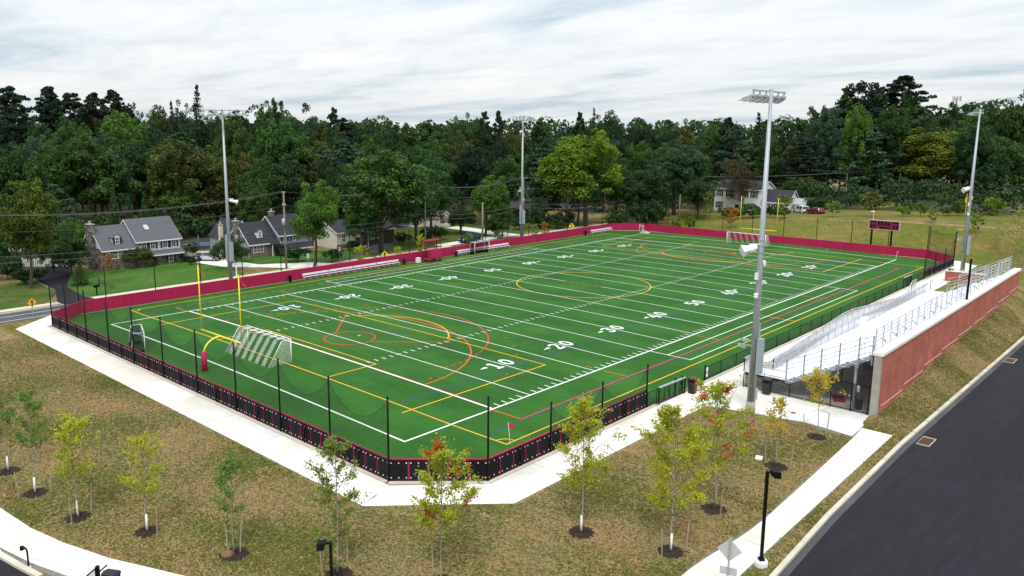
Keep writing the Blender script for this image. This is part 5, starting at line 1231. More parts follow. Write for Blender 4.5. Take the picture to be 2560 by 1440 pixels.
# ---------------------------------------------------------------- cars
def car(label, x, y, rz, paint, z=0.0, L=4.2, W=1.78, H=1.46, kind='hatch', group='cars parked by the houses'):
    """heading along local +x"""
    t = thing('parked_car', label, 'car', (x, y, z), rz, group)
    m = pm('car paint '+label[:14], paint, tuple(c*.9 for c in paint), 1, .22, 0, spec=.6)
    h2, hw = L/2, W/2
    lo = [(-h2, .42), (-h2+.03, .78), (-h2+.12, .92), (h2*.42, .95), (h2*.86, .80), (h2-.04, .66), (h2, .40), (h2-.08, .24), (-h2+.1, .24)]
    mb = MB(); n = len(lo)
    for sy, inset in ((-1, .09), (-1, 0), (1, 0), (1, .09)):
        for px_, pz in lo: mb.v.append((px_*(1-inset*.25), sy*(hw-inset), pz if inset == 0 else pz-.0))
    for k in range(3):
        for i in range(n): a = k*n+i; b = k*n+(i+1) % n; mb.f.append((a, b, b+n, a+n))
    mb.f += [tuple(range(n))[::-1], tuple(range(3*n, 4*n))]
    mb.build('body', m, t)
    b0, f0, b1, f1 = -h2+.12, h2*.46, (-h2+.35 if kind != 'truck' else -.3), h2*.10
    if kind == 'truck': b0 = -.5
    if kind == 'suv': b1 = -h2+.25
    mb = MB(); v = [(b0, -hw+.07, .9), (f0, -hw+.07, .93), (f0, hw-.07, .93), (b0, hw-.07, .9), (b1, -hw+.25, H-.06), (f1, -hw+.25, H-.05), (f1, hw-.25, H-.05), (b1, hw-.25, H-.06)]
    mb.add(v, [(0, 1, 5, 4), (1, 2, 6, 5), (2, 3, 7, 6), (3, 0, 4, 7)]); mb.build('windows', 'glass', t).name = 'window_band'
    mb = MB(); mb.add([(b1-.05, -hw+.24, H-.06), (f1+.04, -hw+.24, H-.05), (f1+.04, hw-.24, H-.05), (b1-.05, hw-.24, H-.06), (b1+.15, -hw+.34, H), (f1-.1, -hw+.34, H), (f1-.1, hw-.34, H), (b1+.15, hw-.34, H)], [(0, 1, 5, 4), (1, 2, 6, 5), (2, 3, 7, 6), (3, 0, 4, 7), (4, 5, 6, 7)])
    for sy in (-1, 1):
        mb.beam((b0, sy*(hw-.07), .92), (b1, sy*(hw-.25), H-.05), .12, .05); mb.beam((f0, sy*(hw-.07), .94), (f1, sy*(hw-.25), H-.05), .07, .05); mb.beam(((b0+f0)/2, sy*(hw-.07), .92), ((b1+f1)/2, sy*(hw-.25), H-.05), .08, .04)
    mb.build('roof', m, t)
    for wx in (-h2*.6, h2*.64):
        for sy in (-1, 1):
            w = MB().cone((wx, sy*(hw-.2), .32), (wx, sy*(hw+.01), .32), .32, .32, 14).build('wheel', 'tyre', t); MB().cone((wx, sy*(hw+.011), .32), (wx, sy*(hw+.02), .32), .2, .17, 10).build('rim', 'rim', w)
    for sy in (-1, 1):
        MB().cbox((h2-.10, sy*(hw-.28), .66), .16, .34, .14).build('headlight', 'lamp_clear', t); MB().cbox((-h2+.05, sy*(hw-.2), .72), .1, .22, .2).build('tail_light', 'lamp_red', t)
    MB().cbox((h2-.03, 0, .42), .1, W*.6, .2).build('grille', 'black_metal', t); MB().cbox((-h2+.0, 0, .42), .08, W*.7, .22).build('bumper', 'black_metal', t)
    return t
car('silver white hatchback parked on the pale drive between the houses', 20.5, 82.0, R(-52), (.55, .57, .6), 0)
car('white SUV parked tail out beside the white colonial house', 139.3, 31.2, R(48), (.74, .74, .74), gz(139.3, 31.2), 4.7, 1.9, 1.68, 'suv')
car('red car parked next to the white SUV', 134.5, 26.2, R(60), (.20, .008, .008), gz(134.5, 26.2), 4.2)
car('dark blue pickup parked in the street by the cut off pole', 66.6, 66.2, R(178), (.02, .05, .15), 0, 4.6, 1.8, 1.75, 'truck')
car('black car half hidden beside the grey roofed house', 17.6, 83.6, R(-60), (.012, .012, .014), 0)
car('dark grey car in the shade under the street trees', 108, 78, R(150), (.03, .035, .05), 0)
# ---------------------------------------------------------------- small street things
def diamond(label, x, y, z0, z, s, mat, rz, mark):
    t = thing('road_sign', label, 'sign', (x, y, z0), rz)
    mb = MB(); mb.beam((0, 0, -.2), (0, 0, z-z0+.2), .07); mb.build('post', 'galv_box', t)
    h = z-z0; mb = MB(); mb.extrude([(-s, -.04, h), (0, -.04, h-s), (s, -.04, h), (0, -.04, h+s)], (0, -.02, 0)); f = mb.build('face', mat, t)
    if mark:
        mb = MB(); mb.box(-.07*s/.5, -.068, h-.32*s/.5, .07*s/.5, -.061, h+.12*s/.5); mb.extrude([(-.14*s/.5, -.061, h+.10*s/.5), (.14*s/.5, -.061, h+.10*s/.5), (0, -.061, h+.34*s/.5)], (0, -.007, 0)); mb.build('symbol', 'black_metal', f)
diamond('yellow diamond warning sign above the crimson wall behind the benches', 38.2, 57.9, 0, 1.62, .62, 'sign_yellow', R(-40), True)
diamond('yellow diamond warning sign near the distant street bench', 88.4, 58.0, 0, 1.95, .62, 'sign_yellow', R(-40), True)
diamond('amber warning sign turned edge on beside the road bend', -13.6, 59.9, 0, 1.5, .55, 'sign_amber', R(12), True)
t = thing('road_sign', 'bare aluminium sign backs on a post beside the lower sidewalk', 'sign', (-11.3, -24.7, 0), R(-72))
mb = MB(); mb.beam((0, 0, -.2), (0, 0, 2.95), .08, .06); mb.build('post', 'galv_box', t)
mb = MB(); s = .56; mb.extrude([(-s, .05, 2.35), (0, .05, 2.35-s), (s, .05, 2.35), (0, .05, 2.35+s)], (0, .02, 0)); mb.build('diamond_plate', 'sign_back', t)
MB().box(-.38, .05, 1.12, .38, .07, 1.5).build('lower_plate', 'sign_back', t)
for x, y, lab in ((26.5, 62.3, 'small grey street sign post near the first floodlight'), (34.2, 64.5, 'grey street sign post before the dark roofed house')):
    t = thing('road_sign', lab, 'sign', (x, y, 0), R(-20)); mb = MB(); mb.beam((0, 0, 0), (0, 0, 2.6), .06); mb.build('post', 'galv_box', t); MB().box(-.2, -.05, 1.9, .2, -.03, 2.6).build('plate', 'sign_back', t)
def lamp(label, x, y, h, rz, base=True):
    t = thing('street_lamp', label, 'lamp', (x, y, 0), rz, 'black square pole lamps')
    if base: MB().lathe([(.33, -.05), (.33, .2), (.30, .26)], n=16).build('concrete_base', 'concrete', t)
    mb = MB(); mb.beam((0, 0, .2), (0, 0, h), .13); mb.cbox((0, 0, .32), .26, .26, .12); mb.build('pole', 'black_metal', t)
    mb = MB(); mb.cbox((.24, 0, h-.06), .36, .1, .06); mb.extrude([(.2, -.2, h+.02), (.62, -.2, h-.02), (.62, -.2, h-.36), (.3, -.2, h-.32)], (0, .4, 0)); mb.build('lamp_head', 'black_metal', t)
lamp('black lamp on a round concrete base beside the sidewalk', -7.45, -24.63, 4.95, R(-40)); lamp('black lamp standing on the lawn below the corner saplings', -23.6, -11.15, 2.5, R(135), False)
t = thing('path_light', 'small black hooked path light by the curved walk', 'lamp', (-32.70, 1.33, 0), R(110)); MB().tube([(0, 0, 0), (0, 0, .85), (.05, 0, .95), (.15, 0, 1.0), (.36, 0, 1.0)], .045, 8).build('stem', 'black_metal', t); MB().cone((.36, 0, 1.03), (.36, 0, .84), .09, .1, 8).build('lamp_head', 'black_metal', t); MB().lathe([(.12, -.02), (.12, .03)], n=10).build('base', 'concrete', t)
t = thing('corner_gate', 'black chain link gate leaf with fat round post at the lower edge', 'gate', (-31.12, -3.27, 0), R(215)); MB().cone((0, 0, 0), (0, 0, 1.25), .1, .1, 12).build('post', 'black_metal', t)
mb = MB(); mb.beam((.15, 0, 0), (.15, 0, 1.25), .05); mb.beam((.15, 0, 1.22), (2.2, 0, 1.22), .05); mb.beam((-.1, 0, .9), (-.7, 0, .9), .05); mb.build('frame', 'black_metal', t); mb = MB(); mb.add([(.15, 0, .1), (2.2, 0, .1), (2.2, 0, 1.2), (.15, 0, 1.2)], [(0, 1, 2, 3)]); mb.build('mesh', 'chain', t)
t = thing('lidded_bin', 'dark navy lidded bin at the lower edge by the corner gate', 'bin', (-30.72, -3.8, 0), R(30)); MB().box(-.25, -.3, 0, .25, .3, .85).build('body', 'black_metal', t); MB().extrude([(-.28, -.33, .86), (.28, -.33, .86), (.24, -.33, 1.0), (-.1, -.33, 1.08), (-.28, -.33, 1.0)], (0, .66, 0)).build('lid', 'shutter', t)
for x, y, lab in ((16.05, -25.75, 'rusty storm drain inlet at the kerb near the wall corner'), (43.6, -25.85, 'rusty storm drain inlet further along the kerb')):
    t = thing('storm_drain', lab, 'drain', (x, y, -.002), 0, 'storm drain inlets at the kerb'); MB().box(-.95, -.72, -.1, .95, .12, .004).build('surround', 'pier', t); mb = MB()
    for i in range(9): mb.box(-.75+i*.165, -.6, .004, -.75+i*.165+.09, .05, .02)
    mb.build('grate', 'rust', t); MB().box(-.78, -.63, .0045, .75, .08, .009).build('shaft_shade_plate', 'black_metal', t)  # black plate stands in for the shade below the grate bars
for x, y, lab in ((15.3, -17.1, 'small rusty round cover set in the forecourt slab'), ): tag(MB().lathe([(.2, 0), (.2, .006)], n=14).build('manhole_cover', 'rust', loc=(x, y, .003)), lab, 'cover')
for x, y, lab in ((-26.9, -6.6, 'small pale square utility cover in the lawn by the walk'), (5.2, -18.9, 'pale square utility cover among the saplings')): tag(MB().box(-.32, -.22, -.05, .32, .22, .05).build('utility_cover', 'concrete', loc=(x, y, 0), rz=.3), lab, 'cover', 'utility covers in the lawn')
pf = thing('picket_fence', 'white picket fence across the top of the driveway', 'fence', (-3.2, 96.6, 0), R(-40)); mb = MB(); mb.beam((0, 0, .3), (7.2, 0, .3), .05); mb.beam((0, 0, 1.0), (7.2, 0, 1.0), .05); mb.build('rail', 'white_paint', pf)
me_p = MB().extrude([(-.09, -.03, .05), (.09, -.03, .05), (.09, -.03, 1.2), (0, -.03, 1.38), (-.09, -.03, 1.2)], (0, .03, 0)).mesh('picket')
for i in range(26): link('picket', me_p, 'white_paint', pf, (.1+i*.28, 0, 0))
for i in range(4): link('post', shared('pp', lambda: MB().box(-.07, -.07, 0, .07, .07, 1.5).mesh('post')), 'white_paint', pf, (i*2.4, .08, 0))
t = thing('basketball_hoop', 'white outlined basketball backboard over the driveway top', 'basketball hoop', (-4.0, 97.0, 0), R(-40)); MB().cone((0, .5, 0), (0, .5, 2.9), .07, .07, 8).build('post', 'black_metal', t)
mb = MB()
for a in ((-.9, 0, 2.6, .9, .05, 2.68), (-.9, 0, 3.6, .9, .05, 3.68), (-.9, 0, 2.6, -.82, .05, 3.68), (.82, 0, 2.6, .9, .05, 3.68), (-.35, -.002, 2.8, .35, .05, 2.86), (-.35, -.002, 3.15, .35, .05, 3.21), (-.35, -.002, 2.8, -.29, .05, 3.2), (.29, -.002, 2.8, .35, .05, 3.2)): mb.box(*a)
mb.build('frame', 'white_paint', t); MB().box(-.82, .02, 2.68, .82, .04, 3.6).build('board', 'shutter', t); MB().tube([(.22*math.cos(R(q*30)), -.25+.22*math.sin(R(q*30)), 2.75) for q in range(12)], .02, 5, True).build('rim', 'ribbon', t)
t = thing('mailbox', 'black mailbox on a post beside the front lawn', 'mailbox', (-3.8, 66.3, 0), R(30)); mb = MB(); mb.beam((0, 0, 0), (0, 0, 1.05), .12); mb.build('post', 'black_metal', t); mb = MB(); mb.box(-.35, -.16, 1.05, .35, .16, 1.25); mb.cone((-.35, 0, 1.25), (.35, 0, 1.25), .16, .16, 10); mb.build('box', 'black_metal', t)
t = thing('split_rail', 'short dark split rail fence corner on the front lawn', 'fence', (-1.4, 71.6, 0), R(-60)); mb = MB(); mb.beam((0, 0, 0), (0, 0, 1.3), .15); mb.build('post', 'bark', t); mb = MB(); mb.beam((0, 0, 1.0), (2.6, 0, .35), .1); mb.beam((0, 0, .6), (2.2, 0, .15), .1); mb.build('rail', 'bark', t)
t = thing('garden_umbrella', 'folded blue garden umbrella in the yard between the houses', 'umbrella', (25.6, 95, 0)); MB().cone((0, 0, 0), (0, 0, 2.6), .04, .03, 6).build('pole', 'white_paint', t); MB().lathe([(.32, 1.0), (.2, 2.0), (.03, 2.7)], n=8).build('canopy', 'umbrella', t)
tag(MB().lathe([(2.9, 0), (2.9, .35), (2.7, .4)], n=24).build('pool', 'umbrella', loc=(27.5, 98.5, 0)), 'round dark blue covered pool in the yard between the houses', 'pool')
for i, (x, y, lab) in enumerate(((15.6, 64.7, 'white marker post beside the first street floodlight'),)):
    tag(MB().box(-.07, -.07, 0, .07, .07, 1.5).build('marker_post', 'white_paint', loc=(x, y, 0)), lab, 'post')
TREES = [
('tree','yellow green broadleaf tree leaning over the road bend beyond the driveway',-8.3,77.3,15.3,8.0,'B','leafgreen'),
('tree','mid green broadleaf tree out beyond the road bend and driveway',-10.6,88.5,15.5,8.5,'B','mid'),
('tree','round blue green pine above the white picket fence',5.6,106.0,12.0,7.7,'P','bluegreen'),
('tree','mid green small tree behind the basketball backboard',-1.5,88.3,8.6,5.7,'B','mid'),
('yew_tree','broad dark yew with yellowish top beside the stone chimney',-0.5,84.0,6.0,6.9,'D','dark'),
('tree','bright round tree just behind the broad dark yew',5.2,98.6,7.0,6.6,'B','bright'),
('arborvitae','narrow dark arborvitae behind the grey roof,tallest of its three',16.6,108.9,10.7,2.9,'A','dark'),
('arborvitae','narrow dark arborvitae behind the grey roof,thinnest of its three',18.5,106.8,9.4,2.2,'A','dark'),
('arborvitae','narrow dark arborvitae behind the grey roof,widest of its three',20.6,104.7,10.1,3.2,'A','dark'),
('cone_shrub','slim clipped conifer beside the picture window by the stone chimney',7.8,94.3,3.5,1.5,'A','mid'),
('cone_shrub','slim clipped conifer between picture window and spreading maple',10.6,91.4,4.0,1.6,'A','mid'),
('spreading_maple','low spreading dark maple before the pale siding house',9.3,83.8,3.7,5.2,'D','olive'),
('conifer_shrub','dark bushy conifer at the top corner of the first lawn',-2.5,75.1,3.3,3.1,'C','dark'),
('evergreen','rounded dark evergreen beside the first street floodlight',18.5,72.1,5.3,4.9,'D','dark'),
('evergreen','smaller dark evergreen at the dark house corner by the floodlight',23.4,76.5,2.5,3.3,'D','dark'),
('roadside_tree','bright green broadleaf tree in front of the dark roofed house',28.6,63.8,14.0,8.5,'B','bright'),
('maple','huge dark green maple spreading over the cream ranch house',46.3,68.6,18.7,17.4,'O','mid'),
('maple','green maple shoulder just behind the huge spreading maple',66.9,77.5,16.6,9.7,'B','mid'),
('pine','soft blue green pine behind the bright roadside tree',66.1,104.9,19.0,13.4,'P','bluegreen'),
('roadside_tree','mid green tree before the cream ranch wall and driveway curve',41.1,67.3,9.6,6.9,'B','mid'),
('roadside_tree','dark tree filling the gap beside the huge spreading maple',57.9,71.8,11.7,9.8,'B','dark'),
('roadside_tree','dark tree shading the near end of the white colonial house',124.3,49.0,10.0,8.2,'B','dark'),
('conifer_shrub','small dark cone shaped conifer before the red car',136.2,27.1,2.8,2.7,'C','dark'),
('roadside_tree','bright rounded tree behind the cut off wooden pole',74.4,69.3,12.9,9.0,'B','bright'),
('roadside_tree','mid green tree hiding part of the brown shingled house',74.9,65.2,7.7,5.6,'B','mid'),
('roadside_tree','dark tree between cream outbuilding and bright rounded tree',74.7,76.7,5.4,6.3,'B','dark'),
('giant_tree','giant yellow green tree standing behind the distant bench',103.2,65.1,23.6,20.0,'O','yellowgreen'),
('roadside_tree','blue green tree at the corner of the brown shingled house',94.3,71.1,7.0,5.3,'B','bluegreen'),
('drooping_tree','brown thin leaved tree drooping before the white colonial house',141.3,46.6,15.7,10.8,'W','brown'),
('maple','broad yellow green maple on the crest beyond the scoreboard',187.3,18.4,19.9,22.2,'O','yellow'),
('pine','blue grey pine on the crest behind the scoreboard',176.2,29.6,19.0,15.5,'P','bluegreen'),
('skyline_tree','tallest dark tree on the skyline above the scoreboard',210.9,43.4,34.7,20.4,'B','pinedark'),
('skyline_pine','tall dark pine sharing the highest skyline above the scoreboard',223.6,36.0,34.5,19.5,'P','pinedark'),
('skyline_tree','dark tree stepping down from the highest skyline clump',205.1,51.4,27.5,15.7,'B','dark'),
('pine','dark layered pine behind the white colonial house',171.8,44.1,17.4,12.8,'P','pinedark'),
('low_tree','low yellowish layered tree above the colonial house wing',166.0,43.1,7.6,12.6,'B','olive'),
('low_tree','small round tree behind the parked white SUV',148.1,32.2,3.3,7.1,'B','mid'),
('wood_tree','full green tree beyond the far floodlight mast',188.5,2.1,16.4,16.7,'B','mid'),
('wood_tree','dark tall tree at the end of the wood past the far mast',204.2,1.7,26.9,14.4,'B','dark'),
('wood_tree','dark green tree directly behind the far floodlight mast',178.4,5.7,19.3,11.5,'B','dark'),
('skyline_tree','dark skyline tree beside the distant mobile mast',227.3,21.0,26.4,10.6,'B','dark'),
('fir_tree','pointed dark fir breaking the skyline above the first floodlight',58.2,154.3,32.7,9.8,'C','pinedark'),
('wood_tree','huge olive green tree behind the first street floodlight',35.0,115.8,20.5,17.6,'B','olive'),
('wood_tree','wide mid green tree above the grey roofed house',21.9,125.2,20.9,15.3,'B','mid'),
('wood_tree','wide green tree above the picket fence',12.2,127.9,20.5,13.3,'B','mid'),
('wood_tree','lighter green crown rising over the grey roofed house',41.4,156.6,27.3,14.7,'B','bright'),
('wood_tree','tall mid green tree behind the dark house chimney',63.5,123.2,26.4,14.2,'B','mid'),
('wood_tree','lighter small tree just behind the dark roofed house',35.5,92.4,12.6,7.1,'B','mid'),
('wood_tree','dark green tree above the dark roofed house',45.5,99.9,17.0,12.1,'B','dark'),
('wood_tree','olive tree crown beside the upper mast shaft',43.4,114.0,18.4,11.0,'B','olive'),
('wood_tree','grey green tree at the wood edge above the grass bank',128.5,57.1,17.0,16.2,'B','bluegreen'),
('wood_tree','dark tree beside the giant yellow green tree',116.6,57.5,14.7,11.9,'B','dark'),
('skyline_pine','blackish green plumed pine breaking the skyline above the road bend',32.5,211.9,33.6,13.1,'P','pinedark'),
('skyline_pine','blackish green plumed pine breaking the skyline above the picket fence,first along',39.5,204.5,32.9,12.5,'P','pinedark'),
('skyline_pine','blackish green plumed pine breaking the skyline above the picket fence,second along',43.7,199.9,31.8,12.5,'P','pinedark'),
('skyline_pine','blackish green plumed pine breaking the skyline over the grey roof,first along',48.2,195.2,31.2,10.2,'P','pinedark'),
('skyline_pine','blackish green plumed pine breaking the skyline over the grey roof,second along',52.2,191.1,32.0,10.2,'P','pinedark'),
('skyline_spire','blackish green pointed fir breaking the skyline over the shuttered windows',63.3,179.1,29.4,6.8,'C','pinedark'),
('skyline_pine','blackish green plumed pine breaking the skyline behind the bright roadside tree',94.6,146.3,27.9,5.0,'P','pinedark'),
('skyline_pine','blackish green plumed pine breaking the skyline behind the cream outbuilding,second along',126.7,112.5,26.4,5.0,'P','pinedark'),
('skyline_tree','dark green broadleaf tree breaking the skyline behind the cream outbuilding',119.2,120.3,26.1,10.2,'B','dark'),
('skyline_pine','blackish green plumed pine breaking the skyline behind the cream outbuilding,first along',123.9,115.3,26.0,6.8,'P','pinedark'),
('skyline_spire','blackish green pointed fir breaking the skyline past the giant tree',145.4,93.1,27.8,6.3,'C','pinedark'),
('skyline_tree','dark green broadleaf tree breaking the skyline past the giant tree',149.2,89.2,27.3,10.2,'B','dark'),
('skyline_pine','blackish green plumed pine breaking the skyline behind the giant tree',142.6,95.8,25.9,5.7,'P','pinedark'),
('skyline_spire','blackish green pointed fir breaking the skyline over the colonial wing,first along',177.4,59.5,25.3,10.2,'C','pinedark'),
('skyline_bare_tree','dark green thin leaved tree breaking the skyline behind the huge maple',102.0,138.4,26.6,8.0,'W','dark'),
('skyline_tree','dark green broadleaf tree breaking the skyline over the dark roofed house,first along',80.6,161.2,30.1,10.2,'B','dark'),
('skyline_tree','dark green broadleaf tree breaking the skyline over the dark roofed house,second along',84.2,157.5,30.8,8.0,'B','dark'),
('skyline_spire','blackish green pointed fir breaking the skyline over the colonial wing,second along',184.0,52.4,23.0,5.0,'C','pinedark'),
('skyline_pine','blackish green plumed pine breaking the skyline over the colonial house',171.4,65.6,24.1,6.8,'P','pinedark'),
('wood_fir','dark green pointed fir in the front row above the road bend',5.2,155.8,17.1,8.3,'C','dark'),
('wood_tree','dark green broadleaf tree in the front row above the road bend',9.5,141.5,19.4,10.4,'B','dark'),
('wood_tree','blue green broadleaf tree in the front row above the road bend',14.7,136.2,20.2,10.4,'B','bluegreen'),
('wood_tree','olive green broadleaf tree in the front row above the picket fence',19.9,127.1,19.7,8.5,'B','olive'),
('wood_tree','dark green broadleaf tree in the front row over the grey roof',31.4,133.1,19.1,12.9,'B','dark'),
('wood_tree','fresh green broadleaf tree in the front row over the shuttered windows',32.2,115.7,14.4,8.6,'B','bright'),
('wood_tree','dark green broadleaf tree in the front row beside the first mast',43.2,119.7,13.9,11.5,'B','dark'),
('wood_tree','mid green broadleaf tree in the front row over the dark roofed house',43.1,102.2,16.1,10.9,'B','mid'),
('wood_fir','blue green pointed fir in the front row behind the bright roadside tree',49.7,99.1,15.4,8.1,'C','bluegreen'),
('wood_tree','dark green broadleaf tree in the front row behind the bright roadside tree',58.1,97.1,17.0,9.5,'B','dark'),
('wood_tree','fresh green broadleaf tree in the front row behind the huge maple',67.6,94.2,15.3,12.4,'B','bright'),
('wood_tree','dark green broadleaf tree in the second row above the road bend',10.3,178.4,23.2,10.0,'B','dark'),
('wood_bare_tree','blackish green thin leaved tree in the second row above the road bend',17.1,175.4,21.9,12.1,'W','pinedark'),
('wood_tree','mid green broadleaf tree in the second row above the road bend',19.6,158.1,19.9,13.3,'B','mid'),
('wood_tree','mid green broadleaf tree in the second row above the picket fence',26.9,155.1,22.8,12.8,'B','mid'),
('wood_tree','blue green broadleaf tree in the second row over the grey roof',34.0,153.2,20.8,10.3,'B','bluegreen'),
('wood_pine','dark green plumed pine in the second row over the shuttered windows',37.1,139.5,18.8,10.2,'P','dark'),
('wood_pine','blue green plumed pine in the second row over the shuttered windows',46.2,141.8,20.4,12.6,'P','bluegreen'),
('wood_tree','mid green broadleaf tree in the second row beside the first mast',52.0,134.4,18.2,10.3,'B','mid'),
('wood_bare_tree','olive green thin leaved tree in the second row over the dark roofed house',59.2,128.3,17.8,11.1,'W','olive'),
('wood_tree','blackish green broadleaf tree in the second row behind the bright roadside tree',64.5,122.3,19.4,12.2,'B','pinedark'),
('wood_tree','olive green broadleaf tree in the second row behind the bright roadside tree',69.4,116.0,19.1,12.4,'B','olive'),
('wood_tree','dark green broadleaf tree in the second row behind the huge maple',75.0,108.7,18.1,9.6,'B','dark'),
('wood_tree','dark green broadleaf tree in the second row past the huge maple,first along',80.6,101.3,19.5,9.2,'B','dark'),
('wood_tree','dark green broadleaf tree in the second row past the huge maple,second along',81.7,90.7,17.5,11.6,'B','dark'),
('wood_tree','blackish green broadleaf tree in the second row behind the cream outbuilding',88.2,85.2,18.4,10.6,'B','pinedark'),
('wood_tree','mid green broadleaf tree in the second row over the brown shingled house',99.5,85.2,16.8,11.2,'B','mid'),
('wood_pine','blue green plumed pine in the second row behind the giant tree',102.5,77.1,17.4,11.2,'P','bluegreen'),
('wood_tree','mid green broadleaf tree in the second row behind the giant tree',103.7,67.6,19.9,9.0,'B','mid'),
('wood_tree','mid green broadleaf tree in the second row past the giant tree',115.7,64.7,15.7,10.1,'B','mid'),
('wood_tree','dark green broadleaf tree in the third row above the road bend',14.1,200.3,24.6,9.9,'B','dark'),
('wood_pine','dark green plumed pine in the third row above the road bend',22.2,202.5,25.8,9.1,'P','dark'),
('wood_pine','blackish green plumed pine in the third row above the road bend',26.7,192.3,27.5,12.2,'P','pinedark'),
('wood_tree','dark green broadleaf tree in the third row above the picket fence',29.2,175.6,25.0,11.2,'B','dark'),
('wood_tree','mid green broadleaf tree in the third row above the picket fence',38.1,181.4,25.0,10.9,'B','mid'),
('wood_pine','blackish green plumed pine in the third row over the grey roof',42.6,168.8,25.4,12.3,'P','pinedark'),
('wood_tree','blue green broadleaf tree in the third row over the shuttered windows',45.6,157.7,24.1,10.1,'B','bluegreen'),
('wood_bare_tree','blackish green thin leaved tree in the third row over the shuttered windows',55.3,161.8,24.9,11.2,'W','pinedark'),
('wood_tree','dark green broadleaf tree in the third row beside the first mast',60.8,156.9,25.7,10.2,'B','dark'),
('wood_tree','mid green broadleaf tree in the third row over the dark roofed house',61.7,142.4,25.6,11.6,'B','mid'),
('wood_bare_tree','blackish green thin leaved tree in the third row over the dark roofed house',68.2,136.3,24.1,9.4,'W','pinedark'),
('wood_tree','dark green broadleaf tree in the third row behind the bright roadside tree,first along',78.9,139.0,22.8,12.2,'B','dark'),
('wood_tree','dark green broadleaf tree in the third row behind the bright roadside tree,second along',82.6,130.5,23.2,9.0,'B','dark'),
('wood_tree','mid green broadleaf tree in the third row behind the huge maple',88.0,122.9,21.2,10.0,'B','mid'),
('wood_fir','dark green pointed fir in the third row past the huge maple',95.7,118.7,20.8,7.3,'C','dark'),
('wood_tree','mid green broadleaf tree in the third row past the huge maple',102.0,113.7,21.4,12.2,'B','mid'),
('wood_tree','olive green broadleaf tree in the third row behind the cream outbuilding',107.0,107.7,21.2,9.1,'B','olive'),
('wood_tree','blackish green broadleaf tree in the third row behind the cream outbuilding',108.1,96.7,20.1,8.6,'B','pinedark'),
('wood_fir','dark green pointed fir in the third row over the brown shingled house',112.1,88.5,18.7,5.8,'C','dark'),
('wood_tree','dark green broadleaf tree in the third row behind the giant tree',123.6,85.7,20.4,9.9,'B','dark'),
('wood_tree','blue green broadleaf tree in the third row past the giant tree',132.8,80.5,21.7,10.0,'B','bluegreen'),
('wood_tree','mid green broadleaf tree in the third row above the lacrosse goal',142.1,75.9,19.8,9.4,'B','mid'),
('wood_tree','dark green broadleaf tree in the third row above the lacrosse goal',135.7,63.7,18.8,11.8,'B','dark'),
('wood_fir','blue green pointed fir in the third row before the colonial house',146.2,60.8,19.9,6.1,'C','bluegreen'),
('wood_pine','blue green plumed pine in the third row over the colonial house',168.7,62.2,21.4,9.9,'P','bluegreen'),
('wood_tree','dark green broadleaf tree in the third row over the colonial wing',174.4,56.2,19.6,10.3,'B','dark'),
('wood_tree','olive green broadleaf tree in the third row above the parked SUV',181.4,48.7,17.9,11.8,'B','olive'),
('wood_tree','blue green broadleaf tree in the third row above the parked SUV',188.0,43.0,26.7,9.7,'B','bluegreen'),
('wood_tree','fresh green broadleaf tree in the third row above the scoreboard',175.0,31.3,26.7,9.9,'B','bright'),
('wood_tree','dark green broadleaf tree in the third row above the scoreboard',186.0,26.1,25.0,11.7,'B','dark'),
('wood_tree','dark green broadleaf tree in the third row above the yellow maple',195.7,20.8,20.8,8.7,'B','dark'),
('wood_tree','mid green broadleaf tree in the third row above the yellow maple',202.2,14.5,21.8,13.0,'B','mid'),
('wood_tree','dark green broadleaf tree in the third row behind the far mast',207.3,8.0,20.7,8.8,'B','dark'),
('wood_tree','mid green broadleaf tree in the third row beyond the grandstand end',204.1,0.8,22.4,9.4,'B','mid'),
('wood_tree','olive green broadleaf tree in the third row beyond the grandstand end',209.9,-5.2,24.1,11.2,'B','olive'),
('wood_tree','blackish green broadleaf tree in the third row beyond the grandstand end',220.0,-11.7,24.6,10.9,'B','pinedark'),
('wood_pine','blue green plumed pine in the third row beyond the grandstand end',221.9,-18.5,22.2,13.5,'P','bluegreen'),
('wood_pine','blue green plumed pine in the skyline row above the road bend',20.9,230.7,30.6,9.1,'P','bluegreen'),
('wood_tree','dark green broadleaf tree in the skyline row above the road bend,first along',26.1,227.5,30.6,8.8,'B','dark'),
('wood_tree','dark green broadleaf tree in the skyline row above the road bend,second along',31.0,218.4,31.0,10.6,'B','dark'),
('wood_fir','dark green pointed fir in the skyline row above the road bend',39.3,223.7,28.1,5.6,'C','dark'),
('wood_tree','blue green broadleaf tree in the skyline row above the picket fence',44.3,217.8,32.1,9.0,'B','bluegreen'),
('wood_tree','mid green broadleaf tree in the skyline row above the picket fence',49.6,209.4,30.0,10.1,'B','mid'),
('wood_tree','olive green broadleaf tree in the skyline row over the grey roof',54.2,204.1,29.2,12.6,'B','olive'),
('wood_tree','blackish green broadleaf tree in the skyline row over the grey roof',57.9,194.4,29.4,9.5,'B','pinedark'),
('wood_tree','olive green broadleaf tree in the skyline row over the shuttered windows',62.5,187.6,28.9,11.5,'B','olive'),
('wood_tree','blue green broadleaf tree in the skyline row beside the first mast',68.0,181.5,29.8,10.7,'B','bluegreen'),
('wood_tree','dark green broadleaf tree in the skyline row beside the first mast',76.2,182.2,29.5,10.9,'B','dark'),
('wood_pine','dark green plumed pine in the skyline row over the dark roofed house',77.2,168.7,26.6,8.7,'P','dark'),
('wood_tree','blackish green broadleaf tree in the skyline row over the dark roofed house',86.5,169.0,29.0,9.5,'B','pinedark'),
('wood_tree','blue green broadleaf tree in the skyline row behind the bright roadside tree',91.1,161.7,29.4,13.4,'B','bluegreen'),
('wood_tree','olive green broadleaf tree in the skyline row behind the bright roadside tree',101.1,160.9,25.8,11.0,'B','olive'),
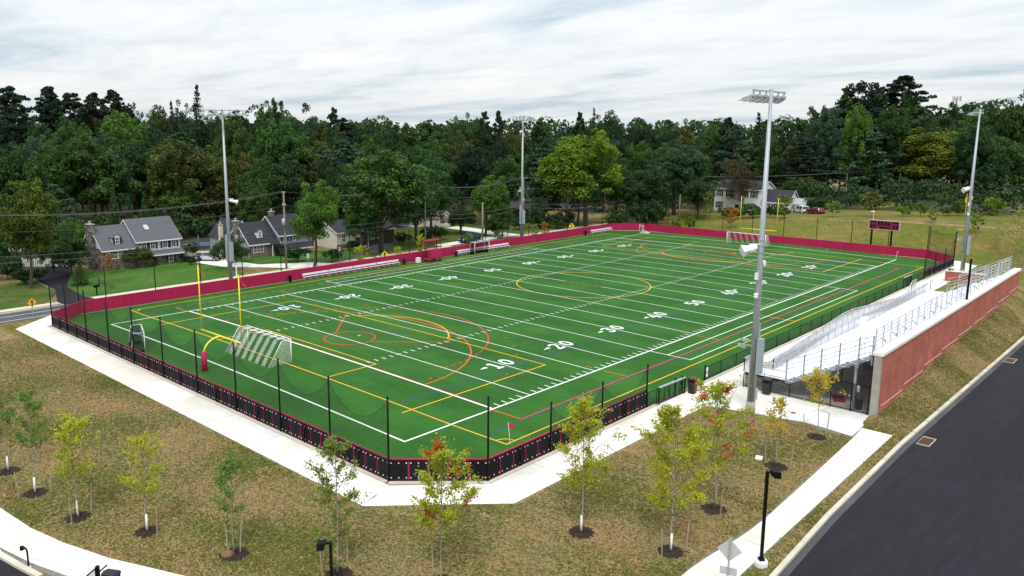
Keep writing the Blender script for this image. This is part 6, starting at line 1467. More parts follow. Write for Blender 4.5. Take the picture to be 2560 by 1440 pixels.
('wood_pine','blackish green plumed pine in the skyline row behind the huge maple',100.0,148.1,25.0,10.9,'P','pinedark'),
('wood_tree','dark green broadleaf tree in the skyline row behind the huge maple',108.7,146.5,26.0,11.5,'B','dark'),
('wood_tree','dark green broadleaf tree in the skyline row past the huge maple',117.0,143.3,24.1,11.0,'B','dark'),
('wood_pine','dark green plumed pine in the skyline row past the huge maple',121.4,136.1,23.2,11.9,'P','dark'),
('wood_tree','mid green broadleaf tree in the skyline row behind the cream outbuilding,first along',128.2,131.3,24.0,9.9,'B','mid'),
('wood_tree','mid green broadleaf tree in the skyline row behind the cream outbuilding,second along',125.8,119.3,23.6,10.0,'B','mid'),
('wood_tree','olive green broadleaf tree in the skyline row over the brown shingled house',133.8,114.6,22.8,13.3,'B','olive'),
('wood_pine','dark green plumed pine in the skyline row behind the giant tree',144.6,111.9,23.8,9.0,'P','dark'),
('wood_tree','blue green broadleaf tree in the skyline row behind the giant tree',145.6,103.8,23.7,10.4,'B','bluegreen'),
('wood_tree','dark green broadleaf tree in the skyline row past the giant tree',153.8,99.3,25.7,12.7,'B','dark'),
('wood_tree','blackish green broadleaf tree in the skyline row past the giant tree',161.9,94.1,25.5,12.5,'B','pinedark'),
('wood_tree','blackish green broadleaf tree in the skyline row above the lacrosse goal',160.4,83.1,24.7,11.8,'B','pinedark'),
('wood_tree','olive green broadleaf tree in the skyline row above the lacrosse goal',172.8,81.2,24.6,10.9,'B','olive'),
('wood_tree','mid green broadleaf tree in the skyline row before the colonial house',173.6,72.6,24.2,10.6,'B','mid'),
('wood_tree','mid green broadleaf tree in the skyline row over the colonial house',179.1,67.9,24.3,9.0,'B','mid'),
('wood_fir','blackish green pointed fir in the skyline row over the colonial wing',185.5,61.8,22.2,6.6,'C','pinedark'),
('wood_tree','blackish green broadleaf tree in the skyline row over the colonial wing',195.9,57.2,21.0,10.9,'B','pinedark'),
('wood_tree','dark green broadleaf tree in the skyline row above the parked SUV',194.6,49.9,24.3,9.0,'B','dark'),
('wood_pine','dark green plumed pine in the skyline row above the parked SUV',208.9,47.0,31.5,11.4,'P','dark'),
('wood_pine','blackish green plumed pine in the skyline row above the scoreboard',217.2,41.2,32.6,10.8,'P','pinedark'),
('wood_tree','dark green broadleaf tree in the skyline row above the scoreboard',221.2,34.4,31.7,9.1,'B','dark'),
('wood_tree','olive green broadleaf tree in the skyline row above the yellow maple',220.6,26.4,23.2,8.9,'B','olive'),
('wood_tree','dark green broadleaf tree in the skyline row above the yellow maple',232.3,21.6,24.6,12.2,'B','dark'),
('wood_tree','dark green broadleaf tree in the skyline row behind the far mast',232.8,13.8,22.1,11.4,'B','dark'),
('wood_tree','blue green broadleaf tree in the skyline row beyond the grandstand end',237.5,8.5,25.9,9.7,'B','bluegreen'),
('wood_tree','dark green broadleaf tree in the skyline row beyond the grandstand end,first along',238.7,1.9,25.7,11.2,'B','dark'),
('wood_tree','dark green broadleaf tree in the skyline row beyond the grandstand end,second along',259.2,-1.5,29.0,12.3,'B','dark'),
('wood_tree','dark green broadleaf tree in the skyline row beyond the grandstand end,third along',248.2,-8.9,27.5,8.8,'B','dark'),
('wood_tree','mid green broadleaf tree in the skyline row beyond the grandstand end',270.6,-12.5,29.3,13.3,'B','mid'),
]
YOUNG = [
('young_tree','yellowish young tree above the wall by the yellow diamond sign,taller one',33.9,58.4,3.4,2.0,'S','yellowgreen'),
('young_tree','small green young tree between two yellowish ones behind the benches',36.3,58.4,2.4,1.4,'S','bright'),
('young_tree','narrow yellow young tree behind the end of the four benches',41.4,58.4,2.6,1.3,'S','yellowgreen'),
('young_tree','thin yellow young tree just behind the crimson cart',46.6,58.5,4.0,1.4,'S','yellowgreen'),
('young_tree','pale green young tree behind the hockey cage',58.4,58.5,3.0,1.8,'S','bright'),
('young_tree','reddish green young tree behind the third cart side bench',66.2,58.5,3.2,2.0,'S','olive'),
('young_tree','whitish leaved young tree beside the second street mast',77.0,58.5,3.2,1.7,'S','bluegreen'),
('young_tree','orange tipped young tree past the second street mast',79.9,58.4,3.4,1.5,'S','orange'),
('young_tree','green bush by the wall corner near the distant bench',104.5,59.5,3.6,2.6,'S','bright'),
('young_tree','orange young tree on the first front lawn in a dark guard',4.0,81.0,3.0,1.8,'S','orange'),
('young_tree','tall pale young tree on the bank foot before the colonial house',123.0,45.8,6.7,2.4,'S','bright'),
('young_tree','reddish young tree on the bank beside the brown drooping tree',115.0,36.4,4.6,2.9,'S','orange'),
('young_tree','bright bush at the wood edge where the bank begins,lower one',107.5,44.8,2.9,2.5,'U','bright'),
('young_tree','bright bush at the wood edge where the bank begins,higher one',111.5,44.0,3.2,2.6,'U','yellowgreen'),
('young_tree','thin young tree on the bank below the white SUV',120.5,27.5,5.2,2.8,'S','bright'),
('young_tree','round lime young tree on the crest past the red car',124.4,18.9,3.3,2.9,'S','bright'),
('young_tree','feathery young pine on the crest before the scoreboard pole',126.7,12.2,4.9,4.0,'S','olive'),
('crest_shrub','yellow green shrub on the bank crest,first counted from the scoreboard',130.6,7.8,2.3,2.9,'U','yellowgreen'),
('crest_shrub','yellow green shrub on the bank crest,second counted from the scoreboard',131.7,4.8,2.9,2.7,'U','bright'),
('crest_shrub','yellow green shrub on the bank crest,third counted from the scoreboard',136.1,1.0,2.0,3.2,'U','olive'),
('crest_shrub','yellow green shrub on the bank crest,fourth counted from the scoreboard',137.5,-0.5,3.2,3.2,'U','bright'),
('crest_shrub','yellow green shrub on the bank crest,fifth counted from the scoreboard',141.6,-5.5,4.0,3.7,'U','yellowgreen'),
('foundation_shrub','dark shrub before the colonial house,first from the brown drooping tree',125.5,36.4,3.3,5.3,'U','mid'),
('foundation_shrub','dark shrub before the colonial house,second from the brown drooping tree',124.8,32.1,2.9,3.5,'U','dark'),
('foundation_shrub','dark shrub before the colonial house,third from the brown drooping tree',123.7,28.6,2.5,3.7,'U','dark'),
('foundation_shrub','dark shrub before the colonial house,fourth from the brown drooping tree',124.3,39.1,2.5,3.2,'U','mid'),
('foundation_shrub','dark shrub before the colonial house,fifth from the brown drooping tree',126.2,43.3,2.7,3.6,'U','dark'),
('young_tree','sparse lime young tree on the slope past the grandstand end,tallest',109.8,-15.0,8.3,4.9,'T','pale'),
('young_tree','sparse lime young tree on the slope just past the brick wall end',78.6,-20.9,6.8,3.1,'T','pale'),
('young_tree','sparse lime young tree below the crest past the far mast',113.7,-11.7,5.4,3.4,'T','pale'),
('young_tree','thin young tree at the far slab corner past the mast',117.8,-7.8,3.9,2.5,'S','bright'),
('young_tree','small young tree on the bank between scoreboard and far mast',121.4,0.1,2.6,1.9,'S','bright'),
('foundation_shrub','low dark shrub under the spreading maple',11.7,86.0,1.3,2.2,'U','dark'),
('foundation_shrub','pale yellow shrub before the stone front',14.6,86.0,1.2,1.4,'U','yellowgreen'),
('foundation_shrub','rounded green shrub at the shuttered stone front',15.6,85.0,1.1,1.8,'U','mid'),
('foundation_shrub','tiny clipped shrub at the house corner by the drive',15.9,82.8,0.9,0.9,'U','mid'),
('foundation_shrub','low dark shrub under the picture window',9.7,91.1,1.0,1.7,'U','dark'),
('foundation_shrub','olive bush between the two houses by the car',20.8,88.6,2.4,2.8,'U','olive'),
('foundation_shrub','small dark bush beside the black car',16.3,80.2,1.1,1.4,'U','dark'),
('yard_shrub','dark shrub at the road bend corner of the wooded yard',-8.3,86.7,3.5,5.2,'U','dark'),
('yard_shrub','round dark bush close to the driveway mouth',-7.8,81.1,2.3,3.9,'U','dark'),
('yard_shrub','dark bush overhanging the driveway edge',-5.6,81.8,2.1,3.1,'U','dark'),
('yard_shrub','mid green shrub mass under the leaning tree',-4.7,101.7,4.0,3.8,'U','mid'),
('yard_shrub','olive bush below the basketball backboard',-1.5,96.9,1.6,2.5,'U','olive'),
('yard_shrub','clipped dark bush by the yellow door',31.4,77.6,2.2,2.8,'U','dark'),
('yard_shrub','wide dark bush under the bright roadside tree',30.0,70.2,2.5,5.3,'U','dark'),
('yard_shrub','dark bush beside the bright roadside trunk',33.9,66.2,2.2,3.9,'U','dark'),
('yard_shrub','dark bush below the cream outbuilding',64.8,72.5,2.8,4.7,'U','dark'),
('yard_shrub','dark bush behind the crimson cart roof',58.8,70.7,3.1,3.8,'U','dark'),
('yard_shrub','dark bush at the foot of the huge maple',55.4,72.7,2.4,3.8,'U','dark'),
('yard_shrub','dark bush before the brown shingled house',93.6,71.0,4.4,6.2,'U','dark'),
('yard_shrub','dark bush past the brown shingled house corner',95.4,67.3,3.7,5.3,'U','dark'),
('yard_shrub','dark bush behind the second street mast',88.1,71.6,3.1,4.4,'U','dark'),
('yard_shrub','dark bush by the blue pickup',77.0,68.6,2.9,4.9,'U','dark'),
('yard_shrub','dark bush under the giant tree edge',101.3,68.5,3.6,5.4,'U','dark'),
('yard_shrub','small dark bush by the cream ranch step',44.4,74.3,1.8,2.9,'U','dark'),
('yard_shrub','dark bush behind the distant street bench',105.1,57.1,4.6,5.3,'U','dark'),
('yard_shrub','dark bush before the slim pale utility pole',108.9,55.4,6.2,6.2,'U','dark'),
('yard_shrub','dark bush behind the lacrosse goal',108.8,50.4,6.5,6.1,'U','dark'),
]
# ---------------------------------------------------------------- vegetation
COLS = {'dark': (0.036, 0.085, 0.029), 'mid': (0.055, 0.129, 0.032), 'bright': (0.085, 0.184, 0.032), 'yellowgreen': (0.155, 0.236, 0.025), 'bluegreen': (0.046, 0.108, 0.067), 'olive': (0.081, 0.113, 0.029),
        'brown': (0.086, 0.076, 0.030), 'yellow': (0.155, 0.190, 0.023), 'leafgreen': (0.086, 0.149, 0.025), 'pinedark': (0.020, 0.046, 0.026), 'orange': (0.345, 0.098, 0.023)}
def quads(C, Nn, size, rs, asp=1.0):
    """leaf quads at centres C with normals Nn"""
    n = len(C); Nn = Nn/np.maximum(np.linalg.norm(Nn, axis=1, keepdims=True), 1e-6)
    t = rs.normal(size=(n, 3)); a = np.cross(Nn, t); a /= np.maximum(np.linalg.norm(a, axis=1, keepdims=True), 1e-6); b = np.cross(Nn, a)
    s = (size*rs.uniform(.65, 1.35, n))[:, None] if np.isscalar(size) else size[:, None]
    a = a*s*.5*asp; b = b*s*.5
    V = np.stack([C-a, C-b*.9, C+a, C+b*.9], 1).reshape(-1, 3)
    return V
def leaf_mesh(name, V):
    F = np.arange(len(V)).reshape(-1, 4); return np_mesh(name, V, F)
def clump_leaves(cen, rad, per, size, rs, flat=.8, up=.25, fill=.25):
    out = []
    for c, r in zip(cen, rad):
        k = max(4, int(per*r*r)); d = rs.normal(size=(k, 3)); d[:, 2] += up; d /= np.linalg.norm(d, axis=1, keepdims=True)
        rr = r*np.where(rs.random(k) < fill, rs.uniform(.2, .8, k), rs.uniform(.82, 1.06, k))
        p = c+d*rr[:, None]*np.array([1, 1, flat]); out.append(quads(p, d+rs.normal(size=(k, 3))*.55, size, rs))
    return np.concatenate(out)
def limb(mb, a, b, r0, r1, rs, bend=.12, n=4):
    a, b = np.array(a, float), np.array(b, float); L = np.linalg.norm(b-a); pts = []
    o = rs.normal(size=3)*L*bend
    for i in range(n+1):
        u = i/n; pts.append(tuple(a+(b-a)*u+o*math.sin(math.pi*u)))
    mb.tube(pts, [r0+(r1-r0)*i/n for i in range(n+1)], 6, caps=False)
def broadleaf(seed, H=20, Rr=6.5, base=.16, n=64, dens=48, size=.46, lobes=5, sparse=False):
    rs = np.random.default_rng(seed); zc = H*(base+1)/2; rz = H*(1-base)/2
    lob = [(rs.uniform(-.45, .45)*Rr, rs.uniform(-.45, .45)*Rr, zc+rs.uniform(-.35, .45)*rz, rs.uniform(.52, .8)) for _ in range(lobes)]+[(0, 0, zc, .88)]
    cen, rad = [], []
    while len(cen) < n:
        lx, ly, lz, k = lob[rs.integers(len(lob))]; d = rs.normal(size=3); d /= np.linalg.norm(d)
        if d[2] < -.6: continue
        q = rs.uniform(.62, 1.0); p = np.array([lx+d[0]*Rr*k*q, ly+d[1]*Rr*k*q, lz+d[2]*rz*k*q*.95])
        if p[2] < H*base*.8 or p[2] > H*.985: continue
        cen.append(p); rad.append(rs.uniform(.13, .25)*Rr*(.7 if p[2] > H*.82 else 1))
    V = clump_leaves(np.array(cen), np.array(rad), dens, size, rs, .78, .3)
    mb = MB(); limb(mb, (0, 0, -.5), (rs.uniform(-.3, .3), rs.uniform(-.3, .3), H*.55), H*.022, H*.010, rs, .03)
    for i in range(9 if not sparse else 18):
        c = cen[rs.integers(len(cen))]; z0 = rs.uniform(.16, .5)*H; limb(mb, (0, 0, min(z0, c[2]*.8)), c, H*.008, H*.002, rs)
    return leaf_mesh('crown', V), mb.mesh('trunk', True), 2*Rr*1.05, H
def pine(seed, H=22, Rr=5.6, base=.16, dens=54):
    rs = np.random.default_rng(seed); cen, mb = [], MB(); limb(mb, (0, 0, -.5), (0, 0, H*.97), H*.016, .05, rs, .008)
    z = H*base; out = []
    while z < H*.99:
        u = (z/H-base)/(1-base); Lr = Rr*(1-u**3.2)*(.75+.25*math.sin(min(u*5, 1.57)))+.6
        for k in range(rs.integers(3, 6)):
            a = rs.uniform(0, 6.28); L = Lr*rs.uniform(.55, 1.1); tip = np.array([math.cos(a)*L, math.sin(a)*L, z+L*rs.uniform(.05, .38)])
            limb(mb, (0, 0, z), tip, .09, .03, rs, .04, 3)
            for f in (.5, .78, 1.0):
                c = np.array([0, 0, z])*(1-f)+tip*f+rs.normal(size=3)*.2; m = int(dens*(.7+.5*f)); d = rs.normal(size=(m, 3)); d[:, 2] = abs(d[:, 2])*.9; d[:, :2] += tip[:2]/max(L, .1)*.5
                d /= np.linalg.norm(d, axis=1, keepdims=True); rr = rs.uniform(.3, 1.0, m)*(.55+.22*L/Rr*2)
                p = c+d*rr[:, None]*np.array([1.15, 1.15, .62]); out.append(quads(p, rs.normal(size=(m, 3))+np.array([0, 0, .6]), .62, rs, .55))
        z += H*rs.uniform(.028, .05)
    return leaf_mesh('crown', np.concatenate(out)), mb.mesh('trunk', True), 2*Rr*1.1, H
def fir(seed, H=20, Rr=3.4, base=.05, droop=.12, dens=1.0, size=.42):
    rs = np.random.default_rng(seed); mb = MB(); limb(mb, (0, 0, -.5), (0, 0, H*.98), H*.013, .04, rs, .005); out = []
    z = H*base
    while z < H*.985:
        u = (z/H-base)/(1-base); Lr = Rr*(1-u)**.85+.18; m = int(dens*(60+190*(1-u)))
        a = rs.uniform(0, 6.28, m); br = np.round(a/6.28*9)/9*6.28+rs.normal(size=m)*.16; l = Lr*np.sqrt(rs.uniform(.06, 1, m))*(.8+.25*np.sin(br*7+z))
        p = np.stack([np.cos(br)*l, np.sin(br)*l, z-l*droop+rs.normal(size=m)*.22], 1); out.append(quads(p, rs.normal(size=(m, 3))*.6+np.array([0, 0, 1.0]), size, rs, .6)); z += H*.042
    return leaf_mesh('crown', np.concatenate(out)), mb.mesh('trunk', True), 2*Rr*1.05, H
def dense(seed, H, Rr, shape='dome', n=5200, size=.30):
    """clipped or naturally tight evergreen mass"""
    rs = np.random.default_rng(seed); d = rs.normal(size=(n, 3)); d /= np.linalg.norm(d, axis=1, keepdims=True)
    u = rs.uniform(0, 1, n); th = rs.uniform(0, 6.283, n)
    if shape == 'cone': z = H*(.03+.95*(1-np.sqrt(u))); r = Rr*(1-z/H)**.6*np.minimum(1, z/H*7+.45)
    elif shape == 'column': z = H*(.04+.94*u); r = Rr*np.sqrt(np.maximum(1-(z/H)**2.6, 0))*np.minimum(1, z/H*6+.5)
    else: z = H*(.06+.92*u); r = Rr*np.sqrt(np.maximum(1-((z/H-.38)/.63)**2, .02))
    r = r*(.86+.14*np.sin(th*5+z*2.1)+.1*np.sin(th*3-z*3.3+seed))*rs.uniform(.86, 1.05, n)
    P = np.stack([np.cos(th)*r, np.sin(th)*r, z], 1); Nn = np.stack([np.cos(th), np.sin(th), np.full(n, .5)], 1)
    mb = MB(); mb.cone((0, 0, -.3), (0, 0, H*.5), Rr*.08, Rr*.04, 6)
    return leaf_mesh('crown', quads(P, Nn+rs.normal(size=(n, 3))*.5, size, rs)), mb.mesh('trunk'), 2*Rr, H
PROTO = {
 'B': [broadleaf(s, 20, 6.5, b, n, d, z, l) for s, b, n, d, z, l in ((1, .06, 150, 74, .40, 5), (2, .10, 160, 70, .38, 6), (3, .05, 140, 78, .42, 4), (4, .1, 170, 68, .38, 7), (5, .07, 150, 72, .40, 5), (6, .08, 145, 76, .42, 4))],
 'P': [pine(s) for s in (11, 12, 13)],
 'C': [fir(s) for s in (21, 22)],
 'W': [broadleaf(s, 20, 6.2, .04, 90, 44, .36, 5, True) for s in (31, 32)],
 'D': [broadleaf(s, 6, 4, .02, 90, 200, .23, 5) for s in (41, 42)],
 'A': [fir(s, 8, 1.35, .02, -.25, 1.0, .26) for s in (51, 52)], 'O': [broadleaf(s, 20, 6.5, .08, 200, 74, .40, 2) for s in (71, 72)],
 'U': [broadleaf(s, 2.4, 1.5, .02, 50, 620, .16, 5) for s in (61, 62, 63)],
}
cone_p = dense(55, 4, .8, 'cone', 2200, .17)
rt = rnd(77)
def plant(name, label, x, y, h, w, sp, col, group=None):
    pr = cone_p if name == 'cone_shrub' else PROTO[sp][rt.randrange(len(PROTO[sp]))]
    t = thing(name, label, 'tree' if sp not in 'U' and 'shrub' not in name else 'shrub', (x, y, gz(x, y)), rt.uniform(0, 6.28), group)
    sx, sz = w/pr[2], h/pr[3]; j = [rt.uniform(.86, 1.14) for _ in range(2)]; c = COLS[col]
    for nm, me, mt in (('crown', pr[0], 'needle' if sp in 'PCA' else 'leaf'), ('trunk', pr[1], 'bark')):
        o = link(nm, me, mt, t, color=(c[0]*j[0]*j[1], c[1]*j[0], c[2]*j[0]*rt.uniform(.85, 1.15))); o.scale = (sx*rt.uniform(.95, 1.05), sx*rt.uniform(.95, 1.05), sz)
    return t
for nm, lab, x, y, h, w, sp, col in TREES: plant(nm, lab, x, y, h, w, sp, col, 'trees of the wood and yards beyond the street')
# dense low growth along the wood edge and the far wooded mass that closes the gaps under the skyline
rs = np.random.default_rng(99)
EDGE = [(-96, 62), (-50, 97), (-4, 107), (10, 109), (42, 108), (68, 98), (86, 105), (120, 102), (134, 75), (143, 70), (168, 70), (172, 47), (147, 28), (143, 6), (147, -36)]
cen, rad = [], []
for (x0, y0), (x1, y1) in zip(EDGE[:-1], EDGE[1:]):
    L = math.hypot(x1-x0, y1-y0)
    for i in range(int(L*1.9)):
        u = rs.random(); d = rs.uniform(0, 9); x = x0+(x1-x0)*u+d*.62; y = y0+(y1-y0)*u+d*.62
        cen.append((x, y, gz(x, y)+rs.uniform(.3, 2.2)+d*.45)); rad.append(rs.uniform(1.2, 2.2))
me = leaf_mesh('undergrowth', clump_leaves(np.array(cen), np.array(rad), 16, .6, rs, .9, .4))
tag(link('undergrowth', me, 'leaf', color=COLS['dark']), 'dense dark undergrowth along the wood edge behind houses and crest', kind='stuff')
cen, rad = [], []
for i in range(1900):
    a = R(rs.uniform(2, 86)); d = rs.uniform(262, 300); x, y = -40+d*math.cos(a), -40+d*math.sin(a); g = gz(x, y)
    cen.append((x, y, g+rs.uniform(1, 22.5))); rad.append(rs.uniform(2.6, 4.4))
me = leaf_mesh('far_wood', clump_leaves(np.array(cen), np.array(rad), 6, 1.25, rs, .85, .3))
tag(link('far_wood', me, 'leaf', color=COLS['dark']), 'far dark wooded mass closing the view behind the skyline trees', kind='stuff')

# ---------------------------------------------------------------- saplings
def sapling(seed, h, w, leaves, crown0=.28, size=.13, nb=22, lean=.0, up=.9):
    """thin young tree: trunk, whorls of rising twigs, small leaves along them; returns meshes"""
    rs = np.random.default_rng(seed); tr = MB(); pts = []; ph = rs.uniform(0, 6.28)
    for i in range(9): u = i/8; pts.append((lean*u*u+.05*math.sin(u*5+ph), .05*math.cos(u*4+ph), h*.97*u))
    tr.tube(pts, [max(.011, .045*(1-i/8.4)*h/6) for i in range(9)], 6)
    tw = MB(); C, out = [], []
    for b in range(nb):
        u = crown0+(1-crown0)*(b+rs.uniform(0, 1))/nb*.97; z = h*u*.97; a = b*2.4+rs.uniform(-.5, .5)
        L = w*.5*(math.sin(math.pi*min(1, (u-crown0)/(1-crown0)*.82+.18))**.8)*rs.uniform(.6, 1.2)+.15
        p0 = np.array([lean*u*u, 0, z]); tip = p0+np.array([math.cos(a)*L, math.sin(a)*L, L*up*rs.uniform(.6, 1.3)])
        tw.tube([tuple(p0), tuple(p0*.5+tip*.5+rs.normal(size=3)*.05), tuple(tip)], [.014, .010, .005], 4, caps=False)
        for s in range(3):
            f = rs.uniform(.35, .9); q = p0*(1-f)+tip*f; t2 = q+np.array([rs.normal()*.3, rs.normal()*.3, .18])*L*.6; tw.tube([tuple(q), tuple(t2)], [.007, .004], 3, caps=False); C += [q*(1-g)+t2*g for g in (.4, .7, 1)]
        C += [p0*(1-g)+tip*g for g in np.linspace(.3, 1.04, 6)]
    C = np.array(C); k = max(1, int(leaves/len(C)))
    P = np.repeat(C, k, 0); P = P+rs.normal(size=P.shape)*.11*np.array([1, 1, .8]); keep = rs.random(len(P)) < .93
    cl = np.sin(P[:, 0]*3.1+ph)+np.sin(P[:, 1]*2.7)+np.sin(P[:, 2]*2.3+seed); P = P[keep & (cl > -1.15)]
    sel = (np.sin(P[:, 0]*2.2+seed)*np.sin(P[:, 1]*2.6+seed*2)*np.sin(P[:, 2]*1.9+1) > .42)
    V1 = quads(P[~sel], rs.normal(size=((~sel).sum(), 3)), size, rs); V2 = quads(P[sel], rs.normal(size=(sel.sum(), 3)), size, rs)
    return tr.mesh('trunk', True), tw.mesh('twigs'), leaf_mesh('foliage', V1), leaf_mesh('autumn_leaves', V2)
LIME, LIME2, GRN, YEL = (.40, .45, .05), (.44, .47, .045), (.16, .27, .06), (.55, .45, .05)
SAP = [ # x, y, h, w, leaves, colour, autumn tint, crown0, guard, stakes, label
 (-29.73, 14.45, 5.2, 1.5, 420, GRN, .25, .42, True, 1, 'sparse sapling with a reddish tip, last in the lawn row away from the black lamp'),
 (-29.61, 9.92, 6.3, 2.1, 650, GRN, 0, .38, True, 2, 'very thin pale green sapling between the reddish tipped and bushy lime ones'),
 (-29.0, 4.97, 5.6, 2.4, 1000, LIME, .1, .36, True, 2, 'lime green bushy sapling across the walk from the path light'),
 (-27.06, .62, 5.3, 2.3, 700, LIME, .15, .38, True, 2, 'lime sapling with wide tied stakes and white trunk guard on the corner lawn'),
 (-25.04, -4.85, 5.1, 2.0, 560, GRN, 0, .40, False, 2, 'dark leaved sapling with reddish earth at its foot'),
 (-22.5, -10.2, 7.1, 2.5, 1250, (.20, .26, .07), .1, .22, False, 2, 'airy grey green sapling standing behind the lower black lamp'),
 (-19.5, -14.3, 6.8, 3.0, 2100, LIME, 1.0, .30, False, 2, 'orange flecked lime sapling before the angled fence corner'),
 (-10.95, -16.25, 7.5, 2.9, 1900, LIME, .25, .26, True, 0, 'tall pointed lime sapling overlapping the padded fence'),
 (-9.39, -20.74, 7.9, 3.2, 2900, LIME2, .2, .24, True, 2, 'fullest lime sapling beside the lower sidewalk with white guard'),
 (-3.52, -20.14, 7.6, 3.6, 2100, LIME, .9, .30, False, 2, 'tall orange patched sapling beside the fullest lime one'),
 (4.73, -20.24, 4.5, 1.3, 620, YEL, .1, .44, False, 2, 'small yellow sapling with upright bare shoots near the floodlight mast'),
 (11.62, -20.24, 4.7, 2.1, 620, YEL, .3, .48, False, 2, 'golden leaved crooked sapling before the dark grandstand opening'),
]
for i, (x, y, h, w, nl, col, au, c0, gd, ns, lab) in enumerate(SAP):
    t = thing('sapling', lab, 'sapling', (x, y, -.03), 0, 'staked saplings on the near lawn')
    a, b, c, d = sapling(200+i, h, w, nl*3.4, c0, .112, 26 if nl > 900 else 18, rt.uniform(-.25, .25), .95)
    link('trunk', a, 'pale_bark', t); link('twigs', b, 'bark', t); link('foliage', c, 'young_leaf', t, color=col)
    aut = (.50, .16, .03) if au > .5 else tuple(u*(1-au)+v*au for u, v in zip(col, (.45, .15, .03)))
    link('autumn_leaves', d, 'young_leaf', t, color=aut)
    if gd: MB().cone((0, 0, 0), (.01, 0, 1.0), .065, .06, 8).build('trunk_guard', 'guard', t, True)
    for s in range(ns):
        an = 2.2+s*2.6+i*.9; r = .85 if i not in (4,) else .3; p = (math.cos(an)*r, math.sin(an)*r, 0); q = (math.cos(an)*(r+.12), math.sin(an)*(r+.12), 1.65)
        MB().cone(p, q, .035, .03, 6).build('stake', 'stake', t)
        MB().tube([q, (.0, 0, 2.05)], .011, 4).build('tie', 'black_metal', t)
    rs = np.random.default_rng(i); n = 22; mb = MB(); R0 = .68+.1*rs.random()
    ring = [(R0*(1+.08*math.sin(3*k+i)+.05*rs.normal())*math.cos(6.283*k/n), R0*(1+.08*math.sin(3*k+i)+.05*rs.normal())*math.sin(6.283*k/n)) for k in range(n)]
    vs = [(p[0], p[1], -.01) for p in ring]+[(p[0]*.7, p[1]*.7, .09+.02*rs.normal()) for p in ring]+[(p[0]*.3, p[1]*.3, .12+.02*rs.normal()) for p in ring]+[(0, 0, .11)]
    fs = [(k, (k+1) % n, n+(k+1) % n, n+k) for k in range(n)]+[(n+k, n+(k+1) % n, 2*n+(k+1) % n, 2*n+k) for k in range(n)]+[(2*n+k, 2*n+(k+1) % n, 3*n) for k in range(n)]
    mb.add(vs, fs); P = np.stack([rs.normal(size=260)*R0*.42, rs.normal(size=260)*R0*.42, .1+.04*rs.random(260)], 1); P = P[np.hypot(P[:, 0], P[:, 1]) < R0]; P[:, 2] = .12-.11*(np.hypot(P[:, 0], P[:, 1])/R0)**2+.01
    V = quads(P, rs.normal(size=P.shape)*.5+np.array([0, 0, 1]), .13, rs, .4); mb.add(V.tolist(), np.arange(len(V)).reshape(-1, 4).tolist())
    tag(mb.build('mulch_ring', 'mulch', loc=(x, y, -.03)), 'dark bark mulch ring under the '+' '.join(lab.replace(',', '').split()[:9]), kind='stuff')
tag(MB().sphere((0, 0, .1), .33, 10, 6, .55).build('earth_lump', 'soil', loc=(-25.35, -4.75, -.03)), 'lump of bare red earth beside the dark leaved sapling', kind='stuff')
# short tufts that roughen the near lawns
rs = np.random.default_rng(5)
def tufts(n, x0, x1, y0, y1, ok):
    P = np.stack([rs.uniform(x0, x1, n), rs.uniform(y0, y1, n)], 1); P = P[ok(P[:, 0], P[:, 1])]
    return np.concatenate([P, ground(P[:, 0], P[:, 1])[:, None]], 1)
sl = np.vectorize(side_l); sr = np.vectorize(side_r); cwx = np.array([c[0] for c in cw][::-1]); cwy = np.array([c[1] for c in cw][::-1])
kx, ky = np.array([k[0] for k in rk]), np.array([k[1] for k in rk])
T1 = tufts(170000, -31.5, -17.3, -22, 50, lambda x, y: (x > np.interp(y, cwy, cwx)+.1) & (y > sl(x)+.1) & ((y > -5.4) | (x < -17.2)))
T2 = tufts(80000, -17.2, 13.4, -23, -5.4, lambda x, y: (y > sl(x)+.1) & (y < np.where(x < -10.9, -5.4-(x+17.2)*.97, -11.6)-.1) & (x < 12.4+.4*np.clip((-11.5-y)/7, 0, 1)*3))
T3 = tufts(40000, -20, 60, -25.6, -22.1, lambda x, y: (y > np.interp(x, kx, ky)+.1) & np.where(x < 15.7, y < sr(x)-.06, True))
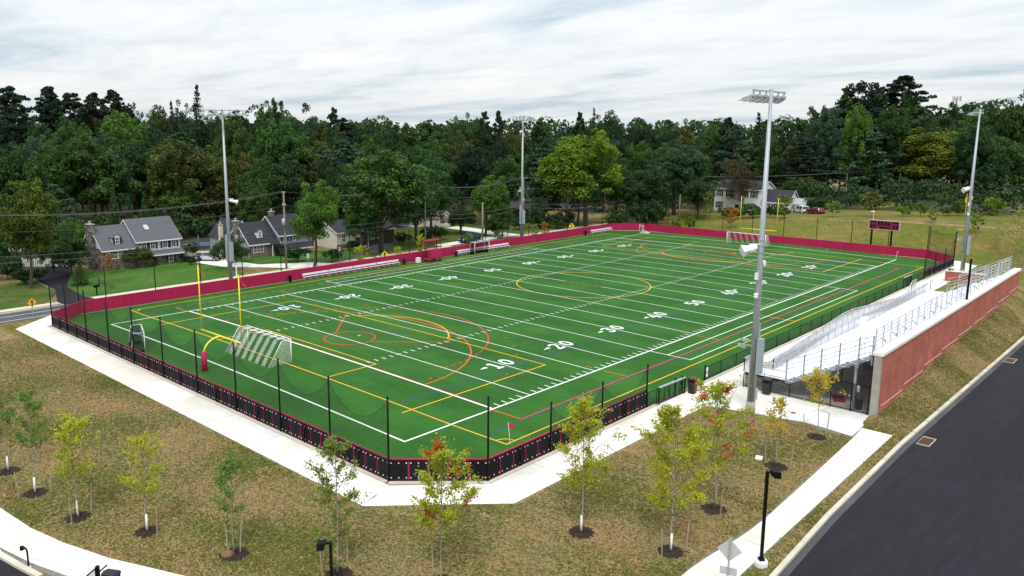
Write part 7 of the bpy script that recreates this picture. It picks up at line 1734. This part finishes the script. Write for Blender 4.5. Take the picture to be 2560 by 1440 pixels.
P = np.concatenate([T1, T2, T3]); n = len(P); a = rs.uniform(0, 6.283, n); hgt = rs.uniform(.02, .06, n); wd = rs.uniform(.02, .06, n)
ca, sa = np.cos(a)*wd, np.sin(a)*wd; lx, ly = rs.normal(size=n)*.09, rs.normal(size=n)*.09
V = np.stack([P+np.stack([-ca, -sa, 0*a], 1), P+np.stack([ca, sa, 0*a], 1), P+np.stack([ca*.5+lx, sa*.5+ly, hgt], 1), P+np.stack([-ca*.5+lx, -sa*.5+ly, hgt], 1)], 1)
dry = (np.sin(P[:, 0]*.55+2*np.sin(P[:, 1]*.31))+np.sin(P[:, 1]*.5+P[:, 0]*.2)+rs.normal(size=n)*1.3) > -.15
for nm, sel, c, lab in (('grass', ~dry, (.115, .145, .026), 'short green grass tufts growing over the near lawns'), ('straw', dry, (.35, .268, .130), 'dry straw coloured grass tufts scattered over the near lawns')):
    tag(link(nm, leaf_mesh(nm, V[sel].reshape(-1, 3)), 'blade', color=c), lab, kind='stuff')
# younger trees along the street wall and on the bank, shrubs in the yards
YT = [sapling(320+i, 4.5, 2.4, 520, .12, .15, 22, 0, .8) for i in range(2)]
YP = [sapling(300+i, 4.5, 2.4, 1300, .2, .24, 18, 0, .8) for i in range(3)]
YC = {'pale': (.27, .33, .09), 'yellowgreen': LIME2, 'bright': (.15, .24, .04), 'olive': (.15, .17, .05), 'bluegreen': (.18, .26, .13), 'orange': (.42, .19, .04)}
for nm, lab, x, y, h, w, kd, col in YOUNG:
    if kd == 'U': plant(nm, lab, x, y, h, w, 'U', col, 'shrubs beyond the walls'); continue
    p = YT[rt.randrange(2)] if kd == 'T' else YP[rt.randrange(3)]; t = thing(nm, lab, 'young tree', (x, y, gz(x, y)), rt.uniform(0, 6.28), 'young trees beyond the walls')
    c = YC[col]
    for k, (n2, mt, cc) in enumerate((('trunk', 'pale_bark', (1, 1, 1)), ('twigs', 'bark', (1, 1, 1)), ('foliage', 'young_leaf', c), ('autumn_leaves', 'young_leaf', tuple(q*1.1 for q in c)))):
        o = link(n2, p[k], mt, t, color=cc); o.scale = (w/2.4, w/2.4, h/4.5)
